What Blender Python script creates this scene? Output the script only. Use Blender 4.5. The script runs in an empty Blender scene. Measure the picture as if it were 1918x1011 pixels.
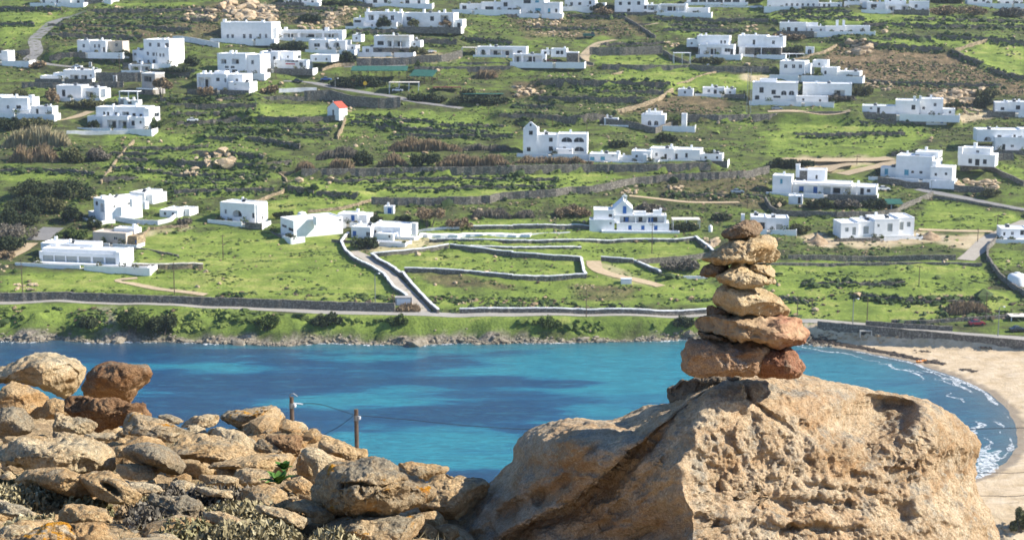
import bpy, bmesh, math, random
import numpy as np
from mathutils import Vector, Matrix

random.seed(7)
RNG = np.random.default_rng(7)
SC = bpy.context.scene
COL = SC.collection

# ---------------------------------------------------------------- camera
F, CX, CY, CH = 3000.0, 959.0, 505.5, 95.0
TH = math.atan((CY + 60.0) / F)
ct, st = math.cos(TH), math.sin(TH)
cd = bpy.data.cameras.new('camera')
cam = bpy.data.objects.new('camera', cd)
COL.objects.link(cam)
cam.location = (0, 0, CH)
cam.rotation_euler = (math.pi / 2 - TH, 0, 0)
cd.sensor_width = 36
cd.lens = 36 * F / 1918
cd.clip_start = 0.1
cd.clip_end = 4000
cd.dof.use_dof = True
cd.dof.focus_distance = 6.1
cd.dof.aperture_fstop = 13
SC.camera = cam

# ---------------------------------------------------------------- light
SUN = Vector((0.82, -0.03, 0.57)).normalized()
wd = bpy.data.worlds.new('World')
SC.world = wd
wd.use_nodes = True
wn = wd.node_tree
sky = wn.nodes.new('ShaderNodeTexSky')
sky.sky_type = 'NISHITA'
sky.sun_disc = False
sky.sun_elevation = math.asin(SUN.z)
sky.sun_rotation = math.atan2(SUN.x, SUN.y)
sky.air_density = 1.0
sky.dust_density = 0.2
sky.ozone_density = 2.5
bg = wn.nodes['Background']
bg.inputs['Strength'].default_value = 0.09
tint = wn.nodes.new('ShaderNodeMix')
tint.data_type = 'RGBA'
tint.blend_type = 'MULTIPLY'
tint.inputs[0].default_value = 1.0
tint.inputs[7].default_value = (0.84, 0.99, 1.18, 1)
wn.links.new(sky.outputs[0], tint.inputs[6])
wn.links.new(tint.outputs[2], bg.inputs['Color'])
sl = bpy.data.lights.new('sun', 'SUN')
sl.energy = 5.0
sl.angle = math.radians(0.55)
sl.color = (1.0, 0.93, 0.82)
so = bpy.data.objects.new('sun', sl)
COL.objects.link(so)
so.location = (200, 60, 300)
so.rotation_euler = SUN.to_track_quat('Z', 'Y').to_euler()
SC.view_settings.view_transform = 'Standard'
SC.view_settings.look = 'None'
SC.view_settings.gamma = 1
SC.view_settings.use_curve_mapping = False
SC.view_settings.exposure = 0.98
try:
    SC.cycles.use_denoising = True
    SC.cycles.max_bounces = 5
    SC.cycles.diffuse_bounces = 3
    SC.cycles.glossy_bounces = 2
    SC.cycles.sample_clamp_indirect = 6
except Exception:
    pass

# ---------------------------------------------------------------- picture <-> place
KZ = 480 / 1866
TILES = {'A': (0, 0, KZ), 'B': (480, 0, KZ), 'C': (960, 0, KZ), 'D': (1438, 0, KZ),
         'E': (0, 250, KZ), 'F': (480, 250, KZ), 'G': (960, 250, KZ), 'H': (1438, 250, KZ),
         'I': (0, 490, KZ), 'J': (480, 490, KZ), 'K': (960, 490, KZ), 'L': (1438, 490, KZ),
         'r': (0, 640, 640 / 1744), 's': (580, 840, 320 / 1892), 'u': (300, 840, 320 / 1892),
         'v': (0, 840, 320 / 1892), 'w': (400, 740, 320 / 1914), 'p': (1240, 400, 300 / 1918),
         'q': (1240, 550, 300 / 1918), 'x': (0, 640, 320 / 1914), '0': (0, 0, 1.0)}


def tp(tile, x, y):
    a, b, k = TILES[tile]
    return a + x * k, b + y * k


def path_px(spec):
    """'I -200 285 0 285 J 500 350' -> list of photo pixels"""
    out, tile, nums = [], '0', []
    for w in spec.split():
        if w.isalpha() or w == '0:':
            tile = w[0]
        else:
            nums.append(float(w))
            if len(nums) == 2:
                out.append(tp(tile, *nums))
                nums = []
    return out


def tY(py):
    v = (CY - np.asarray(py, float)) / F
    return (-st + v * ct) / (ct + v * st)


def at(px, py, Y):
    t = tY(py)
    d = Y * ct - t * Y * st
    return np.stack(np.broadcast_arrays((np.asarray(px, float) - CX) / F * d, np.asarray(Y, float) + 0 * t, CH + t * Y), -1)


def at_z(px, py, z):
    return at(px, py, (z - CH) / tY(py))


def project(P):
    X, Y, Z = P[..., 0], P[..., 1], P[..., 2] - CH
    d = Y * ct - Z * st
    v = (Y * st + Z * ct) / d
    return CX + F * X / d, CY - F * v


def scale_at(P):
    return F / (P[1] * ct - (P[2] - CH) * st)


# ---------------------------------------------------------------- noise
def _h(ix, iy, iz, seed):
    n = (ix * 374761393 + iy * 668265263 + iz * 2147483647 + seed * 974711) & 0xFFFFFFFF
    n = ((n ^ (n >> 13)) * 1274126177) & 0xFFFFFFFF
    n = ((n ^ (n >> 16)) * 2246822519) & 0xFFFFFFFF
    return ((n ^ (n >> 15)) & 0xFFFFFF) / float(0xFFFFFF) * 2 - 1


def vnoise(P, seed=0):
    P = np.asarray(P, float)
    I = np.floor(P).astype(np.int64)
    f = P - I
    f = f * f * f * (f * (f * 6 - 15) + 10)
    x, y, z = I[..., 0], I[..., 1], I[..., 2]
    r = 0
    for a in (0, 1):
        wx = f[..., 0] if a else 1 - f[..., 0]
        for b in (0, 1):
            wy = f[..., 1] if b else 1 - f[..., 1]
            for c in (0, 1):
                wz = f[..., 2] if c else 1 - f[..., 2]
                r = r + wx * wy * wz * _h(x + a, y + b, z + c, seed)
    return r


def fbm(P, octaves=4, seed=0, gain=0.5):
    P = np.asarray(P, float)
    s, a = 0, 1.0
    for o in range(octaves):
        s = s + a * vnoise(P * 2.0 ** o + 13.7 * o, seed + o)
        a *= gain
    return s


def sstep(a, b, x):
    t = np.clip((x - a) / (b - a), 0, 1)
    return t * t * (3 - 2 * t)


# ---------------------------------------------------------------- objects
def tag(o, label=None, cat=None, group=None, kind=None):
    if label: o['label'] = label
    if cat: o['category'] = cat
    if group: o['group'] = group
    if kind: o['kind'] = kind
    return o


def link(o, parent=None):
    COL.objects.link(o)
    if parent is not None:
        o.parent = parent
    return o


def empty(name, loc, rz=0.0):
    o = bpy.data.objects.new(name, None)
    o.location = loc
    o.rotation_euler = (0, 0, rz)
    o.empty_display_size = 0.3
    return link(o)


def mesh_np(name, V, Fc, mat=None, smooth=False, parent=None, loc=None):
    """V (n,3), Fc (m,3|4) arrays"""
    me = bpy.data.meshes.new(name)
    V = np.asarray(V, np.float32)
    Fc = np.asarray(Fc, np.int32)
    k = Fc.shape[1]
    me.vertices.add(len(V))
    me.vertices.foreach_set('co', V.ravel())
    me.loops.add(Fc.size)
    me.loops.foreach_set('vertex_index', Fc.ravel())
    me.polygons.add(len(Fc))
    me.polygons.foreach_set('loop_start', np.arange(0, Fc.size, k, dtype=np.int32))
    me.polygons.foreach_set('loop_total', np.full(len(Fc), k, np.int32))
    me.polygons.foreach_set('use_smooth', np.full(len(Fc), bool(smooth)))
    me.update(calc_edges=True)
    me.validate()
    if mat: me.materials.append(mat)
    o = bpy.data.objects.new(name, me)
    if loc is not None: o.location = loc
    return link(o, parent)


def mesh_py(name, V, Fc, mat=None, parent=None, loc=None, smooth=False):
    me = bpy.data.meshes.new(name)
    me.from_pydata([tuple(map(float, v)) for v in V], [], Fc)
    me.update()
    if smooth:
        me.polygons.foreach_set('use_smooth', [True] * len(me.polygons))
    if mat: me.materials.append(mat)
    o = bpy.data.objects.new(name, me)
    if loc is not None: o.location = loc
    return link(o, parent)


class MB:
    """collects boxes, tubes and quads for one mesh"""
    def __init__(s): s.v, s.f = [], []

    def box(s, x0, y0, z0, x1, y1, z1):
        n = len(s.v)
        s.v += [(x0, y0, z0), (x1, y0, z0), (x1, y1, z0), (x0, y1, z0), (x0, y0, z1), (x1, y0, z1), (x1, y1, z1), (x0, y1, z1)]
        s.f += [tuple(n + i for i in q) for q in ((3, 2, 1, 0), (4, 5, 6, 7), (0, 1, 5, 4), (1, 2, 6, 5), (2, 3, 7, 6), (3, 0, 4, 7))]
        return s

    def poly(s, pts):
        n = len(s.v)
        s.v += [tuple(p) for p in pts]
        s.f.append(tuple(range(n, n + len(pts))))
        return s

    def tube(s, pts, r, k=6, r2=None):
        pts = [Vector(p) for p in pts]
        n0 = len(s.v)
        m = len(pts)
        for i, p in enumerate(pts):
            d = (pts[min(i + 1, m - 1)] - pts[max(i - 1, 0)]).normalized()
            a = d.orthogonal().normalized()
            b = d.cross(a)
            rr = r if r2 is None else r + (r2 - r) * i / max(1, m - 1)
            for j in range(k):
                t = 2 * math.pi * j / k
                s.v.append(tuple(p + (a * math.cos(t) + b * math.sin(t)) * rr))
        for i in range(m - 1):
            for j in range(k):
                s.f.append((n0 + i * k + j, n0 + i * k + (j + 1) % k, n0 + (i + 1) * k + (j + 1) % k, n0 + (i + 1) * k + j))
        s.f.append(tuple(n0 + j for j in reversed(range(k))))
        s.f.append(tuple(n0 + (m - 1) * k + j for j in range(k)))
        return s

    def lathe(s, prof, k=12, c=(0, 0)):
        n0 = len(s.v)
        for r, z in prof:
            for j in range(k):
                t = 2 * math.pi * j / k
                s.v.append((c[0] + r * math.cos(t), c[1] + r * math.sin(t), z))
        for i in range(len(prof) - 1):
            for j in range(k):
                s.f.append((n0 + i * k + j, n0 + i * k + (j + 1) % k, n0 + (i + 1) * k + (j + 1) % k, n0 + (i + 1) * k + j))
        s.f.append(tuple(n0 + j for j in reversed(range(k))))
        s.f.append(tuple(n0 + (len(prof) - 1) * k + j for j in range(k)))
        return s

    def build(s, name, mat, parent=None, smooth=False, loc=None):
        return mesh_py(name, s.v, s.f, mat, parent, loc, smooth)


# ---------------------------------------------------------------- materials
def lin(r, g, b):
    return (r, g, b, 1)


class NT:
    def __init__(s, name):
        s.m = bpy.data.materials.new(name)
        s.m.use_nodes = True
        s.t = s.m.node_tree
        s.b = s.t.nodes['Principled BSDF']
        s.b.inputs['Roughness'].default_value = 0.9
        s.b.inputs['Specular IOR Level'].default_value = 0.2
        s._c = None

    def n(s, typ, **kw):
        o = s.t.nodes.new('ShaderNode' + typ)
        for k, v in kw.items(): setattr(o, k, v)
        return o

    def l(s, a, b): s.t.links.new(a, b)

    def coord(s, kind='Object'):
        return s.n('TexCoord').outputs[kind]

    def noise(s, vec, scale, detail=4, rough=0.55, dist=0.0, stretch=None, off=None):
        if stretch or off:
            mp = s.n('Mapping')
            if stretch: mp.inputs['Scale'].default_value = stretch
            if off: mp.inputs['Location'].default_value = off
            s.l(vec, mp.inputs['Vector'])
            vec = mp.outputs[0]
        o = s.n('TexNoise')
        o.inputs['Scale'].default_value = scale
        o.inputs['Detail'].default_value = detail
        o.inputs['Roughness'].default_value = rough
        o.inputs['Distortion'].default_value = dist
        s.l(vec, o.inputs['Vector'])
        return o.outputs[0]

    def voronoi(s, vec, scale, feature='F1', out='Distance', rnd=1.0):
        o = s.n('TexVoronoi', feature=feature)
        o.inputs['Scale'].default_value = scale
        o.inputs['Randomness'].default_value = rnd
        s.l(vec, o.inputs['Vector'])
        return o.outputs[out]

    def ramp(s, fac, stops, interp='LINEAR'):
        o = s.n('ValToRGB')
        cr = o.color_ramp
        cr.interpolation = interp
        while len(cr.elements) < len(stops): cr.elements.new(0.5)
        for e, (p, c) in zip(cr.elements, stops):
            e.position = p
            e.color = c if isinstance(c, tuple) else (c, c, c, 1)
        s.l(fac, o.inputs[0])
        return o.outputs[0]

    def mix(s, fac, a, b, mode='MIX'):
        o = s.n('Mix', data_type='RGBA', blend_type=mode)
        for sock, val in ((o.inputs[0], fac), (o.inputs[6], a), (o.inputs[7], b)):
            if isinstance(val, (int, float)): sock.default_value = val
            elif isinstance(val, tuple): sock.default_value = val
            else: s.l(val, sock)
        return o.outputs[2]

    def math(s, op, a, b=0.0, clamp=False):
        o = s.n('Math', operation=op, use_clamp=clamp)
        for i, val in enumerate((a, b)):
            if isinstance(val, (int, float)): o.inputs[i].default_value = val
            else: s.l(val, o.inputs[i])
        return o.outputs[0]

    def attr(s, name, out='Color'):
        o = s.n('Attribute', attribute_name=name)
        return o.outputs[out]

    def sep(s, c):
        o = s.n('SeparateColor')
        s.l(c, o.inputs[0])
        return o.outputs

    def bump(s, h, dist, strength=1.0, prev=None):
        o = s.n('Bump')
        o.inputs['Strength'].default_value = strength
        o.inputs['Distance'].default_value = dist
        s.l(h, o.inputs['Height'])
        if prev is not None: s.l(prev, o.inputs['Normal'])
        return o.outputs[0]

    def out(s, color=None, normal=None, rough=None, spec=None):
        if color is not None:
            if isinstance(color, tuple): s.b.inputs['Base Color'].default_value = color
            else: s.l(color, s.b.inputs['Base Color'])
        if normal is not None: s.l(normal, s.b.inputs['Normal'])
        if rough is not None:
            if isinstance(rough, (int, float)): s.b.inputs['Roughness'].default_value = rough
            else: s.l(rough, s.b.inputs['Roughness'])
        if spec is not None: s.b.inputs['Specular IOR Level'].default_value = spec
        return s.m


def plain(name, c, rough=0.8, var=0.12, scale=3.0, metal=0.0, spec=0.3):
    t = NT(name)
    v = t.coord()
    n = t.noise(v, scale, 3)
    lo = tuple(x * (1 - var) for x in c) + (1,)
    hi = tuple(min(1, x * (1 + var)) for x in c) + (1,)
    t.b.inputs['Metallic'].default_value = metal
    return t.out(t.ramp(n, [(0.3, lo), (0.7, hi)]), None, rough, spec)


def rock_mat(name, base, light, dark, lichen=0.35, orange=0.0, fine=1.0, grey=(0.36, 0.32, 0.235)):
    base, light, dark = [tuple(min(.80, x * k) for x, k in zip(q, (1.30, 1.26, 1.16))) for q in (base, light, dark)]
    t = NT(name)
    tc = t.coord()
    oi = t.n('ObjectInfo')
    ad = t.n('VectorMath', operation='ADD')
    sc = t.n('VectorMath', operation='SCALE')
    cx = t.n('CombineXYZ')
    for i in range(3): t.l(oi.outputs['Random'], cx.inputs[i])
    t.l(cx.outputs[0], sc.inputs[0]); sc.inputs['Scale'].default_value = 37.0
    t.l(tc, ad.inputs[0]); t.l(sc.outputs[0], ad.inputs[1])
    v = ad.outputs[0]
    n1 = t.noise(v, 2.2 * fine, 6, 0.6, 0.4)
    n2 = t.noise(v, 13 * fine, 6, 0.65)
    n3 = t.noise(v, 70 * fine, 4, 0.7)
    c = t.ramp(n1, [(0.30, lin(*dark)), (0.46, lin(*base)), (0.66, lin(*light))])
    c = t.mix(t.ramp(n2, [(0.35, 0.55), (0.55, 0.0)]), c, lin(*[x * 0.68 for x in base]))
    c = t.mix(t.ramp(n3, [(0.34, 0.55), (0.52, 0.0)]), c, lin(*[x * 0.7 for x in dark]))
    c = t.mix(t.ramp(n3, [(0.54, 0.0), (0.70, 0.65)]), c, lin(*[min(.8, x * 1.25) for x in light]))
    # stains along beds
    st_ = t.noise(v, 3.0 * fine, 5, 0.6, 0.6, (0.5, 0.5, 2.6))
    c = t.mix(t.ramp(st_, [(0.52, 0.0), (0.66, 0.5)]), c, lin(base[0] * 0.78, base[1] * 0.6, base[2] * 0.42))
    # grey lichen, on upward faces first
    g = t.n('NewGeometry')
    sx = t.n('SeparateXYZ'); t.l(g.outputs['True Normal'], sx.inputs[0])
    up = t.ramp(sx.outputs[2], [(0.05, 0.35), (0.75, 1.0)])
    ln = t.noise(v, 5.5 * fine, 7, 0.68, 0.3, None, (9, 3, 5))
    lm = t.math('MULTIPLY', t.ramp(ln, [(0.62 - 0.35 * lichen, 0.0), (0.72 - 0.30 * lichen, 0.85)]), up)
    gc = t.ramp(n3, [(0.35, lin(*[x * 0.55 for x in grey])), (0.6, lin(*grey)), (0.72, lin(*[min(1, x * 1.5) for x in grey]))])
    c = t.mix(lm, c, gc)
    if orange:
        on = t.noise(v, 7 * fine, 5, 0.6, 0.2, None, (3, 17, 8))
        om = t.math('MULTIPLY', t.ramp(on, [(0.70 - orange * 0.25, 0.0), (0.73 - orange * 0.25, 1.0)]), up)
        oc = t.ramp(n2, [(0.35, lin(0.45, 0.17, 0.01)), (0.5, lin(0.66, 0.31, 0.025)), (0.62, lin(0.60, 0.52, 0.38))])
        c = t.mix(om, c, oc)
    b = t.bump(n1, 0.05 / fine, 0.5)
    b = t.bump(n2, 0.030 / fine, 1.0, b)
    b = t.bump(n3, 0.015 / fine, 1.0, b)
    vo = t.voronoi(v, 26 * fine)
    b = t.bump(t.ramp(vo, [(0.0, 0.0), (0.35, 1.0)]), 0.010 / fine, 0.8, b)
    n4 = t.noise(v, 34 * fine, 5, 0.75)
    b = t.bump(t.ramp(n4, [(0.38, 0.0), (0.62, 1.0)]), 0.012 / fine, 0.8, b)
    c = t.mix(t.ramp(n4, [(0.30, 0.30), (0.44, 0.0)]), c, lin(*[x * 0.9 for x in dark]))
    return t.out(c, b, 0.92, 0.15)


def stone_wall_mat(name, base, fine=1.0):
    t = NT(name)
    v = t.coord()
    vo = t.voronoi(v, 2.4 * fine)
    vc = t.voronoi(v, 2.4 * fine, 'F1', 'Color')
    n = t.noise(v, 0.35, 4)
    lo = tuple(x * 0.55 for x in base)
    hi = tuple(min(1, x * 1.5) for x in base)
    c = t.ramp(t.sep(vc)[0], [(0.0, lin(*lo)), (0.5, lin(*base)), (1.0, lin(*hi))])
    c = t.mix(t.ramp(n, [(0.4, 0.0), (0.7, 0.45)]), c, lin(base[0] * 0.6, base[1] * 0.66, base[2] * 0.55))
    c = t.mix(t.ramp(vo, [(0.32, 0.0), (0.6, 0.7)]), c, lin(*[x * 0.35 for x in base]))
    return t.out(c, t.bump(vo, 0.12, -0.8), 0.95, 0.1)


def foliage_mat(name, c0, c1, c2):
    t = NT(name)
    a = t.attr('tone', 'Fac')
    c = t.ramp(a, [(0.0, lin(*c0)), (0.55, lin(*c1)), (1.0, lin(*c2))])
    m = t.out(c, None, 0.75, 0.2)
    t.b.inputs['Subsurface Weight'].default_value = 0.0
    return m


M = {}
M['white'] = None
t = NT('whitewash')
v = t.coord()
n = t.noise(v, 0.6, 5); n2 = t.noise(v, 6, 4)
c = t.ramp(n, [(0.3, lin(0.74, 0.74, 0.72)), (0.6, lin(0.83, 0.83, 0.82))])
c = t.mix(t.ramp(n2, [(0.55, 0.0), (0.75, 0.15)]), c, lin(0.55, 0.53, 0.5))
M['white'] = t.out(c, t.bump(n2, 0.02, 0.4), 0.9, 0.1)
M['stone'] = stone_wall_mat('dry_stone', (0.235, 0.212, 0.18))
M['tanstone'] = stone_wall_mat('tan_stone', (0.40, 0.31, 0.20))
M['grey'] = plain('grey_plaster', (0.33, 0.31, 0.29), 0.9, 0.2, 1.5)
M['beige'] = plain('beige_plaster', (0.55, 0.47, 0.38), 0.9, 0.12, 1.5)
M['cream'] = plain('pale_slab', (0.62, 0.57, 0.48), 0.9, 0.15, 1.0)
M['pane'] = plain('dark_glass', (0.022, 0.028, 0.036), 0.3, 0.2, 2.0, 0.0, 0.25)
M['greypane'] = plain('grey_board', (0.34, 0.36, 0.34), 0.8, 0.1)
M['frame'] = plain('white_frame', (0.7, 0.71, 0.72), 0.6, 0.06)
M['dframe'] = plain('dark_frame', (0.10, 0.09, 0.08), 0.6, 0.1)
M['blue'] = plain('blue_paint', (0.02, 0.13, 0.42), 0.55, 0.15)
M['teal'] = plain('teal_paint', (0.10, 0.36, 0.48), 0.55, 0.15)
M['wood'] = plain('weathered_wood', (0.10, 0.07, 0.05), 0.85, 0.3, 6)
M['metal'] = plain('grey_metal', (0.25, 0.26, 0.27), 0.5, 0.1, 3, 0.6)
M['black'] = plain('black_rubber', (0.02, 0.02, 0.02), 0.7, 0.1)
M['red'] = plain('red_paint', (0.45, 0.03, 0.03), 0.5, 0.1)
M['yellow'] = plain('yellow_paint', (0.75, 0.45, 0.02), 0.5, 0.1)
M['orange'] = plain('orange_plastic', (0.8, 0.28, 0.02), 0.5, 0.1)
M['green_net'] = plain('green_netting', (0.022, 0.10, 0.075), 0.9, 0.25, 0.8)
M['maroon'] = plain('maroon_canvas', (0.13, 0.022, 0.028), 0.9, 0.2)
M['redtile'] = plain('red_roof', (0.40, 0.075, 0.045), 0.8, 0.15)
M['bark'] = plain('bark', (0.10, 0.08, 0.06), 0.95, 0.25, 5)
M['fol_dark'] = foliage_mat('dark_foliage', (0.012, 0.020, 0.010), (0.035, 0.050, 0.020), (0.075, 0.085, 0.032))
M['fol_olive'] = foliage_mat('olive_foliage', (0.04, 0.045, 0.018), (0.10, 0.105, 0.04), (0.17, 0.16, 0.07))
M['fol_green'] = foliage_mat('green_foliage', (0.025, 0.045, 0.012), (0.06, 0.09, 0.02), (0.11, 0.14, 0.035))
M['fol_brown'] = foliage_mat('brown_foliage', (0.085, 0.064, 0.038), (0.22, 0.16, 0.092), (0.38, 0.275, 0.16))
M['fol_grey'] = foliage_mat('grey_foliage', (0.06, 0.055, 0.045), (0.15, 0.13, 0.10), (0.24, 0.21, 0.16))
M['fol_dry'] = foliage_mat('dry_foliage', (0.13, 0.11, 0.06), (0.28, 0.24, 0.135), (0.45, 0.39, 0.24))
M['fol_drygreen'] = foliage_mat('dry_green_foliage', (0.11, 0.10, 0.05), (0.22, 0.20, 0.10), (0.36, 0.32, 0.18))
M['fol_grass'] = foliage_mat('grass_tussock', (0.045, 0.065, 0.016), (0.095, 0.135, 0.028), (0.17, 0.21, 0.045))
M['fol_squill'] = foliage_mat('squill_leaf', (0.03, 0.075, 0.014), (0.065, 0.15, 0.025), (0.14, 0.25, 0.055))
M['r_tan'] = rock_mat('tan_rock', (0.46, 0.32, 0.175), (0.58, 0.44, 0.275), (0.29, 0.18, 0.09), 0.22)
M['r_pale'] = rock_mat('pale_rock', (0.50, 0.39, 0.25), (0.62, 0.52, 0.37), (0.32, 0.22, 0.13), 0.30)
M['r_grey'] = rock_mat('grey_rock', (0.33, 0.27, 0.19), (0.46, 0.38, 0.27), (0.18, 0.135, 0.09), 0.55)
M['r_brown'] = rock_mat('brown_rock', (0.23, 0.135, 0.075), (0.36, 0.24, 0.14), (0.10, 0.055, 0.03), 0.2)
M['r_lich'] = rock_mat('lichened_rock', (0.42, 0.30, 0.17), (0.54, 0.42, 0.28), (0.25, 0.17, 0.10), 0.6, 0.42)
M['r_orange'] = rock_mat('orange_lichen_rock', (0.40, 0.30, 0.19), (0.50, 0.40, 0.28), (0.25, 0.17, 0.10), 0.4, 0.75)
M['r_red'] = rock_mat('red_rock', (0.30, 0.15, 0.095), (0.42, 0.27, 0.18), (0.16, 0.075, 0.05), 0.12, 0.0, 2.2)
M['r_cairn'] = rock_mat('cairn_rock', (0.47, 0.355, 0.215), (0.60, 0.49, 0.34), (0.26, 0.18, 0.10), 0.10, 0.0, 2.4)
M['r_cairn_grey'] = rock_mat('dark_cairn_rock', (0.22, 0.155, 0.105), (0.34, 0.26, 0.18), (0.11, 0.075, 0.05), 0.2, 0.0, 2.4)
M['r_cairn_shaded'] = rock_mat('shaded_cairn_rock', (0.18, 0.15, 0.12), (0.27, 0.23, 0.19), (0.09, 0.075, 0.06), 0.2, 0.0, 2.4)  # cairn rock darkened in colour for the shade the wedge stone lies in
M['r_pink'] = rock_mat('pinkish_rock', (0.35, 0.225, 0.145), (0.49, 0.36, 0.25), (0.19, 0.115, 0.07), 0.22, 0.0, 2.4, (0.33, 0.33, 0.31))
M['r_far'] = rock_mat('far_rock', (0.40, 0.30, 0.20), (0.52, 0.43, 0.32), (0.20, 0.15, 0.10), 0.4, 0.0, 0.25)
M['r_shore'] = rock_mat('shore_rock', (0.17, 0.15, 0.12), (0.33, 0.30, 0.26), (0.07, 0.06, 0.05), 0.4, 0.0, 0.4)
# ================================================================ terrain across the bay
GX0, GX1, GDX = -320.0, 320.0, 1.25
GY0, GY1, GDY = 236.0, 980.0, 1.0
gx = np.arange(GX0, GX1 + 0.01, GDX)
gy = np.arange(GY0, GY1 + 0.01, GDY)
NX, NY = len(gx), len(gy)
XX, YY = np.meshgrid(gx, gy)

prof_rows = [(580, 415), (500, 447), (440, 485), (330, 540), (250, 592), (150, 652), (60, 712), (0, 765), (-45, 815)]
pY = [404.0] + [d for _, d in prof_rows] + [870, 1000]
pZ = [6.2] + [CH + float(tY(y)) * d for y, d in prof_rows]
pZ += [pZ[-1] + 13, pZ[-1] + 26]


def prof(Y):
    return np.interp(Y, pY, pZ)


coast_px = [(-900, 641), (-300, 641), (0, 640), (120, 638), (200, 641), (300, 639), (400, 643), (520, 646), (620, 643), (700, 646), (760, 645), (900, 643),
            (1050, 641), (1200, 638), (1350, 636), (1480, 638), (1540, 648), (1600, 656), (1700, 676), (1790, 706),
            (1850, 735), (1885, 765), (1903, 800), (1905, 835), (1884, 865), (1838, 892), (1700, 930), (1500, 965),
            (1200, 990), (800, 1005), (300, 1010), (-300, 1010), (-1500, 1010)]
coast = np.array([at_z(x, y, 0.0)[:2] for x, y in coast_px])
# finer, with small wiggles
fine = []
for a, b in zip(coast[:-1], coast[1:]):
    n = max(2, int(np.linalg.norm(b - a) / 3.0))
    for i in range(n):
        fine.append(a + (b - a) * i / n)
fine = np.array(fine + [coast[-1]])
wig = vnoise(np.stack([fine[:, 0] * 0.16, fine[:, 1] * 0.16, 0 * fine[:, 0]], -1), 3) * np.where(fine[:, 0] < 68, 1.3, 0.25)
fine[:, 1] += wig
COASTLINE = fine


def coast_sd(X, Y):
    """signed distance to the waterline, positive on land"""
    shp = X.shape
    x, y = X.ravel(), Y.ravel()
    best = np.full(x.shape, 1e9)
    inside = np.zeros(x.shape, bool)
    C = COASTLINE
    for i in range(len(C)):
        ax, ay = C[i]
        bx, by = C[(i + 1) % len(C)]
        dx, dy = bx - ax, by - ay
        L2 = dx * dx + dy * dy + 1e-9
        tt = np.clip(((x - ax) * dx + (y - ay) * dy) / L2, 0, 1)
        best = np.minimum(best, (x - ax - tt * dx) ** 2 + (y - ay - tt * dy) ** 2)
        if dy != 0:
            cond = ((ay > y) != (by > y)) & (x < dx * (y - ay) / dy + ax)
            inside ^= cond
    d = np.sqrt(best)
    return np.where(inside, -d, d).reshape(shp)


SDm = YY < 470
SD = np.where(SDm, 0.0, YY - 405.0)
SD[SDm] = coast_sd(XX[SDm], YY[SDm])

P3 = np.stack([XX, YY, 0 * XX], -1)
wB = sstep(66, 84, XX) * (YY < 447)
cl = np.interp(SD, [-40, -6, 0, 0.8, 2, 5, 8.5, 11], [-4, -1.6, -0.05, 0.7, 1.8, 4.2, 6.4, 9])
cl = cl + (SD > 0.8) * (SD < 9) * (0.9 * fbm(P3 * 0.22, 4, 5) + 0.35 * fbm(P3 * 0.8, 3, 9))
zL = np.where(SD < 10, np.minimum(cl, prof(YY)), prof(YY))
Yr = 407 - (XX - 80) / 43 * 15
zroad = 4.6 - np.clip((XX - 80) / 43, -0.3, 1.4) * 1.0
beach = np.where(SD > 0, np.minimum(0.06 * SD, 1.75 - 0.2 * np.exp(-SD / 6)), np.maximum(0.12 * SD, -3))
beach = beach + sstep(4, 12, SD) * 0.12 * fbm(P3 * 0.3, 3, 21)
zfield = np.where(YY < Yr + 8, zroad, zroad + (prof(447) - zroad) * (YY - Yr - 8) / (447 - Yr - 8 + 1e-6))
zR = np.where(YY < Yr, beach, zfield)
Z = (1 - wB) * zL + wB * np.where(YY < 447, zR, prof(YY))
# the foot of the near headland, right
Z = np.maximum(Z, np.where(XX > 55, 6.6 * np.exp(-((YY - 258) / 8.5) ** 2) * sstep(55, 66, XX) - .6, -9))
land = sstep(9, 16, SD) * (YY > 411)
Z = Z + land * (0.55 * fbm(P3 * 0.028, 3, 31) + 0.28 * fbm(P3 * 0.11, 3, 37))
Z = Z + sstep(640, 760, YY) * 2.5 * fbm(P3 * 0.012, 3, 41)


def zat(x, y):
    x = np.asarray(x, float); y = np.asarray(y, float)
    fx = np.clip((x - GX0) / GDX, 0, NX - 1.001); fy = np.clip((y - GY0) / GDY, 0, NY - 1.001)
    ix, iy = fx.astype(int), fy.astype(int)
    a, b = fx - ix, fy - iy
    return (Z[iy, ix] * (1 - a) * (1 - b) + Z[iy, ix + 1] * a * (1 - b) + Z[iy + 1, ix] * (1 - a) * b + Z[iy + 1, ix + 1] * a * b)


RY = np.arange(246.0, 970.0, 0.5)


def hit(px, py):
    """where the view line through a photo pixel meets the far ground"""
    P = at(px, np.full(RY.shape, float(py)), RY)
    below = P[:, 2] < zat(P[:, 0], RY)
    i = int(np.argmax(below)) if below.any() else len(RY) - 1
    return Vector((float(P[i, 0]), float(RY[i]), float(zat(P[i, 0], RY[i]))))


def resample(pts, step):
    out = []
    for a, b in zip(pts[:-1], pts[1:]):
        L = math.hypot(b[0] - a[0], b[1] - a[1])
        n = max(1, int(L / step))
        for i in range(n):
            out.append(Vector(a).lerp(Vector(b), i / n))
    out.append(Vector(pts[-1]))
    return out


def ords(n):
    w = ['first', 'second', 'third', 'fourth', 'fifth', 'sixth', 'seventh', 'eighth', 'ninth', 'tenth', 'eleventh', 'twelfth',
         'thirteenth', 'fourteenth', 'fifteenth', 'sixteenth', 'seventeenth', 'eighteenth', 'nineteenth', 'twentieth']
    return w[n]


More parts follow.
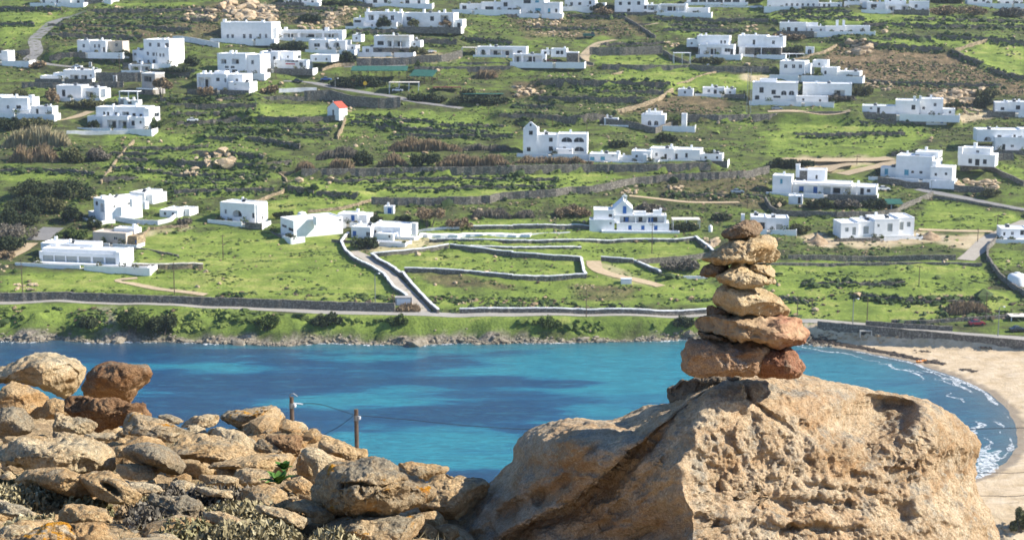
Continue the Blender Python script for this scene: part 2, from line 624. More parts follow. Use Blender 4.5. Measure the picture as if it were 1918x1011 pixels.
# ---- terrace walls: (path along the foot, height in tile pixels)
TERR = {
 'green slope below the red-roofed chapel': [
  ('B -200 900 0 895 300 905 640 885', 42), ('B -300 955 0 960 550 965', 26), ('B -400 1005 -100 1000 530 1010', 26),
  ('E 1500 60 1866 66 F 100 75 320 118', 34), ('E 860 128 1400 122 1520 112', 22), ('E 1400 178 1640 168 1866 196 F 60 205', 40),
  ('E 860 208 1110 215', 26), ('E 1130 238 1480 255 1866 268 F 260 245', 44), ('E 820 270 1050 278', 24), ('E 1190 322 1600 326 1866 332 F 90 335', 30),
  ('E 750 352 1010 350', 34), ('E 1200 385 1866 392', 26), ('E 1270 446 1600 440 1866 432 F 130 430', 30),
  ('E 1560 22 1866 26 F 0 26 200 38', 24), ('E 800 165 1180 172', 24), ('E 1000 300 1500 298', 24), ('E 1450 360 1866 362 F 80 365', 26), ('F 0 272 150 282', 24), ('E 1250 415 1600 412', 22)],
 'scrubby field right of the red-roofed chapel': [
  ('B 690 910 850 925 1000 948', 28), ('B 860 940 1200 968 1700 985', 26), ('B 1000 1000 1866 1011', 22), ('B 720 872 1000 887 1300 905', 22), ('B 1300 930 1800 945', 22)],
 'left-hand slope above the dark trees': [
  ('A 1220 800 1866 800', 40), ('A 1170 750 1500 750 1866 740', 30), ('A 1290 925 1600 905 1866 895', 30), ('E -200 290 0 290 270 285', 24), ('E 290 290 500 300 690 315', 28), ('E 130 120 600 125', 20), ('E 100 200 420 206', 22), ('A 1250 852 1700 848', 26)],
 'dark terraces under the twin green fields': [
  ('C 200 640 500 640 1150 665', 55), ('C 470 700 1100 700', 36), ('C 190 745 600 750 1000 755', 40), ('C -100 900 200 900 500 905 720 870', 60), ('C 0 790 300 800', 24)],
 'stony hillside at the upper left': [
  ('A -200 80 0 78 450 88', 26), ('A 640 110 1100 105 1500 100', 34), ('A 560 160 1590 165', 28), ('A 350 205 900 215 1400 235', 28), ('A 360 275 800 285 1040 290', 30), ('A 0 190 250 190', 20),
  ('A 360 440 600 445 900 470', 50), ('A 1080 560 1420 565', 50), ('A 450 186 1300 192', 24), ('A 380 250 1000 262', 24)],
 'ground round the long two-storey villa': [
  ('B 210 130 500 125', 28), ('B 700 245 1100 242 1500 250', 24), ('B 1150 330 1460 335', 40), ('B 140 75 600 78', 20), ('B 1500 300 1866 330', 26)],
 'upper middle fields under the skyline houses': [
  ('C -50 128 400 125 830 140', 20), ('C 1000 150 1866 165', 26), ('C 1100 235 1650 240', 24), ('C 640 345 1100 330', 22), ('C 900 198 1500 208', 20), ('C 100 212 700 222', 18)],
 'fields at the upper right': [
  ('D 70 110 610 108', 26), ('D -100 175 210 175', 26), ('D 700 190 870 188', 18), ('D 900 195 1260 212 1866 222', 26),
  ('D 900 275 1190 310', 30), ('D 1230 292 1600 310 1866 335', 34), ('D 560 330 900 365 1280 390', 36), ('D 1340 395 1450 450 1570 492', 34), ('D 1600 520 1720 565 1866 590', 30), ('D 1000 160 1866 172', 20), ('D 100 140 700 150', 20)],
 'grass slope above the beach road': [
  ('L 240 172 600 178 1000 168', 20), ('L 600 262 900 285 1150 300', 22), ('L 1000 305 1560 308', 18), ('L 80 275 300 305', 12)],
 'long pasture behind the white church': [
  ('F 500 355 1100 350 1866 350', 20), ('F 230 420 420 455', 40), ('F 440 455 740 480', 34), ('F 820 415 1150 412 1866 400', 14), ('G 0 345 340 350', 20), ('G 0 388 320 395', 14)],
 'scrub below the pale hilltop compound': [
  ('D 560 905 1150 915', 28), ('D 200 1000 1000 990', 22), ('H 900 150 1200 160', 24), ('G 1100 455 1866 470', 14)],
 'dry hill behind the cubic villas': [
  ('D 620 600 1000 620 1700 640', 20), ('D 400 310 900 300', 18)],
}
# ---- free-standing walls: label, path along the foot, height (tile px), style
WALLS = [
 ('long dark stone retaining wall behind the coastal road, left half', 'I -300 288 0 285 480 285 1000 305 1500 322 1866 332 J 500 350 1010 366', 58, 't'),
 ('low white-topped wall along the coastal road, right of the lane', 'J 1480 368 1866 368 K 500 372 1000 368 1420 362', 34, 'w'),
 ('white-capped wall on the left side of the steep lane', 'F 670 745 618 810 650 872 720 935 830 985 920 1040 J 930 115 1000 210 1100 275', 26, 'w'),
 ('white-capped wall on the right side of the steep lane', 'F 840 895 900 945 1000 995 1060 1040 J 1065 90 1130 180 1230 290 1325 372', 28, 'w'),
 ('white-capped wall curving from the lane top to the yard', 'F 845 893 960 890 1200 870 1400 838', 30, 'w'),
 ('white-capped field wall descending from yard to paddock corner', 'F 1410 842 1650 865 1866 890 G 0 900 300 920 500 932', 34, 'w'),
 ('short white-capped wall closing the paddock on its right end', 'G 500 932 510 980 520 1030 K 535 120', 32, 'w'),
 ('white-capped wall along the bottom of the walled paddock', 'J 1080 78 1400 92 1866 132 K 0 138 300 138 535 124', 36, 'w'),
 ('white-topped wall left of the church ending at its steps', 'F 1560 700 1866 700 G 0 698 240 692 560 676', 28, 'w'),
 ('short white wall beside the bare tan tree', 'F 1180 705 1480 702', 20, 'W'),
 ('broad white wall crossing the field left of the church', 'F 1190 745 1500 748 1866 748 G 0 748 135 748', 20, 'P'),
 ('thin white wall continuing right from the broad white one', 'G 135 742 420 730', 12, 'W'),
 ('white-topped wall in front of the church terrace', 'F 1260 790 1866 798 G 0 798 410 796 900 790 1210 788 1330 775', 22, 'w'),
 ('white-topped wall ending at a heap of stones below the church', 'F 1560 838 1866 848 G 0 848 500 842', 18, 'w'),
 ('white-topped wall stepping down toward the top stone of the cairn', 'G 1330 775 1400 825 1465 885', 28, 'w'),
 ('stub of white-capped wall right of the field gateway', 'G 645 928 880 946', 30, 'w'),
 ('lumpy whitewashed wall running down from the gateway stub', 'G 885 950 1000 990 1070 1020 K 1075 100', 26, 'w'),
 ('tan stone wall bordering the scrub patch left of the cairn', 'G 905 962 1050 950 1250 935 1420 915', 45, 's'),
 ('dark low wall left of the white trough by the cairn', 'K 1080 105 1240 122', 14, 's'),
 ('short white wall directly behind the third cairn stone', 'K 1245 125 1420 128', 20, 'W'),
 ('tall stone retaining wall under the brown reeds', 'F 330 322 800 320 1300 310 1866 297 G 560 288 1000 290 1440 272', 58, 't'),
 ('long zigzag stone wall crossing the pasture above the church', 'F 838 516 1470 514 1560 512 1640 508 1700 505 1770 488 1866 482 G 150 472 315 464 430 442 560 440 720 412 890 372 1200 352 1500 337 1680 327 1866 292', 56, 's'),
 ('curving tan wall beside the white arched house', 'F -130 530 0 502 100 468 190 442 232 385 215 348 165 305 330 290', 22, 'n'),
 ('tan wall climbing from the long barn to the zigzag wall', 'F 375 582 600 558 740 525 838 495', 22, 'n'),
 ('light stone wall climbing diagonally through the left terraces', 'E 735 372 800 285 850 215 905 150 975 70', 26, 'n'),
 ('stone wall running downhill left of the red-roofed chapel', 'B 590 1020 625 960 650 890', 34, 'n'),
 ('tan wall edging the bright strip right of the white car', 'A 1290 925 1500 900 1700 875 1830 815 B 40 770', 20, 'n'),
 ('tall stone wall closing the walled green field on its hillside', 'C 560 405 800 405 1090 395', 60, 's'),
 ('stone wall curving down the right side of the walled field', 'C 1098 400 1160 440 1230 470 1285 490', 40, 's'),
 ('stone wall along the bottom of the walled green field', 'C 650 510 950 515 1280 515', 36, 't'),
 ('grey retaining wall under the carport houses', 'C -380 500 0 500 300 505 480 498', 40, 't'),
 ('small curved wall at the foot of the walled field track', 'C 470 420 520 470 590 492', 30, 's'),
 ('dark wall falling diagonally from the skyline houses', 'C 820 150 900 195 960 235 1040 285', 26, 's'),
 ('stone wall with gate pillars below the twin white villas', 'C 1290 515 1440 525 1866 530', 45, 's'),
 ('tan wall splitting the twin green fields', 'C 1160 640 1300 590 1480 530', 16, 'n'),
 ('tan wall on the left edge of the twin green fields', 'C 540 600 700 570 805 525', 16, 'n'),
 ('long retaining wall right of the domed white house', 'C 1250 890 1500 895 1866 885 D 150 868 380 868 640 870 1130 880', 50, 't'),
 ('wall of the courtyard round the domed white house', 'C 680 905 800 915 920 940 1040 975 1160 930', 44, 's'),
 ('tan stone wall ramping down beside the dirt bank', 'C 720 845 900 800 1050 750 1170 670', 34, 'n'),
 ('sunlit tan wall rising behind the stepped white villa', 'D 180 450 300 425 400 400 500 340', 24, 'n'),
 ('sunlit tan wall rising through the fields at the upper right', 'D 1285 388 1380 375 1500 335 1600 310', 26, 'n'),
 ('low grey wall across the grass left of the bare construction site', 'H 150 928 700 928 1368 925', 42, 's'),
 ('thin low wall along the top of the beach field', 'H -200 966 500 962 1100 958 1560 966', 16, 't'),
 ('curving compound wall below the villa with blue doors', 'H -20 500 20 560 60 592 200 605 500 612 800 605 930 590 1000 545 1200 465', 40, 's'),
 ('stone wall curving down the lane at the right edge', 'H 1665 790 1600 855 1598 920 1640 985 L 1650 60 1720 150 1800 215 1890 265', 40, 's'),
 ('kerb wall below the asphalt road at the right', 'H 1205 475 1400 500 1640 545 1890 590', 24, 's'),
 ('stone wall beside the upper right pale house', 'H 1555 205 1680 200 1790 195', 52, 's'),
 ('stepped stone wall right of the large pale compound', 'H 1400 275 1600 265 1650 290 1740 330 1866 390', 40, 's'),
 ('dark retaining wall under the large pale compound', 'H 800 360 1000 385 1300 400 1380 425 1650 440', 46, 's'),
 ('long sea wall between the beach and the road', 'L 440 497 700 532 1000 572 1300 588 1650 603 1900 605', 44, 's'),
 ('upper wall on the inland side of the beach road', 'L 712 465 1000 485 1345 505', 36, 's'),
 ('thin wall under the brown reed slope above the beach', 'L 900 450 1150 455 1600 425 1830 405', 28, 's'),
 ('grey wall beside the winding road at the upper left', 'A 0 400 120 405 220 400', 44, 's'),
 ('tall grey wall left of the unfinished stone tower', 'A 700 600 850 602 1030 600', 70, 's'),
 ('long dark wall above the low white bungalow', 'A 160 640 500 645 900 640', 44, 's'),
 ('stone wall in front of the stone-based villa yard', 'B 730 465 1000 465 1350 460 1500 420', 55, 's'),
 ('stone wall holding up the bend of the asphalt road', 'B 350 735 540 730 700 770 880 790 1050 785', 75, 's'),
 ('dark stone wall under the reeds beside the asphalt road', 'B 0 740 200 735 350 735', 34, 's'),
 ('stone bank wall above the green netting', 'B 1150 530 1500 530 1866 525', 38, 't'),
 ('pale wall along the far road edge above the chapel', 'B 480 520 620 480 720 475', 26, 'n'),
 ('white boundary wall in front of the porticoed villa', 'A 485 985 650 985 980 980', 30, 'W'),
 ('curved white boundary wall left of the large upper villa', 'A 1260 300 1385 308 1595 350', 40, 'W'),
 ('white parapet wall beside the asphalt road', 'B 165 672 300 672 440 668', 30, 'W'),
 ('rounded white courtyard wall right of the tall bright house', 'E 845 640 1010 665 1150 670 1240 650 1290 610 1270 570', 36, 'W'),
 ('low wall with a rounded end right of the glazed restaurant', 'E 960 995 1140 995 1300 990 1480 985', 40, 'r'),
 ('tan wall climbing from the low sheds to the arched house', 'E 700 835 900 800 1030 755 1090 705 1370 680', 22, 'n'),
 ('grey kerb wall of the curved driveway by the restaurant', 'E 880 850 1000 845 1150 865 1300 895', 14, 's'),
 ('white retaining wall below the long skyline house', 'C 1400 52 1820 56', 14, 'W'),
]
# ---- roads and tracks: name, label, centre line, width m, material
ROADS = [
 ('coastal_road', 'I -300 302 0 300 480 294 1000 314 1866 343 J 480 368 1000 376 1300 382 1866 388 K 500 392 1000 390 1400 388 L 230 425 450 455 700 482 1000 503 1300 522 1600 545 1900 565', 5.0, 'asphalt_pale'),
 ('steep_lane', 'F 700 862 800 900 880 960 960 1030 J 985 110 1080 215 1160 290 1220 365', 4.0, 'concrete'),
 ('asphalt_road', 'B 200 592 400 600 600 645 800 680 1000 705 1200 752 1500 792', 6.5, 'asphalt'),
 ('asphalt_road', 'B 640 490 820 482 1090 478', 6.0, 'asphalt'),
 ('asphalt_road', 'A 620 95 480 130 350 200 240 290 270 360 260 410 180 440 350 470 560 495 700 515', 5.5, 'asphalt'),
 ('asphalt_road', 'H 1100 405 1250 440 1450 475 1650 520 1900 565', 6.0, 'asphalt'),
 ('asphalt_road', 'H 1900 640 1760 690 1620 760 1530 850 1440 925', 5.0, 'concrete'),
 ('dirt_track', 'C 750 292 660 305 590 345 545 385 500 430 540 485', 5.0, 'sandy'),
 ('dirt_track', 'C 1060 175 1000 205 960 190', 6.0, 'sandy'),
 ('dirt_track', 'H 130 190 400 200 700 195 900 182', 9.0, 'sandy'),
 ('dirt_track', 'H 380 275 450 235 620 225', 8.0, 'sandy'),
 ('dirt_track', 'H 540 300 700 260 930 205', 6.0, 'sandy'),
 ('dirt_track', 'D 0 815 300 812 600 810', 8.0, 'sandy'),
 ('dirt_track', 'I 1500 255 1250 215 1000 165 800 135 1000 122', 3.0, 'sandy'),
 ('dirt_track', 'G 590 930 600 1000 K 620 70 760 115 950 140 1080 180', 4.0, 'sandy'),
 ('dirt_track', 'H 1100 700 1400 715 1640 715', 4.0, 'sandy'),
 ('dirt_track', 'E 30 920 150 860 230 800', 4.0, 'sandy'),
 ('dirt_track', 'G 850 455 1000 470 1280 510 1650 505', 3.5, 'sandy'),
 ('dirt_track', 'A 360 890 520 870 660 815', 5.0, 'sandy'),
 ('asphalt_road', 'E 270 780 330 730 390 690', 7.0, 'asphalt'),
]
# ---- lift the ground behind terrace walls
STEPS = []
for reg, rows in TERR.items():
    for spec, hpx in rows:
        px = path_px(spec)
        P = [hit(*p) for p in px]
        s = sum(scale_at(p) for p in P) / len(P)
        STEPS.append(('T', reg, P, hpx * KZ / s))
for lab, spec, hpx, sty in WALLS:
    P = [hit(*p) for p in path_px(spec)]
    s = sum(scale_at(p) for p in P) / len(P)
    STEPS.append((sty, lab, P, hpx * KZ / s))
for i_, (sty, lab, P, h) in enumerate(STEPS):
    if lab.startswith('long sea wall'):
        xs_ = np.linspace(79, 150, 24)
        STEPS[i_] = (sty, lab, [Vector((x, 407 - (x - 80) / 43 * 15 - 3.0, 4.6 - max(-.3, min(1.4, (x - 80) / 43)) + .75 - 5.2)) for x in xs_], 5.2)
for sty, lab, P, h in STEPS:
    if sty not in 'Tt': continue
    Q = sorted(P, key=lambda p: p.x)
    xs = np.array([p.x for p in Q]); ys = np.array([p.y for p in Q])
    m = (XX > xs[0] - 6) & (XX < xs[-1] + 6) & (YY > ys.min() - 3) & (YY < ys.max() + 30)
    yl = np.interp(XX[m], xs, ys)
    d = YY[m] - yl
    endf = np.clip((XX[m] - xs[0] + 5) / 5, 0, 1) * np.clip((xs[-1] + 5 - XX[m]) / 5, 0, 1)
    L = h / 0.17
    Z[m] += np.where(d > -0.1, h * np.clip(1 - d / L, 0, 1) * endf, 0)

ROADP = []
for nm, spec, w, mt in ROADS:
    P = resample([hit(*p) for p in path_px(spec)], 1.5)
    # smooth the line
    A = np.array([tuple(p) for p in P])
    for _ in range(8):
        A[1:-1] = (A[:-2] + A[1:-1] * 2 + A[2:]) / 4
    A[:, 2] = zat(A[:, 0], A[:, 1])
    for _ in range(10):
        A[1:-1, 2] = (A[:-2, 2] + A[1:-1, 2] * 2 + A[2:, 2]) / 4
    ROADP.append((nm, A, w, mt))
    x0, x1, y0, y1 = A[:, 0].min() - w, A[:, 0].max() + w, A[:, 1].min() - w, A[:, 1].max() + w
    m = (XX > x0) & (XX < x1) & (YY > y0) & (YY < y1)
    xs, ys = XX[m], YY[m]
    best = np.full(xs.shape, 1e9); zb = np.zeros(xs.shape)
    for p in A:
        dd = (xs - p[0]) ** 2 + (ys - p[1]) ** 2
        k = dd < best
        best[k] = dd[k]; zb[k] = p[2]
    d = np.sqrt(best)
    wt = 1 - sstep(w * 0.5 + 0.6, w * 0.5 + 3.0, d)
    Z[m] = Z[m] * (1 - wt) + (zb - 0.03) * wt


def flatten(cx, cy, z, hx, hy, rz):
    c, s = math.cos(-rz), math.sin(-rz)
    m = (abs(XX - cx) < hx + hy + 6) & (abs(YY - cy) < hx + hy + 6)
    lx = (XX[m] - cx) * c - (YY[m] - cy) * s
    ly = (XX[m] - cx) * s + (YY[m] - cy) * c
    d = np.maximum(np.abs(lx) - hx, np.abs(ly) - hy)
    wt = 1 - sstep(0.3, 3.5, d)
    Z[m] = Z[m] * (1 - wt) + z * wt
# ================================================================ houses
HGRP = 'whitewashed houses on the far hillside'


def face_with_holes(bm, o, u, w, W, H, holes):
    """one wall face: rectangle W x H at o along u (unit) and z, with openings; w = inward unit. holes: list of (polygon [(a,b)], depth, closed)"""
    def pt(a, b, d=0.0):
        return bm.verts.new(o + u * a + Vector((0, 0, b)) + w * d)
    outer = [pt(0, 0), pt(W, 0), pt(W, H), pt(0, H)]
    edges = [bm.edges.new((outer[i], outer[(i + 1) % 4])) for i in range(4)]
    for poly, depth, closed in holes:
        vs = [pt(a, b) for a, b in poly]
        edges += [bm.edges.new((vs[i], vs[(i + 1) % len(vs)])) for i in range(len(vs))]
        back = [pt(a, b, depth) for a, b in poly]
        for i in range(len(vs)):
            j = (i + 1) % len(vs)
            bm.faces.new((vs[i], vs[j], back[j], back[i]))
        if closed: bm.faces.new(back)
    bmesh.ops.triangle_fill(bm, use_beauty=True, use_dissolve=False, edges=edges)


def arch_poly(a0, a1, b0, b1):
    r = (a1 - a0) / 2
    r2 = min(r, (b1 - b0) * 0.75)
    c = (a0 + a1) / 2
    pts = [(a0, b0), (a1, b0)]
    for i in range(0, 9):
        t = math.pi * i / 8
        pts.append((c + r * math.cos(t), b1 - r2 + r2 * math.sin(t)))
    return pts


def box_part(root, mat, x0, x1, y0, y1, z0, z1, openings, parapet=True):
    """a building volume: 'wall' (with true openings) and 'roof' (parapet rim and slab)"""
    fr, rt = [], []
    for a0, a1, b0, b1, typ, side in openings:
        W = (x1 - x0) if side == 'f' else (y1 - y0)
        a0 = max(0.12, a0); a1 = min(W - 0.12, a1); b0 = max(0.10, b0); b1 = min(z1 - z0 - 0.3, b1)
        if a1 - a0 < 0.25 or b1 - b0 < 0.25: continue
        poly = arch_poly(a0, a1, b0, b1) if typ in 'ac' else [(a0, b0), (a1, b0), (a1, b1), (a0, b1)]
        depth = 2.2 if typ in 'ap' else 0.28
        depth = min(depth, (y1 - y0 if side == 'f' else x1 - x0) * 0.6)
        (fr if side == 'f' else rt).append((poly, depth, typ in 'ap'))
        ox = Vector((x0, y0, z0)) if side == 'f' else Vector((x1, y0, z0))
        uu = Vector((1, 0, 0)) if side == 'f' else Vector((0, 1, 0))
        nn = Vector((0, -1, 0)) if side == 'f' else Vector((1, 0, 0))

        def bx(m, aa0, aa1, bb0, bb1, dd0, dd1):
            p = ox + uu * aa0 - nn * dd0; q = ox + uu * aa1 - nn * dd1
            m.box(min(p.x, q.x), min(p.y, q.y), z0 + bb0, max(p.x, q.x), max(p.y, q.y), z0 + bb1)
        if typ in 'ap':
            # dark door panel added at the back so the porch reads as shaded
            m = MB(); w_ = a1 - a0
            bx(m, a0 + w_ * 0.25, a0 + w_ * 0.6, b0 + 0.02, b0 + (b1 - b0) * 0.78, depth - 0.08, depth + 0.05)
            m.build('door', M['pane'], root)
            if typ == 'p' and w_ > 4.5:
                for k in range(1, int(w_ / 2.6)):
                    m = MB(); xk = a0 + w_ * k / int(w_ / 2.6)
                    bx(m, xk - 0.16, xk + 0.16, b0, b1, 0.02, 0.34)
                    m.build('column', M['white'], root)
            continue
        mats = {'w': ('window', 'frame', 'pane'), 'c': ('window', 'frame', 'pane'), 'd': ('door', 'dframe', 'pane'), 'B': ('shutter', 'blue', 'blue'), 'D': ('door', 'blue', 'blue'),
                'T': ('shutter', 'teal', 'teal'), 'g': ('window_board', 'greypane', 'greypane'), 'k': ('window', 'dframe', 'pane')}[typ]
        m = MB(); f_ = 0.05
        bx(m, a0, a0 + f_, b0, b1, 0.14, 0.24); bx(m, a1 - f_, a1, b0, b1, 0.14, 0.24)
        bx(m, a0 + f_, a1 - f_, b0, b0 + f_, 0.14, 0.24); bx(m, a0 + f_, a1 - f_, b1 - f_, b1, 0.14, 0.24)
        if a1 - a0 > 0.7 and typ in 'wckBDT':
            c_ = (a0 + a1) / 2
            bx(m, c_ - 0.04, c_ + 0.04, b0 + f_, b1 - f_, 0.15, 0.23)
        o = m.build(mats[0], M[mats[1]], root)
        m = MB(); bx(m, a0, a1, b0, b1, 0.26, 0.30)
        m.build('pane' if typ in 'wcdk' else 'panel', M[mats[2]], o)
    bm = bmesh.new()
    H = z1 - z0
    face_with_holes(bm, Vector((x0, y0, z0)), Vector((1, 0, 0)), Vector((0, 1, 0)), x1 - x0, H, fr)
    face_with_holes(bm, Vector((x1, y0, z0)), Vector((0, 1, 0)), Vector((-1, 0, 0)), y1 - y0, H, rt)
    face_with_holes(bm, Vector((x0, y1, z0)), Vector((1, 0, 0)), Vector((0, -1, 0)), x1 - x0, H, [])
    face_with_holes(bm, Vector((x0, y0, z0)), Vector((0, 1, 0)), Vector((1, 0, 0)), y1 - y0, H, [])
    me = bpy.data.meshes.new('wall')
    bm.to_mesh(me); bm.free()
    me.materials.append(M[mat])
    link(bpy.data.objects.new('wall', me), root)
    # roof: rim 0.28 wide, deck 0.25 below the rim
    e, p = 0.03, 0.30
    m = MB()
    o0, o1, q0, q1 = x0 - e, x1 + e, y0 - e, y1 + e
    zt, zd, zb = z1 + 0.10, z1 - 0.18, z1 - 0.30
    ring = [(o0, q0), (o1, q0), (o1, q1), (o0, q1)]
    inn = [(o0 + p, q0 + p), (o1 - p, q0 + p), (o1 - p, q1 - p), (o0 + p, q1 - p)]
    V = [(a, b, zb) for a, b in ring] + [(a, b, zt) for a, b in ring] + [(a, b, zt) for a, b in inn] + [(a, b, zd) for a, b in inn]
    Fq = []
    for i in range(4):
        j = (i + 1) % 4
        Fq += [(i, j, 4 + j, 4 + i), (4 + i, 4 + j, 8 + j, 8 + i), (8 + i, 8 + j, 12 + j, 12 + i)]
    Fq.append((12, 13, 14, 15))
    mesh_py('roof', V, Fq, M['white' if mat in ('white', 'stone', 'grey') else mat], root)


potted = []


def house(tile, label, rz, blocks, opens='', name='white_house', cat='house', group=HGRP, extra=None):
    """blocks 'x0 y0 x1 y1 dy depth [mat]; ...' and openings 'typ x0 y0 x1 y1; ...' in tile pixels"""
    B = []
    for b in blocks.split(';'):
        q = b.split()
        if q: B.append(([float(v) for v in q[:6]], q[6] if len(q) > 6 else 'white'))
    (x0, y0, x1, y1, _, _), _ = B[0]
    px, py = tp(tile, (x0 + x1) / 2, y1)
    G = hit(px, min(py, 1000))
    if py < -2:
        pass
    s = scale_at(G)
    a = math.radians(rz)
    ca = math.cos(a)
    root = empty(name, tuple(G), a)
    tag(root, label, cat, group)
    k = KZ
    cx0 = (x0 + x1) / 2
    base_py = y1
    items = []
    for i, ((bx0, by0, bx1, by1, dy, dep), mat) in enumerate(B):
        X0 = (bx0 - cx0) * k / s / ca; X1 = (bx1 - cx0) * k / s / ca
        # a block set back (dy) shows higher in the picture: correct for it
        lift = dy * abs(float(tY(py)))
        zt = (base_py - by0) * k / s - lift
        zb = (base_py - by1) * k / s - lift
        if zb < 1.6: zb = -2.2
        items.append([X0 + 0.004 * i, X1 - 0.004 * i, dy + 0.013 * i, dy + dep - 0.017 * i, zb - 0.006 * i, zt, mat, (bx0, by0, bx1, by1, dep), []])
    sa = abs(math.sin(a))
    for o in opens.split(';'):
        q = o.split()
        if not q: continue
        typ = q[0]; ox0, oy0, ox1, oy1 = [float(v) for v in q[1:5]]
        oc = (ox0 + ox1) / 2; orow = (oy0 + oy1) / 2
        best = None
        for it in items:
            bx0, by0, bx1, by1, dep = it[7]
            if bx0 - 1 <= oc <= bx1 + 1 and by0 - 1 <= orow <= by1 + 3:
                if best is None or it[2] < best[0][2]: best = (it, 'f')
        if best is None:
            for it in items:
                bx0, by0, bx1, by1, dep = it[7]
                if sa > 0.05 and bx1 <= oc <= bx1 + dep * sa * s / k + 4 and by0 - 4 <= orow <= by1 + 6:
                    best = (it, 'r')
        if best is None: continue
        it, side = best
        zz1 = it[5] - (oy0 - it[7][1]) * k / s; zz0 = it[5] - (oy1 - it[7][1]) * k / s
        if side == 'f':
            a0 = (ox0 - it[7][0]) * k / s / ca; a1 = (ox1 - it[7][0]) * k / s / ca
        else:
            a0 = (ox0 - it[7][2]) * k / s / sa; a1 = (ox1 - it[7][2]) * k / s / sa
        it[8].append((a0, a1, zz0 - it[4], zz1 - it[4], typ, side))
    rg = np.random.default_rng(int(abs(G.x * 13 + G.y * 7)) % 99991)
    for it in items:
        # small windows in the blank end walls, and one or two more in long blank fronts
        dpt, hh_ = it[3] - it[2], it[5] - max(it[4], 0)
        zb_ = max(0, -it[4])
        if it[6] == 'white' and not any(o[5] == 'r' for o in it[8]) and dpt > 4.2 and hh_ > 2.0 and cat == 'house':
            nw = 1 + int(dpt > 7)
            for w_ in range(nw):
                u0 = dpt * (w_ + .5) / nw + rg.uniform(-.6, .4); z0 = zb_ + (hh_ - 1.0) * rg.uniform(.35, .6)
                it[8].append((u0 - .35, u0 + .35, z0, z0 + rg.uniform(.7, 1.1), 'w', 'r'))
                if hh_ > 5: it[8].append((u0 - .35, u0 + .35, zb_ + .9, zb_ + 1.9, 'k', 'r'))
        wdt = it[1] - it[0]
        if it[6] == 'white' and not any(o[5] == 'f' for o in it[8]) and wdt > 3 and hh_ > 2.0 and cat == 'house':
            for w_ in range(1 + int(wdt > 6)):
                u0 = wdt * (w_ + .5) / (1 + int(wdt > 6)) + rg.uniform(-.4, .4); z0 = zb_ + (hh_ - 1.1) * rg.uniform(.4, .7)
                it[8].append((u0 - .4, u0 + .4, z0, z0 + .9, 'k', 'f'))
    for it in items:
        box_part(root, it[6], it[0], it[1], it[2], it[3], it[4], it[5], it[8])
    xs0 = min(i[0] for i in items if i[4] < 0) if any(i[4] < 0 for i in items) else items[0][0]
    for it in items:
        if it[4] < 0:
            mx, my = (it[0] + it[1]) / 2, (it[2] + it[3]) / 2
            c_, s_ = math.cos(a), math.sin(a)
            flatten(G.x + mx * c_ - my * s_, G.y + mx * s_ + my * c_, G.z, (it[1] - it[0]) / 2, (it[3] - it[2]) / 2, a)

    def loc(zx, zy, dy=0.0):
        return ((zx - cx0) * k / s / ca, dy, (base_py - zy) * k / s - dy * abs(float(tY(py))))
    # chimneys: 'x0 y0 x1 y1 dy'
    for c in (extra or {}).get('chimney', []):
        p = loc(c[0], c[3], c[4] if len(c) > 4 else 1.5); q = loc(c[2], c[1], c[4] if len(c) > 4 else 1.5)
        m = MB(); w_ = max(0.5, q[0] - p[0])
        m.box(p[0], p[1], p[2] - 1.2, p[0] + w_, p[1] + w_, q[2] - 0.12)
        o = m.build('chimney', M['white'], root)
        m = MB(); m.box(p[0] - 0.08, p[1] - 0.08, q[2] - 0.115, p[0] + w_ + 0.08, p[1] + w_ + 0.08, q[2])
        m.build('cap', M['white'], o)
    for c in (extra or {}).get('slab', []):
        # overhanging slab on posts: x0 y x1 dy0 dy1 postbottom mat
        p = loc(c[0], c[1], c[3]); q = loc(c[2], c[1], c[3]); r = loc(c[2], c[5], c[3])
        MB().box(p[0], c[3], p[2] - 0.22, q[0], c[4], p[2]).build('canopy', M[c[6]], root)
        n = max(2, int((q[0] - p[0]) / 3.5) + 1)
        for i in range(n):
            xx = p[0] + 0.25 + (q[0] - p[0] - 0.5) * i / (n - 1)
            MB().box(xx - 0.14, c[3] + 0.1, r[2] - 0.5, xx + 0.14, c[3] + 0.38, p[2] - 0.223).build('post', M['white'], root)
    if cat == 'house':
        big_ = [it for it in items if it[6] == 'white' and it[1] - it[0] > 3]
        for it in big_[:3]:
            W, Dp = it[1] - it[0], it[3] - it[2]
            if rg.random() < .8:
                x_, y_ = it[0] + W * rg.uniform(.1, .8), it[2] + Dp * rg.uniform(.3, .8); w_ = rg.uniform(.5, .8); h_ = rg.uniform(.7, 1.3)
                MB().box(x_, y_, it[5] - .2, x_ + w_, y_ + w_, it[5] + h_).build('chimney', M['white'], root)
            if rg.random() < .4:
                x_, y_ = it[0] + W * rg.uniform(.2, .7), it[2] + Dp * rg.uniform(.4, .8)
                m = MB(); m.tube([(x_, y_, it[5] + .55), (x_ + 1.3, y_, it[5] + .55)], .27, 9); m.build('roof_tank', M['metal'], root, True)
                m = MB(); m.v = [(x_, y_ - 1.1, it[5] - .15), (x_ + 1.3, y_ - 1.1, it[5] - .15), (x_ + 1.3, y_ - .2, it[5] + .5), (x_, y_ - .2, it[5] + .5)]; m.v += [(a_, b_ + .06, c_ - .06) for a_, b_, c_ in m.v]
                m.f = [(0, 1, 2, 3), (7, 6, 5, 4), (0, 4, 5, 1), (1, 5, 6, 2), (2, 6, 7, 3), (3, 7, 4, 0)]; m.build('solar_panel', M['pane'], root)
        gb = [it for it in items if it[4] < 0]
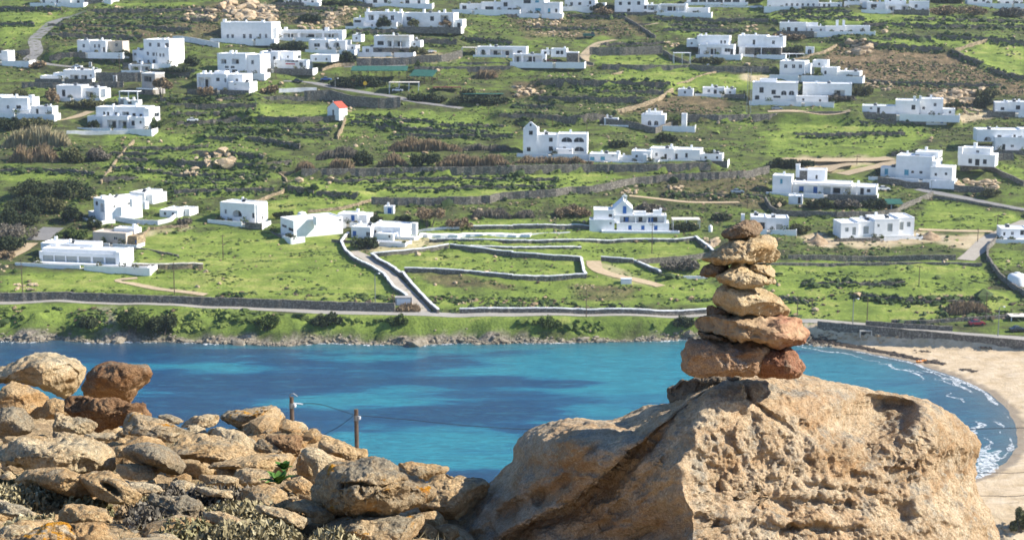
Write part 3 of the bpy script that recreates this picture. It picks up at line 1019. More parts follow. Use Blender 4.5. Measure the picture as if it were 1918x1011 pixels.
        if gb and max(i[1] for i in gb) - min(i[0] for i in gb) > 9:
            xa, xb = min(i[0] for i in gb), max(i[1] for i in gb); ya = min(i[2] for i in gb)
            # low terrace in front with a white edge wall, broken by a gap
            y0 = ya - rg.uniform(2.2, 4.0); xl = xa - rg.uniform(0, 3); xr = xb + rg.uniform(0, 4); mid = xl + (xr - xl) * rg.uniform(.3, .7); hw = rg.uniform(.5, .95)
            for p_, q_ in ((xl, mid - .6), (mid + .6, xr)):
                if q_ - p_ > 1: MB().box(p_, y0 - .12, -2, q_, y0 + .12, hw).build('yard_wall', M['white' if rg.random() < .7 else 'stone'], root)
            MB().box(xr - .12, y0 + .13, -2, xr + .12, ya + 2, hw * 1.2).build('yard_wall', M['white'], root)
            MB().box(xl + .14, y0 + .14, -2.0, xr - .14, ya - .16, .10).build('terrace', M['cream'], root)
            for q_ in range(int(rg.integers(2, 6))):
                x_ = rg.uniform(xl, xr); r_ = rg.uniform(.5, 1.4)
                potted.append((root, x_, y0 + rg.uniform(.5, 1.6), r_))
    root['_s'] = s
    return root, s, loc


def H_(*a, **k):
    r = house(*a, **k)
    if '_s' in r[0]: del r[0]['_s']
    return r


C = 'chimney'
H_('A', 'white house at the top left edge above the winding road', -8, '285 -60 520 36 0 7; 520 -15 640 34 1 6; 255 36 545 52 -3 3 stone', 'w 305 0 325 25; w 410 0 425 25; d 560 5 580 30')
H_('A', 'low white house with a beige stone wing beside the road bend', -14, '650 300 742 388 0.5 7; 555 297 650 396 0 8; 742 298 785 390 -0.6 5; 785 302 898 372 1 6 beige', 'w 595 325 615 350; w 680 325 695 350; w 712 325 728 350; w 840 315 860 340; d 760 345 775 385')
H_('A', 'tall three-storey white house with a bright right wall', -16, '1045 292 1245 470 0 13; 1170 350 1262 474 -2.5 3; 945 372 1045 470 1 6; 990 425 1045 470 -1.5 3',
   'w 1085 315 1105 342; w 1150 315 1172 345; w 1212 315 1240 350; w 1065 380 1083 408; w 1110 385 1128 410; w 1138 385 1153 410; w 1068 438 1085 462; d 1110 436 1130 466; w 1185 390 1200 415; w 1210 390 1225 415; w 955 390 975 410', extra={C: [(1175, 280, 1195, 300)]})
H_('A', 'flat white garage with two dark openings under the three-storey house', -5, '935 474 1112 525 0 6', 'p 950 486 1022 523; p 1032 486 1092 523')
H_('A', 'large two-level white villa on a dark stone base, upper left', -12, '1605 168 1985 296 0 11; 1600 296 1990 380 -2 6 stone; 1985 205 2010 300 2 6', 'w 1645 255 1662 282; w 1680 255 1700 282; w 1768 252 1788 284; w 1815 252 1835 284; w 1620 312 1642 345; p 1760 305 1870 362; w 1890 250 1905 280; w 1935 250 1950 280', extra={C: [(1608, 145, 1630, 178), (1900, 150, 1920, 175)]})
H_('A', 'two-storey white house with an upper loggia below the large villa', -18, '1580 396 1800 545 0 8; 1800 400 1900 530 1 9', 'p 1605 435 1648 470; p 1690 432 1748 470; w 1635 485 1665 502; w 1680 485 1710 502; k 1640 510 1670 534; k 1690 510 1730 534; w 1830 440 1850 470', extra={C: [(1662, 372, 1682, 400)]})
H_('A', 'white house with a low dark porch and small chimney beside tan bushes', -16, '1430 542 1660 656 0 8; 1660 542 1776 652 0.6 9; 1705 597 1866 685 -4 7; 1540 520 1620 545 3 4', 'p 1440 568 1535 640; k 1578 568 1605 592; w 1720 570 1740 590; d 1745 615 1765 640; k 1745 610 1766 642; w 1640 570 1655 600', extra={C: [(1460, 518, 1482, 548)]})
H_('A', 'low white bungalow with a sloping ramp roof and shaded porch', -8, '460 516 645 590 0 7; 645 516 700 592 -0.5 7; 290 560 460 592 -1 6; 380 538 460 566 0.5 5', 'p 510 550 580 585; p 592 552 640 586')
H_('A', 'small flat-roofed white house with one tall dark window', -10, '410 627 600 720 0 7; 600 642 728 720 1 7; 725 648 766 690 2 5', 'k 450 658 476 706; p 622 668 682 716')
H_('A', 'white house at the left edge with a tall corner chimney', -16, '0 715 216 830 0 8; -120 705 0 820 0.5 8; 262 772 430 842 -2 4; 120 800 262 848 -3 3', 'w 45 770 65 795; k 122 768 160 798; d 300 790 320 830; k -60 740 -30 780', extra={C: [(208, 690, 236, 730)]})
H_('A', 'large white villa with a columned portico and dark round bushes', -14, '740 850 940 942 0 4; 665 786 800 855 3 7; 800 780 1050 852 3.6 7; 1050 790 1090 940 1.5 9; 615 855 740 942 1 5; 940 850 1060 942 1 5; 1005 857 1085 940 -1.5 4',
   'p 778 878 855 940; p 862 880 935 940; k 720 820 735 848; k 750 820 768 848; k 805 822 826 850; p 862 815 915 850; k 940 825 966 852; k 995 830 1017 855; w 650 890 670 920; k 955 880 985 915; w 1110 830 1130 860')
H_('A', 'small white block on a stone base at the far left edge', -10, '12 376 62 455 0 6; -60 455 200 505 -1 5 stone; -60 400 12 455 0.5 5')
H_('A', 'unfinished grey stone tower house beside the tall grey wall', -26, '1030 538 1140 690 0 6 grey; 1010 650 1140 700 -2 3 stone', 'p 1050 560 1110 600; d 1060 640 1080 688', name='stone_tower')
H_('A', 'low white shelter with a flat canopy on posts near the stone tower', -8, '900 735 1010 768 0 4; 850 720 900 770 1 4 grey', 'k 930 742 960 762', extra={'slab': [(868, 668, 1012, -0.5, 3.5, 735, 'white')]})
H_('A', 'white skyline block above the stony hillside, upper left', -8, '665 -30 830 12 0 7', 'w 690 -10 710 5; w 760 -10 780 5')
H_('B', 'white skyline house with a blue-shaded front left of centre', -8, '200 -45 385 32 0 8; 385 -40 450 40 -0.5 8', 'w 240 0 262 22; w 310 0 330 22; k 350 -15 372 8; d 405 5 422 38')
H_('B', 'row of long white roofs on the skyline above the two-storey villa', -8, '800 -30 1050 40 0 8; 1050 -22 1240 46 -1 8; 700 -20 800 20 1 6', 'k 850 0 880 25; k 930 0 955 25; k 1090 5 1120 30; k 1180 5 1200 35')
H_('B', 'white skyline house with stepped roofs right of the villa', -8, '1480 32 1640 82 0 7; 1640 20 1780 95 -1 8; 1780 -20 1900 96 0 8', 'k 1500 45 1530 70; k 1670 50 1730 85; k 1800 20 1830 50; w 1830 60 1860 85')
H_('B', 'long two-storey white villa with many chimneys and a round dark tree', -12, '790 92 1035 205 0 9; 1070 96 1440 212 0.5 9; 1035 100 1070 214 -0.6 9; 698 137 790 192 1 6; 1440 142 1500 215 1.5 7; 790 165 1035 210 -2.5 3',
   'p 815 110 858 150; p 895 108 955 150; w 980 115 1005 150; k 1095 125 1132 152; k 1268 120 1296 152; p 1345 112 1402 152; w 1160 165 1180 200; p 1380 165 1425 205; k 705 150 755 168; k 1460 165 1485 205', extra={C: [(795, 68, 812, 96), (935, 70, 955, 96), (1040, 68, 1056, 104), (1210, 68, 1226, 98), (1360, 68, 1376, 98)]})
H_('B', 'long low white house with a continuous grey shaded veranda', -6, '155 228 630 290 0 8', 'p 195 248 300 286; p 320 248 480 286; p 495 248 600 286', extra={C: [(195, 204, 216, 232), (495, 204, 522, 232)]})
H_('B', 'white house with one arched window below the long veranda house', -12, '380 296 530 372 0 7; 530 300 655 374 0.5 8; 690 256 756 306 3 5; 655 330 720 375 2 6', 'w 420 320 464 346; a 560 310 610 346; a 505 312 528 350')
H_('B', 'cluster of white shops with a blue-shaded signboard front', -14, '145 442 392 505 -3 7; 20 382 160 515 0 8; 160 382 262 442 2 8; 392 402 552 450 1 9; -20 400 20 515 1 6', 'k 40 415 62 438; k 118 415 137 442; p 55 470 92 498; w 335 456 362 480; w 280 410 300 435')
H_('B', 'white flat-roofed villa standing on a grey stone lower storey', -8, '850 345 1112 396 0 8 stone; 855 266 1120 345 0.4 8; 1110 300 1190 346 2 7; 765 347 850 394 0.8 5', 'k 880 304 932 332; p 955 300 985 344; p 1000 298 1088 344; d 885 360 916 396; p 1040 362 1090 396; w 790 360 815 385', extra={'slab': [(935, 264, 1124, -2.2, -0.02, 345, 'cream')]})
H_('B', 'long low white house with a wide grey porch left of the carport', -8, '1605 345 1965 410 0 7', 'd 1640 365 1662 408; p 1702 364 1782 408; p 1790 366 1866 408; k 1900 370 1935 395', extra={'slab': [(1498, 350, 1606, -1.5, 4, 410, 'cream')]})
# signboard lettering on the shop front is too small to read: dark and red strips
H_('C', 'cubic white two-storey skyline house with dark square windows', -10, '0 -40 230 106 0 10; 230 22 345 106 -0.5 9', 'k 80 2 132 28; k 0 62 42 86; T 165 5 192 22; T 165 62 207 82; T 258 62 276 98; k 310 65 326 92')
H_('C', 'white skyline house with a flat lower terrace right of the cubic one', -10, '380 -20 600 62 0 8; 440 62 560 120 -4 4; 600 25 670 66 1 6', 'k 478 20 500 40; k 555 12 572 35; w 420 20 440 45; d 520 80 540 118')
H_('C', 'wide white skyline villa with a long shaded upper gallery', -12, '870 -20 960 104 0.6 9; 745 6 870 106 0 9; 955 40 1060 125 -0.6 8; 1060 34 1255 92 0 8; 1060 92 1255 126 -0.5 8 stone; 1255 60 1412 125 0.8 8',
   'k 775 18 797 42; k 838 18 860 40; k 835 68 858 88; k 905 14 927 40; k 950 44 976 70; p 985 42 1046 76; k 948 86 976 112; k 1000 94 1026 122; p 1078 44 1242 82; w 1300 80 1325 105', extra={C: [(1000, 22, 1016, 44)]})
H_('C', 'long white skyline building with a row of glazed bays', -6, '1270 -20 1690 30 0 8', 'k 1300 0 1350 24; k 1360 0 1410 24; k 1420 0 1470 24; k 1480 0 1530 24; k 1540 0 1590 24; k 1600 0 1650 24')
H_('C', 'white carport house with a small gable and a red car beneath', -8, '0 402 242 462 0 5; 272 360 386 420 3 6; 386 385 470 460 3 5 stone; 200 372 262 405 3 4', 'p 12 412 62 458; p 78 412 212 458; k 310 374 336 400; k 342 374 362 400; k 222 380 240 400')
H_('C', 'left white villa of the twin pair, with a side-lit upper cube', -14, '1360 332 1610 406 -2 8; 1340 268 1568 332 2 8; 1265 292 1345 348 3 7', 'p 1418 352 1522 402; w 1545 356 1584 382; w 1505 298 1520 322; w 1530 298 1546 322; d 1350 360 1370 404; k 1585 360 1605 400', extra={C: [(1350, 254, 1370, 285, 4)]})
H_('C', 'right white villa of the twin pair, with a stone-walled lower floor', -16, '1700 345 1950 408 -1 8 stone; 1640 264 1842 346 2 9; 1842 272 1960 346 1.6 9; 1655 346 1702 412 0 6', 'k 1745 294 1762 330; p 1765 350 1860 402; p 1870 350 1935 402; w 1880 298 1900 325', extra={C: [(1660, 246, 1680, 280, 4)]})
H_('C', 'small cubic white hut on the brown dirt bank', -10, '1205 652 1312 702 0 5')
H_('C', 'single-storey white cottage with one dark door below the green field', -8, '1385 642 1540 692 0 6; 1540 652 1622 690 1 6', 'd 1464 655 1486 691; w 1530 665 1545 688; w 1420 655 1438 675')
H_('C', 'domed white house inside a stone-walled courtyard', -10, '938 838 1108 920 0 7; 965 818 1080 872 1.5 5; 672 868 772 910 -1 3; 1225 828 1262 900 0 3', 'c 985 880 1010 915; c 1030 880 1060 915', extra={C: [(984, 795, 1000, 822)]})
H_('D', 'long white skyline building with a row of small windows, upper right', -8, '0 -20 365 62 0 9; 365 24 530 78 -1 8', '; '.join('w %d 28 %d 48' % (x, x + 16) for x in range(130, 360, 38)) + '; k 395 32 412 58; k 430 32 446 58; k 500 35 515 60')
H_('D', 'small white skyline cube between the two long buildings', -8, '568 -20 660 25 0 7; 660 0 735 52 -1 7', 'w 600 0 615 18; k 690 15 712 45')
H_('D', 'pale blue-shaded skyline villa with a dark triangular roof shade', -14, '860 36 1020 86 -2 8; 730 22 862 72 0 8; 850 -30 1000 38 2 8; 1020 12 1160 88 0 9', 'p 882 48 928 82; p 972 46 1012 84; k 760 35 800 60; w 1060 35 1080 60')
H_('D', 'white skyline house furthest to the upper right', -8, '1455 -20 1630 34 0 8; 1680 6 1842 42 -1 7', 'k 1500 -5 1525 15; k 1560 -5 1580 15; k 1720 15 1745 35; k 1790 15 1810 35')
H_('D', 'long white farmhouse with two tall chimneys in the upper right fields', -10, '88 170 275 236 0 7; 275 172 358 236 1 7; 285 197 412 242 -1 5; 412 196 546 284 -3 9; 546 192 722 262 -2 9', 'k 140 202 166 232; k 194 204 216 232; k 444 224 472 256; k 512 222 536 252; k 568 224 592 252; w 655 222 676 246', extra={C: [(484, 148, 502, 200), (530, 148, 547, 200)]})
H_('D', 'arched white dovecote beside the right twin villa', -12, '275 345 335 402 0 3', 'c 290 360 318 395', name='dovecote', cat='dovecote')
H_('D', 'white house with three small windows and a bright stepped right side', -20, '90 452 262 556 0 10; 262 470 300 552 1 9; 372 492 482 562 0 7; 480 517 632 602 1 7; 455 562 562 604 -3 4; 300 440 400 490 5 6', 'w 120 474 142 502; w 174 474 196 502; w 220 474 242 502; k 395 515 410 540; d 510 565 530 600; k 560 540 585 565', extra={C: [(122, 434, 140, 456)]})
H_('D', 'white villa with two arched windows and a long garden wall', -10, '-110 605 212 746 0 9; 200 702 425 752 -2 4; 246 607 592 692 5 8; -60 580 60 612 3 5', 'c 94 662 132 696; c 148 662 187 696; k 26 658 56 690; k 40 700 90 716; p 468 652 542 690; k -60 640 -30 680; k -90 700 -60 730')
H_('D', 'white house with a flat annex and small dark windows above the long wall', -14, '692 780 920 842 0 7; 920 737 1085 846 0.6 9; 1085 722 1245 832 3 8; 1245 792 1328 832 2 5', 'w 745 790 762 806; k 1030 768 1056 802; k 1104 778 1122 798; d 795 790 815 838; w 1180 750 1200 775', extra={C: [(1040, 705, 1058, 742), (1080, 700, 1096, 730)]})
H_('D', 'small white hut with a blue door below the long wall', -6, '1155 852 1240 914 0 4; 1240 855 1300 916 0.3 4', 'D 1254 865 1277 902; k 1190 870 1210 898')
H_('D', 'white house at the right edge with a slanted white stair', -10, '1655 752 1745 822 0 7; 1745 746 1890 832 0.6 7; 1640 826 1700 862 -3 2', 'k 1695 785 1720 806; k 1800 770 1830 800')
H_('H', 'white house at the right edge with an arched opening, above the compound', -6, '1650 32 1900 126 -2 6; 1530 -24 1840 62 1 8; 1840 -30 1920 60 1.5 8', 'a 1580 28 1632 58; k 1674 14 1702 36; k 1778 8 1802 40; w 1760 84 1782 102; d 1700 80 1722 122')
H_('E', 'tall white house with a bright blank right wall beside dark trees', -48, '672 478 785 636 0 13; 580 592 672 642 1 4', 'a 735 505 772 570; w 835 524 848 542; w 920 515 938 532; k 690 500 715 530', extra={C: [(700, 455, 720, 482), (830, 450, 855, 482, 7), (905, 455, 925, 482, 9)]})
H_('E', 'flat white outbuilding with a garage behind the tall bright house', -22, '940 432 1062 512 0 10; 1062 440 1110 512 1 8', 'p 1120 520 1150 556; k 960 450 990 470; d 1075 515 1090 555')
H_('E', 'white terrace pavilion beside the rounded courtyard wall', -16, '1160 562 1300 612 0 8; 1240 548 1345 600 4 6')
H_('E', 'low beige shed with two flat white roofs and a climbing plant', -18, '668 722 930 806 0 6 beige; 780 686 942 722 4 4; 930 740 1000 800 1 5 tanstone', 'd 740 760 765 800; w 830 750 860 770; D 985 765 1000 790')
H_('E', 'long white restaurant with five wide glazed bays on a stone base', -12, '270 872 870 952 0 8; 205 808 330 884 6 7; 330 806 605 842 7 6; 268 952 1140 1002 -3.5 5 stone; 275 846 868 872 1.5 6; 870 856 905 960 -1 9',
   'g 296 896 380 946; g 388 896 470 946; g 478 896 562 946; g 576 896 668 946; g 684 896 768 946; g 780 896 858 946; k 232 852 256 876; p 350 815 420 840')
H_('E', 'white single-storey house with an arched porch on the tan-walled terrace', -24, '1595 512 1868 652 0 7; 1868 514 1880 652 0.5 6', 'a 1690 562 1766 614; w 1628 564 1646 596; k 1846 576 1864 612')
H_('F', 'long white barn seen end-on with a bright side wall', -58, '165 625 287 750 0 16.5', 'k 178 674 222 692; k 238 682 284 704; w 592 640 612 656', extra={C: [(300, 572, 330, 606, 6)]})
H_('F', 'low white annex with a blue door behind the long barn', -14, '592 588 742 656 0 6; 742 592 806 656 0.5 6', 'D 692 590 718 638')
H_('F', 'tiny white hut with a blue door alone on the grass', -6, '930 532 1000 586 0 2.6', 'D 956 540 986 584')
H_('F', 'white farmhouse with a broad bright roof and round dark bush in front', -18, '690 682 835 762 0 7; 785 672 1032 722 3 11; 890 722 1012 792 -1 5; 905 778 1155 822 -5 2; 1012 740 1150 800 1 4', 'B 658 710 690 750; B 700 712 728 750; w 800 715 830 745; w 975 730 990 750; k 1085 755 1110 780', extra={C: [(1120, 632, 1155, 690, 2)]})
H_('G', 'white chapel-house with a bell gable and arched upper windows', -6, '180 14 325 152 0 8; 78 -28 180 154 -0.5 8; 325 8 540 152 0.4 8; 322 118 440 156 -3 3', 'c 354 30 432 66; c 444 30 518 66; c 448 98 518 132; k 105 106 132 136; k 264 34 292 64; k 264 98 292 132; w 364 98 386 126; w 414 112 432 131; k 120 -14 148 15')
H_('G', 'low white cottage with teal shutters behind the stone wall', -10, '560 152 770 206 0 6; 860 126 1000 192 1 6; 770 170 860 206 1 5', 'T 564 174 598 202; T 640 170 672 198; w 720 145 740 165', extra={C: [(754, 128, 777, 182, 1), (948, 148, 976, 184, -1)]})
H_('G', 'white cottage with several small doors right of the teal shutters', -14, '1000 112 1172 196 0 7; 1172 116 1355 196 0.6 8; 1355 142 1510 200 1 5', 'w 1040 144 1056 170; d 1104 150 1122 192; d 1180 146 1197 186; d 1250 140 1268 172', extra={C: [(1145, 92, 1160, 118)]})
# the church complex
r, s, loc = H_('G', 'white church complex with blue doors and a small bell tower', -3,
   '760 657 1138 720 0 7; 740 600 1120 657 1.5 5.5; 730 552 875 600 2.5 9; 590 562 735 634 1.5 7; 560 634 742 712 -0.5 5; 650 718 1212 738 -2.5 2.4; 1025 564 1086 598 3 3; 882 574 972 598 3 3',
   'D 737 657 762 706; D 842 672 867 716; D 936 672 961 714; D 1029 672 1055 714; p 782 607 892 653; p 900 607 977 653; p 984 607 1104 653; B 802 556 828 586; k 700 590 725 612; w 705 650 722 668', name='white_church', cat='church', group=None, extra={C: [(1070, 545, 1088, 570, 4)]})
# gable and bell tower of the chapel, blue doors in the gallery
a = loc(730, 553, 2.5); b = loc(875, 553, 2.5); c = loc(803, 488, 2.5)
gw = MB(); y0, y1 = 2.5, 11.4
gw.v = [(a[0], y0, a[2]), (b[0], y0, b[2]), (c[0], y0, c[2]), (a[0], y1, a[2]), (b[0], y1, b[2]), (c[0], y1, c[2])]
gw.f = [(0, 1, 2), (5, 4, 3), (0, 2, 5, 3), (1, 4, 5, 2)]
gw.build('gable', M['white'], r)
p = loc(797, 490, 2.6); q = loc(831, 462, 2.6)
tw = MB(); w_ = (q[0] - p[0])
tw.box(p[0], 2.6, p[2] - 0.6, p[0] + w_ * 0.28, 3.4, q[2]); tw.box(q[0] - w_ * 0.28, 2.6, p[2] - 0.6, q[0], 3.4, q[2])
tw.box(p[0] - 0.1, 2.5, q[2] + 0.003, q[0] + 0.1, 3.5, q[2] + 0.35)
tw.box(p[0] + w_ * 0.3, 2.7, q[2] + 0.353, q[0] - w_ * 0.3, 3.3, q[2] + 0.8)
tt = tw.build('bell_tower', M['white'], r)
MB().lathe([(0.28, q[2] - 0.75), (0.2, q[2] - 0.45), (0.06, q[2] - 0.25)], 10, ((p[0] + q[0]) / 2, 3.0)).build('bell', M['dframe'], tt)
p = loc(803, 583, 2.45); q = loc(828, 531, 2.45)
MB().box(p[0], 2.42, p[2], q[0], 2.49, q[2]).build('door', M['blue'], r)
for x0 in (820, 990, 1010):
    p = loc(x0, 653, 3.5); q = loc(x0 + (25 if x0 == 820 else 14), 612, 3.5)
    MB().box(p[0], 3.55, p[2], q[0], 3.63, q[2]).build('shutter', M['blue'], r)
r, s, loc = H_('G', 'bell-gabled tower front of the chapel-house over the brown reeds', -6, '86 -60 174 -26 0 1.2', name='bell_gable', cat='bell gable', group=None) if False else (None, None, None)
H_('H', 'white house partly hidden behind the top stone of the cairn', -6, '-8 618 150 706 -0.6 7; -120 612 -8 706 0 7; -190 596 -165 650 2 2', 'g 60 662 106 702; k -60 650 -20 700')
H_('H', 'long white villa with two blue doors and sloping bright roofs', -16, '190 382 600 442 0 9; 52 322 186 442 -1.5 6; 600 382 765 442 0.5 9; 190 268 275 352 9 4 stone; 272 268 400 350 8 6; 190 364 590 384 1.5 8', 'D 235 394 267 440; D 334 392 362 440; p 404 392 590 440; k 700 395 725 420; d 655 390 680 438; T 105 345 122 380; k 330 305 345 335', extra={C: [(188, 228, 216, 300, 9)], 'slab': [(196, 366, 640, -2.2, -0.02, 442, 'white')]})
H_('H', 'tiny white outbuilding with a dark door under the blue-doored villa', -12, '152 457 250 518 0 4', 'd 218 464 238 512')
H_('H', 'large stepped white compound on the rise, brightest on its right side', -24, '942 168 1180 332 0 9; 838 258 942 326 1 4; 1052 132 1206 170 4 7; 1180 200 1210 335 -1.5 12; 1316 132 1556 216 9 8; 1334 84 1520 132 11 6; 1180 240 1320 335 -3 8', 'T 864 268 888 312; T 998 268 1028 308; k 1044 274 1062 292; k 1098 274 1118 292; k 1384 164 1408 198; d 1428 164 1456 212; k 1478 164 1502 198; w 1425 100 1445 118', extra={C: [(1314, 82, 1342, 134, 9), (1404, 44, 1426, 86, 12)]})
H_('H', 'white house under construction with grey boarded windows and bare soil around', 6, '530 652 660 762 0 8; 660 642 782 763 0.8 8; 782 628 966 755 0.3 9; 966 618 1086 752 1.2 9; 528 762 790 806 -0.6 6 grey; 790 752 1080 778 0.1 5 grey',
   'g 560 684 586 714; g 614 682 641 740; g 704 678 743 732; g 802 662 819 684; g 878 660 916 717; g 976 650 1006 707; g 1030 650 1058 685; p 560 764 586 788; p 614 764 641 804')
H_('H', 'low white house with a grey stone terrace at the right edge', -6, '1700 696 1890 768 0 7; 1672 770 1890 842 -3 4 stone', 'k 1835 704 1862 738; k 1715 720 1730 745; w 1770 715 1790 740')

# ---- small buildings of other kinds
def wedge(tile, name, label, cat, x0, yeave, x1, ybot, yridge, dep, rz, wallm, roofm):
    G = hit(*tp(tile, (x0 + x1) / 2, ybot)); s = scale_at(G); w = (x1 - x0) * KZ / s / math.cos(math.radians(rz)) / 2
    h1 = (ybot - yeave) * KZ / s; h2 = (ybot - yridge) * KZ / s
    r = empty(name, tuple(G), math.radians(rz)); tag(r, label, cat)
    m = MB(); m.v = [(-w, 0, -1.5), (w, 0, -1.5), (w, 0, h1), (0, 0, h2), (-w, 0, h1), (-w, dep, -1.5), (w, dep, -1.5), (w, dep, h1), (0, dep, h2), (-w, dep, h1)]
    m.f = [(0, 1, 2, 3, 4), (9, 8, 7, 6, 5), (1, 6, 7, 2), (5, 0, 4, 9)]
    m.build('wall', M[wallm], r)
    for sg in (-1, 1):
        m = MB(); e = 0.06
        m.v = [(sg * (w + 0.15), -0.02, h1 - 0.12), (0, -0.02, h2 + 0.02), (0, dep + 0.15, h2 + 0.02), (sg * (w + 0.15), dep + 0.15, h1 - 0.12)]
        m.v += [(x, y, z + 0.14) for x, y, z in m.v]
        m.f = [(0, 1, 2, 3), (7, 6, 5, 4), (0, 4, 5, 1), (1, 5, 6, 2), (2, 6, 7, 3), (3, 7, 4, 0)]
        m.build('roof', M[roofm], r)
    return r, s, w, h1, h2


r, s, w, h1, h2 = wedge('B', 'red_roofed_chapel', 'tiny white chapel with a red gable roof at the road bend', 'chapel', 515, 800, 608, 860, 758, 4.6, -36, 'white', 'redtile')
MB().box(-0.4, -0.05, -0.2, 0.4, 0.02, h1 * 0.75).build('door', M['pane'], r)
MB().box(-0.05, 0.0, h2, 0.05, 0.12, h2 + 0.55).build('cross', M['white'], r)
# gable with bell opening on the chapel-house
G = hit(*tp('G', 250, 152)); s = scale_at(G)
gx0, gx1 = (78 - 250) * KZ / s, (180 - 250) * KZ / s
for o in [o for o in COL.objects if o.get('label', '').startswith('white chapel-house')]:
    zt = (152 + 28) * KZ / s; zr = (152 + 80) * KZ / s; cxm = (gx0 + gx1) / 2
    m = MB(); m.v = [(gx0, -0.55, zt + 0.1), (gx1, -0.55, zt + 0.1), (gx1 * 0.75 + cxm * 0.25, -0.55, zt + (zr - zt) * 0.45), (cxm + 0.35, -0.55, zr), (cxm - 0.35, -0.55, zr), (gx0 * 0.75 + cxm * 0.25, -0.55, zt + (zr - zt) * 0.45)]
    m.v += [(x, 0.4, z) for x, y, z in m.v]
    m.f = [(0, 1, 2, 3, 4, 5), (11, 10, 9, 8, 7, 6)] + [(i, (i + 1) % 6, 6 + (i + 1) % 6, 6 + i) for i in range(6)]
    m.build('gable', M['white'], o)
    MB().box(cxm - 0.3, -0.58, zr - 1.5, cxm + 0.3, -0.553, zr - 0.6).build('bell_opening', M['pane'], o)


def canopy(tile, name, label, cat, x0, ytop, x1, ybot, dep, mat, posts='frame', rz=0, slope=0.0):
    G = hit(*tp(tile, (x0 + x1) / 2, ybot)); s = scale_at(G); w = (x1 - x0) * KZ / s / 2; h = (ybot - ytop) * KZ / s
    r = empty(name, tuple(G), math.radians(rz)); tag(r, label, cat)
    m = MB(); m.v = [(-w, 0, h), (w, 0, h), (w, dep, h + slope), (-w, dep, h + slope)]; m.v += [(x, y, z + 0.16) for x, y, z in m.v]
    m.f = [(3, 2, 1, 0), (4, 5, 6, 7), (0, 1, 5, 4), (1, 2, 6, 5), (2, 3, 7, 6), (3, 0, 4, 7)]
    m.build('canopy', M[mat], r)
    n = max(2, int(2 * w / 3.2) + 1)
    for i in range(n):
        for y, dz in ((0.15, 0), (dep - 0.35, slope)):
            xx = -w + 0.2 + (2 * w - 0.4) * i / (n - 1)
            MB().box(xx - 0.1, y, -1.0, xx + 0.1, y + 0.2, h + dz * 0.9 - 0.003).build('post', M[posts], r)
    return r


canopy('G', 'pergola', 'pale flat pergola on posts right of the church', 'pergola', 1165, 634, 1368, 705, 5, 'cream')
canopy('C', 'pergola', 'white pergola frame beside the walled green field', 'pergola', 1172, 392, 1300, 468, 4, 'frame')
canopy('B', 'restaurant_roof', 'long green netting roof of the restaurant above the road bend', 'shade roof', 690, 520, 1100, 610, 7, 'green_net', 'wood', 0, 1.5)
canopy('B', 'restaurant_roof', 'slanting green netting panel on the right end of the restaurant', 'shade roof', 1105, 560, 1290, 622, 6, 'green_net', 'wood', -18, 2.2)
canopy('B', 'restaurant_roof', 'flat white restaurant roof over the blue-grey counter', 'shade roof', 965, 605, 1185, 668, 5, 'cream', 'frame')
canopy('B', 'awning', 'dark red awning right of the restaurant', 'awning', 1285, 640, 1490, 675, 4, 'maroon', 'wood')
canopy('B', 'shade_roof', 'low green netting strip right of the dark red awning', 'shade roof', 1500, 690, 1800, 716, 4, 'green_net', 'wood')
canopy('H', 'shade_roof', 'pale green garden netting in the villa compound corner', 'shade roof', 810, 520, 990, 552, 5, 'green_net', 'frame', 0, 1.0)
canopy('D', 'carport', 'small white carport beside the right twin villa', 'carport', 100, 398, 268, 425, 4, 'white')
canopy('L', 'carport', 'pale carport roof over the parked car at the right edge', 'carport', 1770, 408, 1920, 440, 4, 'cream')
# ================================================================ ground mesh, paint, walls, roads, sea
OCCR = np.zeros((NY, NX))
for nm, A, w, mt in ROADP:
    for p in A:
        ix, iy, k = int((p[0] - GX0) / GDX), int((p[1] - GY0) / GDY), int(w / 2) + 2
        OCCR[max(0, iy - k):iy + k + 1, max(0, ix - k):ix + k + 1] = 1
for o in COL.objects:
    if o.get('category') in ('house', 'church', 'chapel'):
        ix, iy = int((o.location.x - GX0) / GDX), int((o.location.y - GY0) / GDY)
        if 0 <= ix < NX and 0 <= iy < NY: OCCR[max(0, iy - 3):iy + 12, max(0, ix - 12):ix + 13] = 1
lumpy = (1 - OCCR) * sstep(10, 16, SD) * (YY > 424)
# hummocks and low banks that run along the slope
Z += lumpy * (0.42 * np.maximum(-.3, fbm(P3 * np.array([.10, .26, 1]), 4, 43)) + 0.22 * fbm(P3 * np.array([.25, .42, 1]), 3, 47))
Zt = Z
V = np.stack([XX.ravel(), YY.ravel(), Zt.ravel()], -1)
pxx, pyy = project(V)
wx = 5 * vnoise(V * 0.25, 61) + 3 * vnoise(V * 0.8, 62)
wy = 3 * vnoise(V * 0.25, 63) + 1.5 * vnoise(V * 0.8, 64)
qx, qy = pxx + wx, pyy + wy


def in_poly(poly):
    x0, x1 = min(p[0] for p in poly), max(p[0] for p in poly)
    y0, y1 = min(p[1] for p in poly), max(p[1] for p in poly)
    m = np.where((qx > x0) & (qx < x1) & (qy > y0) & (qy < y1))[0]
    r = np.zeros(len(m), bool)
    for (ax, ay), (bx, by) in zip(poly, poly[1:] + poly[:1]):
        if ay == by: continue
        c = ((ay > qy[m]) != (by > qy[m])) & (qx[m] < (bx - ax) * (qy[m] - ay) / (by - ay) + ax)
        r ^= c
    return m[r]


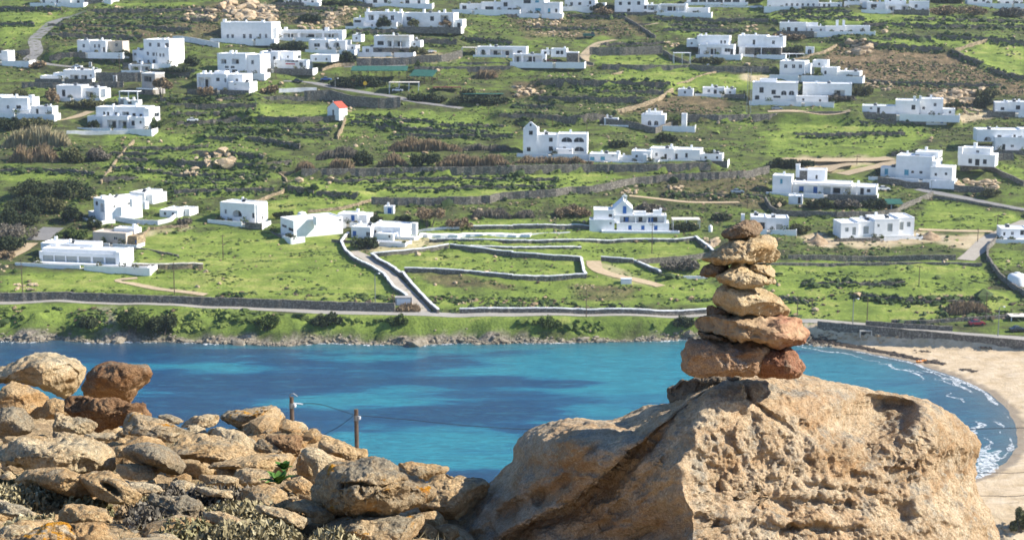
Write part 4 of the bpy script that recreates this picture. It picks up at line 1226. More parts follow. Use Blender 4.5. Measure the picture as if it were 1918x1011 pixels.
lush = np.full(len(V), 0.33); dry = np.zeros(len(V)); sand = np.zeros(len(V)); rockm = np.zeros(len(V))
PAINT = [
 # bright pasture
 ('l', .95, 'F 330 330 1866 300 G 900 300 560 400 F 1866 470 830 495 240 480 230 380'), ('l', .95, 'F 0 510 240 470 820 500 820 640 0 640'),
 ('l', 1, 'I 0 100 1866 60 1866 270 0 215'), ('l', 1, 'E 1000 740 1866 700 1866 1011 1000 960'), ('l', 1, 'F 0 700 640 740 920 1011 0 1011'), ('l', 1, 'J 0 0 850 0 1080 260 1000 320 0 290'),
 ('l', .9, 'F 830 640 1866 620 1866 1011 1000 1011 850 900'), ('l', .9, 'G 0 620 560 660 1330 780 1400 1011 0 1011'), ('l', .9, 'J 1080 60 1866 0 1866 330 1300 320'), ('l', .85, 'K 0 0 1500 0 1500 320 0 320'),
 ('l', 1, 'L 0 0 1560 0 1620 200 1850 280 1700 400 1000 440 0 430'), ('l', .95, 'H 150 940 1560 940 1560 1011 0 1011'), ('l', .9, 'H 1200 480 1866 600 1640 700 1100 700 1080 640'),
 ('l', 1, 'C 560 600 820 520 1866 540 1800 650 1170 640'), ('l', 1, 'C 580 410 1090 410 1230 475 640 495'), ('l', .9, 'C 1050 180 1500 240 1200 250'), ('l', 1, 'D 1340 390 1620 320 1866 330 1866 560 1560 490'),
 ('l', .9, 'D 0 80 1866 130 1866 200 800 180 0 170'), ('l', .9, 'D 400 290 1600 270 1580 310 1280 380 900 350'), ('l', .85, 'D 100 870 1150 920 1000 1011 100 1011'), ('l', .8, 'H 0 0 1200 0 1000 150 0 170'),
 ('l', 1, 'B 0 765 510 770 510 860 0 870'), ('l', .75, 'B 640 800 1500 800 1866 900 1866 985 650 900'), ('l', .8, 'E 1000 300 1866 330 1866 480 1300 450'), ('l', .8, 'E 0 290 500 290 480 330 0 340'), ('l', .9, 'A 1290 900 1866 820 1866 860'),
 ('l', .85, 'A 0 90 430 90 330 200 150 270 0 330'), ('l', .7, 'E 760 0 1866 0 1866 320 780 350'), ('l', .8, 'L 240 430 1000 545 900 520 300 480'), ('l', .9, 'A 700 25 1420 20 1420 45 900 50'),
 ('l', .85, 'I 0 305 560 300 1866 350 1866 480 0 480'), ('l', .85, 'J 0 370 1866 390 1866 520 0 500'), ('l', .9, 'K 0 395 1350 395 1350 530 0 520'), ('l', .9, 'H 1620 190 1866 260 1866 350 1700 290'), ('l', .9, 'H 1620 840 1866 850 1866 960 1680 980'),
 # dry brown ground
 ('d', 1, 'D 480 330 900 360 1340 400 1600 520 1866 600 1866 700 1000 660 650 560 420 440'), ('d', .9, 'D 1180 640 1600 660 1640 760 1300 800'), ('d', .8, 'C 740 820 1180 680 1560 720 1560 820 1000 830'),
 ('d', .6, 'B 0 30 700 60 700 200 0 160'), ('d', .7, 'A 1300 60 1866 0 1866 140 1600 160'), ('d', .7, 'B 1580 540 1760 480 1800 520 1700 580'), ('d', .8, 'C 0 600 220 580 220 680 0 720'), ('d', .55, 'C 0 130 900 130 1000 260 100 280'),
 ('d', .5, 'A 450 170 1600 170 1600 280 400 300'), ('d', .5, 'J 1080 70 1500 90 1866 180 1866 200 1300 160'), ('d', .5, 'K 400 160 900 180 900 280 500 290'), ('d', .4, 'G 1080 300 1866 320 1866 560 1100 470'), ('d', .4, 'I 1100 220 1560 240 1500 260'),
 # bare sand and soil
 ('s', .75, 'H 460 790 900 770 1090 700 1300 740 1640 740 1480 850 1200 790 700 840'), ('s', .9, 'H 250 740 380 720 520 800 470 840 300 810'), ('s', .6, 'F 1150 740 1400 800 1150 850 660 870 700 850'), ('s', .8, 'C 1640 545 1866 540 1866 590 1660 590'),
 ('s', .7, 'D 560 290 760 380 640 390'), ('s', .7, 'E 760 820 1010 760 1380 680 1380 700 1080 710 980 800'), ('s', .8, 'H 100 180 940 170 700 230 340 300'), ('s', .7, 'B 740 400 1350 400 1460 450 740 460'), ('s', .5, 'B 1240 390 1420 390 1450 420'),
 ('s', .7, 'D 1380 840 1640 800 1640 860 1400 900'), ('s', .5, 'K 600 10 680 10 900 110 1080 180 980 170 740 120'), ('s', .5, 'L 300 480 900 520 900 600 300 570'),
 # rock outcrops
 ('r', .9, 'D 570 290 760 380 700 395 560 340'), ('r', .8, 'A 1380 60 1590 60 1590 150 1330 140'), ('r', .8, 'I 700 330 830 330 830 530 720 530'), ('r', .8, 'B 0 20 200 40 150 130 0 150'), ('r', .7, 'B 490 70 600 60 620 200 480 210'),
]
for kind, val, spec in PAINT:
    m = in_poly(path_px(spec))
    if kind == 'l': lush[m] = np.maximum(lush[m], val)
    elif kind == 'd': dry[m] = np.maximum(dry[m], val); lush[m] *= 0.4
    elif kind == 's': sand[m] = np.maximum(sand[m], val)
    else: rockm[m] = np.maximum(rockm[m], val)


def blur(a, n=1):
    a = a.reshape(NY, NX)
    for _ in range(n):
        a = (a + np.roll(a, 1, 0) + np.roll(a, -1, 0) + np.roll(a, 1, 1) + np.roll(a, -1, 1)) / 5
    return a.ravel()


lush, dry, sand, rockm = blur(lush, 2), blur(dry, 2), blur(sand, 1), blur(rockm, 1)
sd = SD.ravel(); wb = wB.ravel(); yr = Yr.ravel()
bch = (wb > 0.5) & (V[:, 1] < yr - 2.2) | ((V[:, 1] < 300) & (sd < 30) & (V[:, 2] < 2.2))
sand = np.where(bch, 1.0, sand)
rr = vnoise(V * 0.12, 71) + 0.6 * vnoise(V * 0.5, 72)
rockm = np.where((~bch) & (V[:, 1] < 425), np.maximum(rockm, 1 - sstep(0.9, 2.1, sd + rr * 1.3)), rockm)
wet = np.where(sd < 2.2, 1.0, 0.0) * bch
lush = np.clip(lush + 0.12 * fbm(V * 0.05, 3, 81), 0, 1)

i0 = np.arange((NY - 1) * (NX - 1)); r_, c_ = i0 // (NX - 1), i0 % (NX - 1)
q = r_ * NX + c_
Fq = np.stack([q, q + 1, q + NX + 1, q + NX], -1)
keep = (V[Fq[:, 0], 2] > -2.5) | (V[Fq[:, 2], 2] > -2.5)
Fq = Fq[keep]
ground = mesh_np('hillside', V, Fq, None, True)
tag(ground, 'terraced green hillside rising from the bay', None, None, 'structure')
ca = ground.data.color_attributes.new('paint', 'FLOAT_COLOR', 'POINT')
ca.data.foreach_set('color', np.stack([lush, dry, sand, rockm], -1).astype(np.float32).ravel())
wa = ground.data.attributes.new('wet', 'FLOAT', 'POINT')
wa.data.foreach_set('value', wet.astype(np.float32))

t = NT('hillside_ground')
v = t.coord()
pa = t.n('Attribute', attribute_name='paint')
ch = t.sep(pa.outputs['Color'])
L_, D_, S_, R_ = ch[0], ch[1], ch[2], pa.outputs['Alpha']
n1 = t.noise(v, 0.045, 5, 0.6, 0.3)
n2 = t.noise(v, 0.30, 6, 0.65, 0.5)
n3 = t.noise(v, 1.6, 5, 0.7)
nb = t.noise(v, 0.16, 5, 0.6, 0.5, (0.45, 1.6, 1.0))
gmix = t.math('ADD', t.math('MULTIPLY', L_, 0.73), t.math('MULTIPLY', t.math('SUBTRACT', n2, 0.5), 1.0))
gmix = t.math('ADD', gmix, t.math('MULTIPLY', t.math('SUBTRACT', n1, 0.5), 0.7))
gmix = t.math('ADD', gmix, t.math('MULTIPLY', t.math('SUBTRACT', nb, 0.5), 1.25))
gc = t.ramp(gmix, [(0.04, lin(0.060, 0.062, 0.034)), (0.24, lin(0.098, 0.116, 0.040)), (0.47, lin(0.138, 0.190, 0.042)), (0.72, lin(0.200, 0.262, 0.054)), (1.0, lin(0.31, 0.325, 0.095))])
gc = t.mix(t.ramp(n3, [(0.34, 0.5), (0.54, 0.0)]), gc, lin(0.045, 0.062, 0.018))
dm = t.math('MULTIPLY', D_, t.ramp(n2, [(0.28, 0.35), (0.5, 1.0)]))
dc = t.ramp(n2, [(0.30, lin(0.075, 0.062, 0.035)), (0.48, lin(0.19, 0.135, 0.075)), (0.7, lin(0.36, 0.25, 0.15))])
dc = t.mix(t.ramp(n3, [(0.40, 0.7), (0.58, 0.0)]), dc, lin(0.06, 0.058, 0.035))
c = t.mix(dm, gc, dc)
rkc = t.ramp(n3, [(0.30, lin(0.07, 0.06, 0.05)), (0.5, lin(0.23, 0.195, 0.15)), (0.7, lin(0.42, 0.37, 0.30))])
c = t.mix(t.math('MULTIPLY', R_, t.ramp(n2, [(0.32, 0.25), (0.46, 1.0)])), c, rkc)
sc_ = t.ramp(n2, [(0.3, lin(0.44, 0.33, 0.20)), (0.55, lin(0.58, 0.46, 0.31)), (0.75, lin(0.66, 0.55, 0.40))])
sc_ = t.mix(t.ramp(t.noise(v, 0.5, 6, 0.7, 0.6, (0.5, 1.4, 1)), [(0.56, 0.0), (0.70, 0.55)]), sc_, lin(0.20, 0.155, 0.105))
c = t.mix(S_, c, sc_)
wt = t.attr('wet', 'Fac')
c = t.mix(t.math('MULTIPLY', wt, 0.65), c, lin(0.17, 0.145, 0.12))
b = t.bump(n3, 0.45, 0.55)
b = t.bump(n2, 0.9, 0.35, b)
ground.data.materials.append(t.out(c, b, 0.97, 0.05))

# ---- roads
def road_mat(name, c0, c1):
    t = NT(name); v = t.coord()
    n = t.noise(v, 0.7, 6, 0.65); n2 = t.noise(v, 5, 4)
    c = t.ramp(n, [(0.3, lin(*c0)), (0.7, lin(*c1))])
    c = t.mix(t.ramp(n2, [(0.4, 0.35), (0.6, 0.0)]), c, lin(*[x * 0.7 for x in c0]))
    return t.out(c, t.bump(n2, 0.03, 0.4), 0.95, 0.1)


M['asphalt'] = road_mat('worn_asphalt', (0.19, 0.185, 0.18), (0.27, 0.26, 0.245))
M['asphalt_pale'] = road_mat('pale_asphalt', (0.30, 0.28, 0.245), (0.40, 0.375, 0.33))
M['concrete'] = road_mat('lane_concrete', (0.34, 0.30, 0.25), (0.45, 0.41, 0.34))
M['sandy'] = road_mat('sandy_track', (0.38, 0.29, 0.18), (0.55, 0.44, 0.29))
RLAB = ['pale coastal road running along the top of the low cliff', 'steep concrete lane climbing between white-capped walls', 'asphalt road curving round the bend by the chapel', 'asphalt road beside the villa with the stone base',
        'winding asphalt road at the upper left', 'asphalt road on the right below the pale compound', 'concrete lane descending from the right edge', 'sandy track beside the walled green field', 'sandy patch of track below the skyline villa',
        'wide sandy track above the blue-doored villa', 'sandy turning of the track by the blue-doored villa', 'sandy track rising to the pale compound', 'sandy track along the top of the long retaining wall', 'faint dirt track across the left field', 'dirt path through the field gateway',
        'dirt track beside the construction site', 'dirt track by the restaurant', 'dirt path behind the church', 'sandy drive of the porticoed villa', 'shaded asphalt forecourt near the restaurant']
for i, (nm, A, w, mt) in enumerate(ROADP):
    T = np.gradient(A[:, :2], axis=0); T /= np.linalg.norm(T, axis=1)[:, None] + 1e-9
    N = np.stack([-T[:, 1], T[:, 0]], -1)
    jit = 1 + (0.12 if mt == 'sandy' else 0.04) * vnoise(np.stack([A[:, 0] * 0.3, A[:, 1] * 0.3, 0 * A[:, 0] + i], -1), 5)
    rows = []
    for k in (-1, -0.5, 0, 0.5, 1):
        off = N * (w / 2 * k * jit)[:, None]
        rows.append(np.concatenate([A[:, :2] + off, (A[:, 2] + 0.05 + 0.004 * i)[:, None]], 1))
    Vr = np.stack(rows, 1).reshape(-1, 3)
    n = len(A); Fr = []
    for a in range(n - 1):
        for k in range(4):
            p = a * 5 + k; Fr.append((p, p + 5, p + 6, p + 1))
    o = mesh_np(nm, Vr, Fr, M[mt], True)
    tag(o, RLAB[i], None, None, 'structure')

# ---- walls
def wall_mesh(P, h, th, top_rough=0.12, base=-0.5, seed=0):
    P = resample(P, 1.2)
    A = np.array([tuple(p) for p in P])
    A[:, 2] = np.minimum(A[:, 2], zat(A[:, 0], A[:, 1] - 0.4))
    for _ in range(3):
        A[1:-1, 2] = (A[:-2, 2] + A[1:-1, 2] * 2 + A[2:, 2]) / 4
    T = np.gradient(A[:, :2], axis=0); T /= np.linalg.norm(T, axis=1)[:, None] + 1e-9
    N = np.stack([-T[:, 1], T[:, 0]], -1)
    n = len(A)
    rg = np.random.default_rng(seed)
    top = A[:, 2] + h + rg.normal(0, top_rough, n) + 0.3 * top_rough * vnoise(np.stack([np.arange(n) * 0.3, np.zeros(n), np.zeros(n) + seed], -1), 2)
    ja = rg.normal(0, th * 0.10, (n, 2))
    pts = []
    for k, zz in ((-1, A[:, 2] + base), (-0.85, top), (0.85, top + rg.normal(0, top_rough * 0.4, n)), (1, A[:, 2] + base)):
        w = th / 2 * k + ja[:, 0]
        pts.append(np.stack([A[:, 0] + N[:, 0] * w, A[:, 1] + N[:, 1] * w, zz], -1))
    Vw = np.stack(pts, 1).reshape(-1, 3)
    Fw = []
    for a in range(n - 1):
        for k in range(3):
            p = a * 4 + k
            Fw.append((p, p + 4, p + 5, p + 1))
    Fw.append((0, 1, 2, 3)); e = (n - 1) * 4
    Fw.append((e + 3, e + 2, e + 1, e))
    return Vw, Fw, A, N, top


M['dstone'] = stone_wall_mat('dark_field_stone', (0.21, 0.185, 0.15))
M['capwhite'] = plain('whitewashed_coping', (0.66, 0.66, 0.65), 0.9, 0.14, 1.0)
si = 0
WALLPTS = []


def make_wall(P, h, sty, label, group=None, name='stone_wall', cat='stone wall'):
    global si
    si += 1
    th = {'t': 0.8, 'T': 0.7, 'W': 0.45, 'P': 3.2}.get(sty, 0.6)
    hh = h + (0.25 if sty in 'tT' else 0.0)
    mat = {'W': M['capwhite'], 'P': M['white'], 'n': M['tanstone'], 'T': M['dstone'], 'r': M['tanstone']}.get(sty, M['stone'])
    rough = {'T': 0.22, 'W': 0.03, 'P': 0.03, 'w': 0.03, 's': 0.05, 't': 0.05, 'r': 0.03}.get(sty, 0.09)
    Vw, Fw, A, N, top = wall_mesh(P, hh, th, rough, -0.8, si)
    WALLPTS.append((A, hh, sty))
    c0 = A[0].copy()
    o = mesh_np(name, Vw - c0, Fw, mat, False, None, tuple(c0)) if all(len(f) == 4 for f in Fw) else None
    tag(o, label, cat, group)
    if sty in 'wr':
        Vc, Fc, _, _, _ = wall_mesh(P, 0.26, th * 1.35, 0.02, 0.0, si)
        n = len(A)
        Vc = Vc.reshape(n, 4, 3)
        for k in range(4):
            Vc[:, k, 2] = top + (0.015 if k in (0, 3) else 0.24)
        mesh_np('coping', Vc.reshape(-1, 3) - c0, Fc, M['capwhite' if sty == 'w' else 'cream'], False, o)
    return o


for sty, lab, P, h in STEPS:
    if sty != 'T':
        make_wall(P, max(0.5, h), sty, lab, 'walls between the far fields', 'white_wall' if sty in 'WP' else 'stone_wall', 'wall')
for reg in TERR:
    L_t = [(min(project(np.array(tuple(p)))[1] for p in P), P, h) for sty, lab, P, h in STEPS if sty == 'T' and lab == reg]
    L_t.sort(key=lambda q: q[0])
    for i, (_, P, h) in enumerate(L_t):
        lab = ('only' if len(L_t) == 1 else ords(i)) + ' terrace wall from the top on the ' + reg
        w = lab.split()
        make_wall(P, max(0.6, h), 'T', lab, 'dry-stone terrace walls', 'terrace_wall', 'terrace wall')

# ---- sea
sx = np.arange(-420, 175.1, 1.7); sy = np.arange(205, 424.1, 1.2)
SX, SY = np.meshgrid(sx, sy)
SV = np.stack([SX.ravel(), SY.ravel(), 0 * SX.ravel()], -1)
wpx, wpy = project(SV)
sds = -coast_sd(SX, SY).ravel()
wpx2 = wpx + 26 * vnoise(SV * np.array([0.05, 0.14, 1]), 91) + 10 * vnoise(SV * np.array([0.2, 0.5, 1]), 92)
wpy2 = wpy + 7 * vnoise(SV * np.array([0.05, 0.14, 1]), 93) + 3 * vnoise(SV * np.array([0.2, 0.5, 1]), 94)
weed = np.full(len(SV), 0.31) + 0.42 * fbm(SV * np.array([0.030, 0.11, 1]), 5, 95)
for cx_, cy_, rx_, ry_, a_ in [(700, 686, 230, 14, .55), (440, 722, 190, 20, .55), (330, 660, 360, 9, .5), (835, 673, 80, 7, .5), (640, 716, 200, 16, .55), (330, 765, 110, 26, .6), (560, 792, 230, 22, .55), (890, 716, 130, 11, .5), (1050, 723, 70, 8, .5), (820, 778, 230, 15, .55), (970, 758, 120, 10, .4), (870, 897, 90, 14, .5), (1010, 800, 70, 9, .4), (1800, 745, 60, 25, .5), (1860, 790, 40, 30, .4), (1880, 835, 30, 10, .4), (150, 650, 200, 9, .4), (250, 700, 60, 10, .3),
                               (650, 845, 180, 30, -.6), (860, 845, 150, 32, -.6), (1180, 690, 230, 45, -.55), (620, 746, 120, 7, -.4), (1600, 700, 140, 40, -.35), (450, 690, 120, 8, -.4), (1100, 775, 120, 14, -.5), (760, 760, 90, 6, -.3), (380, 685, 90, 6, -.4), (300, 740, 80, 6, -.3)]:
    weed += a_ * np.exp(-(((wpx2 - cx_) / rx_) ** 2 + ((wpy2 - cy_) / ry_) ** 2) ** 1.6)
weed = np.clip(weed + .26 * np.clip(1 - wpx / 950, 0, 1) - .10 * np.clip((wpx - 950) / 500, 0, 1), 0, 1)
shal = np.exp(-np.clip(sds, 0, 99) / 5.0) * np.where(SX.ravel() > 60, 1.0, 0.9)
nxs, nys = len(sx), len(sy)
i0 = np.arange((nys - 1) * (nxs - 1)); r_, c_ = i0 // (nxs - 1), i0 % (nxs - 1); q = r_ * nxs + c_
SV[:, 2] = 0.05 * fbm(SV * np.array([0.12, 0.45, 1]), 3, 97) * np.clip(sds / 10, 0.2, 1)
sea = mesh_np('sea', SV, np.stack([q, q + 1, q + nxs + 1, q + nxs], -1), None, True)
tag(sea, 'turquoise and deep blue bay water', None, None, 'structure')
ca = sea.data.color_attributes.new('bed', 'FLOAT_COLOR', 'POINT')
ca.data.foreach_set('color', np.stack([weed, shal, np.clip((SX.ravel() - 50) / 70, 0, 1), 0 * weed + 1], -1).astype(np.float32).ravel())
t = NT('sea_water')
v = t.coord()
ch = t.sep(t.attr('bed'))
nw = t.noise(v, 0.22, 8, 0.72, 0.8, (0.30, 1.5, 1))
nf = t.noise(v, 1.1, 6, 0.7, 0.5, (0.5, 1.6, 1))
f = t.math('ADD', ch[0], t.math('MULTIPLY', t.math('SUBTRACT', nw, 0.5), 1.05))
c = t.ramp(f, [(0.10, lin(0.028, 0.215, 0.265)), (0.38, lin(0.020, 0.155, 0.23)), (0.54, lin(0.013, 0.072, 0.15)), (0.95, lin(0.011, 0.046, 0.105))])
c = t.mix(t.math('MULTIPLY', ch[2], 0.7), c, lin(0.075, 0.17, 0.20))
nz = t.noise(v, 0.5, 8, 0.78, 1.0, (0.32, 1.5, 1))
c = t.mix(t.ramp(nz, [(0.40, 0.45), (0.52, 0.0)]), c, lin(0.012, 0.06, 0.12))
c = t.mix(t.ramp(nz, [(0.52, 0.0), (0.66, 0.35)]), c, lin(0.06, 0.33, 0.40))
sh = t.math('MULTIPLY', ch[1], t.ramp(nw, [(0.3, 0.6), (0.6, 1.0)]))
c = t.mix(sh, c, t.mix(ch[2], lin(0.06, 0.085, 0.085), lin(0.14, 0.16, 0.16)))
c = t.mix(t.ramp(nf, [(0.35, 0.3), (0.6, 0.0)]), c, lin(0.010, 0.06, 0.12))
cap = t.noise(v, 0.55, 8, 0.75, 1.2, (0.30, 1.0, 1))
c = t.mix(t.ramp(cap, [(0.745, 0.0), (0.775, 0.8)]), c, lin(0.7, 0.75, 0.76))
b = t.bump(nf, 0.30, 0.7); b = t.bump(nw, 0.5, 0.5, b)
sea.data.materials.append(t.out(c, b, 0.22, 0.28))

# ---- surf along the beach
t = NT('surf_foam'); v = t.coord()
n = t.noise(v, 1.6, 6, 0.7)
t.out(t.ramp(n, [(0.35, lin(0.55, 0.6, 0.62)), (0.55, lin(0.82, 0.84, 0.84))]), t.bump(n, 0.2, 0.6), 0.9, 0.2)
n2 = t.noise(v, 0.9, 8, 0.75, 0.8)
t.l(t.ramp(n2, [(0.40, 0.0), (0.62, 0.9)]), t.b.inputs['Alpha'])
M['foam'] = t.m
foamV, foamF = [], []
BC = np.array([p for p in COASTLINE if p[0] > 70 and p[1] > 272])
for line, (off, wd_, thr) in enumerate([(0.9, 1.6, -0.85), (2.8, 2.0, -0.1), (5.2, 1.8, 0.02), (8.0, 1.6, 0.15), (11.0, 1.2, 0.25)]):
    pts = resample([Vector((p[0], p[1], 0)) for p in BC], 0.5)
    A = np.array([tuple(p) for p in pts]); n = len(A)
    for _ in range(12): A[1:-1] = (A[:-2] + A[1:-1] * 2 + A[2:]) / 4
    T = np.gradient(A[:, :2], axis=0); T /= np.linalg.norm(T, axis=1)[:, None] + 1e-9
    N = np.stack([T[:, 1], -T[:, 0]], -1)
    if np.dot(N[n // 2], np.array([-1.0, -0.5])) < 0: N = -N
    u = np.arange(n) * 0.5
    k1 = fbm(np.stack([u * 0.09, 0 * u + line * 7, 0 * u], -1), 4, 101)
    k2 = fbm(np.stack([u * 0.25, 0 * u + line * 3, 0 * u], -1), 4, 103)
    oo = off + 0.9 * k2 * (0.4 + 0.5 * line)
    fade = np.clip((135 - A[:, 0] * 0 - (A[:, 1] - 270)) / 100, 0.25, 1)
    ww = np.clip((k1 - thr) * 2.6 * wd_ * fade, 0, 3.6) * (0.6 + 0.4 * np.abs(vnoise(np.stack([u * 0.9, 0 * u, 0 * u + line], -1), 104)))
    a = np.concatenate([A[:, :2] + N * (oo - ww / 2)[:, None], (0.07 + 0.05 * np.clip(ww, 0, 1))[:, None]], 1)
    b_ = np.concatenate([A[:, :2] + N * (oo + ww / 2)[:, None], (0.065 + 0 * ww)[:, None]], 1)
    base = sum(len(x) for x in foamV)
    foamV += [a, b_]
    for i in range(n - 1):
        if ww[i] > 0.08 and ww[i + 1] > 0.08:
            foamF.append((base + i, base + i + 1, base + n + i + 1, base + n + i))
o = mesh_np('surf_foam', np.concatenate(foamV), foamF, M['foam'], True)
tag(o, 'broken white surf lines along the beach', 'surf', None, 'stuff')
# dark seaweed strip thrown up on the sand
# ================================================================ vegetation and stones on the far side
ICO_V, ICO_F = None, None
_bm = bmesh.new(); bmesh.ops.create_icosphere(_bm, subdivisions=1, radius=1.0)
ICO_V = np.array([v.co[:] for v in _bm.verts]); ICO_F = np.array([[v.index for v in f.verts] for f in _bm.faces]); _bm.free()
_bm = bmesh.new(); bmesh.ops.create_icosphere(_bm, subdivisions=2, radius=1.0)
ICO2_V = np.array([v.co[:] for v in _bm.verts]); ICO2_F = np.array([[v.index for v in f.verts] for f in _bm.faces]); _bm.free()


def lumps(name, C, R, mat, seed, tone=None, squash=0.7, rough=0.25, sub=1):
    """many small uneven lumps in one mesh: C (n,3) centres, R (n,3) radii"""
    rg = np.random.default_rng(seed)
    bv, bf = (ICO_V, ICO_F) if sub == 1 else (ICO2_V, ICO2_F)
    n, k = len(C), len(bv)
    jit = 1 + rg.normal(0, rough, (n, k, 1))
    ang = rg.uniform(0, 6.28, n); ca_, sa_ = np.cos(ang), np.sin(ang)
    v = bv[None] * jit
    v = v * R[:, None, :]
    v = np.stack([v[..., 0] * ca_[:, None] - v[..., 1] * sa_[:, None], v[..., 0] * sa_[:, None] + v[..., 1] * ca_[:, None], v[..., 2]], -1)
    v += C[:, None, :]
    f = bf[None] + (np.arange(n) * k)[:, None, None]
    o = mesh_np(name, v.reshape(-1, 3), f.reshape(-1, 3), mat, False)
    if tone is None: tone = rg.random(n)
    at_ = o.data.attributes.new('tone', 'FLOAT', 'POINT')
    at_.data.foreach_set('value', np.clip(np.repeat(tone, k) + rg.normal(0, 0.12, n * k), 0, 1).astype(np.float32))
    return o


def grid_idx(x, y):
    ix = np.clip(np.round((x - GX0) / GDX).astype(int), 0, NX - 1); iy = np.clip(np.round((y - GY0) / GDY).astype(int), 0, NY - 1)
    return iy * NX + ix


# houses and roads keep the scrub away
OCC = np.zeros(NX * NY, bool)
for nm, A, w, mt in ROADP:
    for p in A:
        ix = int((p[0] - GX0) / GDX); iy = int((p[1] - GY0) / GDY); k = int(w / 2 / 1.1) + 1
        for a in range(-k, k + 1):
            for b in range(-k, k + 1):
                if 0 <= ix + a < NX and 0 <= iy + b < NY: OCC[(iy + b) * NX + ix + a] = True
for o in list(COL.objects):
    if o.get('category') in ('house', 'church', 'chapel'):
        for chd in o.children:
            if chd.name.startswith('wall'):
                bb = [o.matrix_basis @ Vector(c) for c in chd.bound_box]
                x0, x1 = min(c.x for c in bb) - .8, max(c.x for c in bb) + .8; y0, y1 = min(c.y for c in bb) - 1.2, max(c.y for c in bb) + .8
                ix0, ix1, iy0, iy1 = int((x0 - GX0) / GDX), int((x1 - GX0) / GDX) + 1, int((y0 - GY0) / GDY), int((y1 - GY0) / GDY) + 1
                OCC.reshape(NY, NX)[max(0, iy0):max(0, iy1), max(0, ix0):max(0, ix1)] = True

n_try = 400000
yy = 408 + (830 - 408) * RNG.random(n_try) ** 0.95
xx = (RNG.random(n_try) * 2 - 1) * (yy * 0.36 + 4)
gi = grid_idx(xx, yy)
Pq = np.stack([xx, yy, 0 * xx], -1)
dn = 0.5 + 0.9 * fbm(Pq * np.array([0.05, 0.12, 1]), 4, 201) + 0.5 * fbm(Pq * 0.4, 2, 203)
cliff = (yy < 424) & (sd[gi] > 3.2)
prob = np.clip(dn, 0, 1) * (0.30 * (1 - lush[gi]) + 0.02 + 0.55 * dry[gi] + 0.6 * cliff) * (1 - 0.9 * sand[gi])
ok = (RNG.random(n_try) < prob) & ~OCC[gi] & (sd[gi] > 2.5) & ~bch[gi]
xs_, ys_, gi = xx[ok], yy[ok], gi[ok]
cl_ = cliff[ok]
r0 = RNG.lognormal(-1.28, 0.42, len(xs_)) * (1 + 0.35 * cl_)
R = np.stack([r0 * RNG.uniform(.8, 1.6, len(r0)), r0 * RNG.uniform(.8, 1.3, len(r0)), r0 * RNG.uniform(.45, .85, len(r0))], -1)
Cc = np.stack([xs_, ys_, zat(xs_, ys_) + R[:, 2] * 0.35], -1)
brn = RNG.random(len(xs_)) < (0.22 + 0.30 * dry[gi])
print('shrubs', len(xs_))
o = lumps('scrub', Cc[~brn], R[~brn], M['fol_green'], 301, RNG.random((~brn).sum()) ** 1.2, rough=0.3); tag(o, 'low dark green scrub dotted over the hillside', 'scrub', None, 'stuff')
o = lumps('dry_scrub', Cc[brn], R[brn] * 0.9, M['fol_brown'], 302, RNG.random(brn.sum()) ** 1.5, rough=0.32); tag(o, 'low brownish dry scrub dotted over the hillside', 'scrub', None, 'stuff')

# tussocks in the pastures and the thick growth on the sea bank
n_try = 120000
yy = 424 + (800 - 424) * RNG.random(n_try); xx = (RNG.random(n_try) * 2 - 1) * (yy * 0.35)
gi = grid_idx(xx, yy); Pq = np.stack([xx, yy, 0 * xx], -1)
dn = fbm(Pq * np.array([.10, .28, 1]), 4, 221)
ok = (RNG.random(n_try) < np.clip(dn * 1.3 - .25, 0, 1) * lush[gi] * (1 - sand[gi])) & ~OCC[gi]
xs_, ys_ = xx[ok], yy[ok]; r0 = RNG.lognormal(-1.25, .4, len(xs_))
R = np.stack([r0 * 1.5, r0 * 1.2, r0 * .55], -1)
o = lumps('grass_tussocks', np.stack([xs_, ys_, zat(xs_, ys_) + R[:, 2] * .2], -1), R, M['fol_grass'], 311, RNG.random(len(xs_)), rough=.3); tag(o, 'rough grass tussocks in the pastures', 'grass', None, 'stuff')
n_try = 30000
xx = RNG.uniform(-150, 84, n_try); yy = RNG.uniform(406, 419, n_try); gi = grid_idx(xx, yy); Pq = np.stack([xx, yy, 0 * xx], -1)
dn = .35 + fbm(Pq * np.array([.10, .25, 1]), 4, 231)
ok = (RNG.random(n_try) < np.clip(dn, 0, 1) * .75) & ~OCC[gi] & (sd[gi] > 2.0 + .8 * vnoise(Pq * .3, 233)) & (sd[gi] < 10.5)
xs_, ys_ = xx[ok], yy[ok]; r0 = RNG.lognormal(-1.0, .42, len(xs_)); R = np.stack([r0 * 1.3, r0 * 1.1, r0 * .8], -1)
tn = np.clip(.55 + .5 * vnoise(np.stack([xs_ * .12, ys_ * .3, 0 * xs_], -1), 235) + RNG.normal(0, .15, len(xs_)), 0, 1)
o = lumps('bank_scrub', np.stack([xs_, ys_, zat(xs_, ys_) + R[:, 2] * .2], -1), R, M['fol_grass'], 312, tn, rough=.3); tag(o, 'thick low green growth on the sea bank', 'scrub', None, 'stuff')

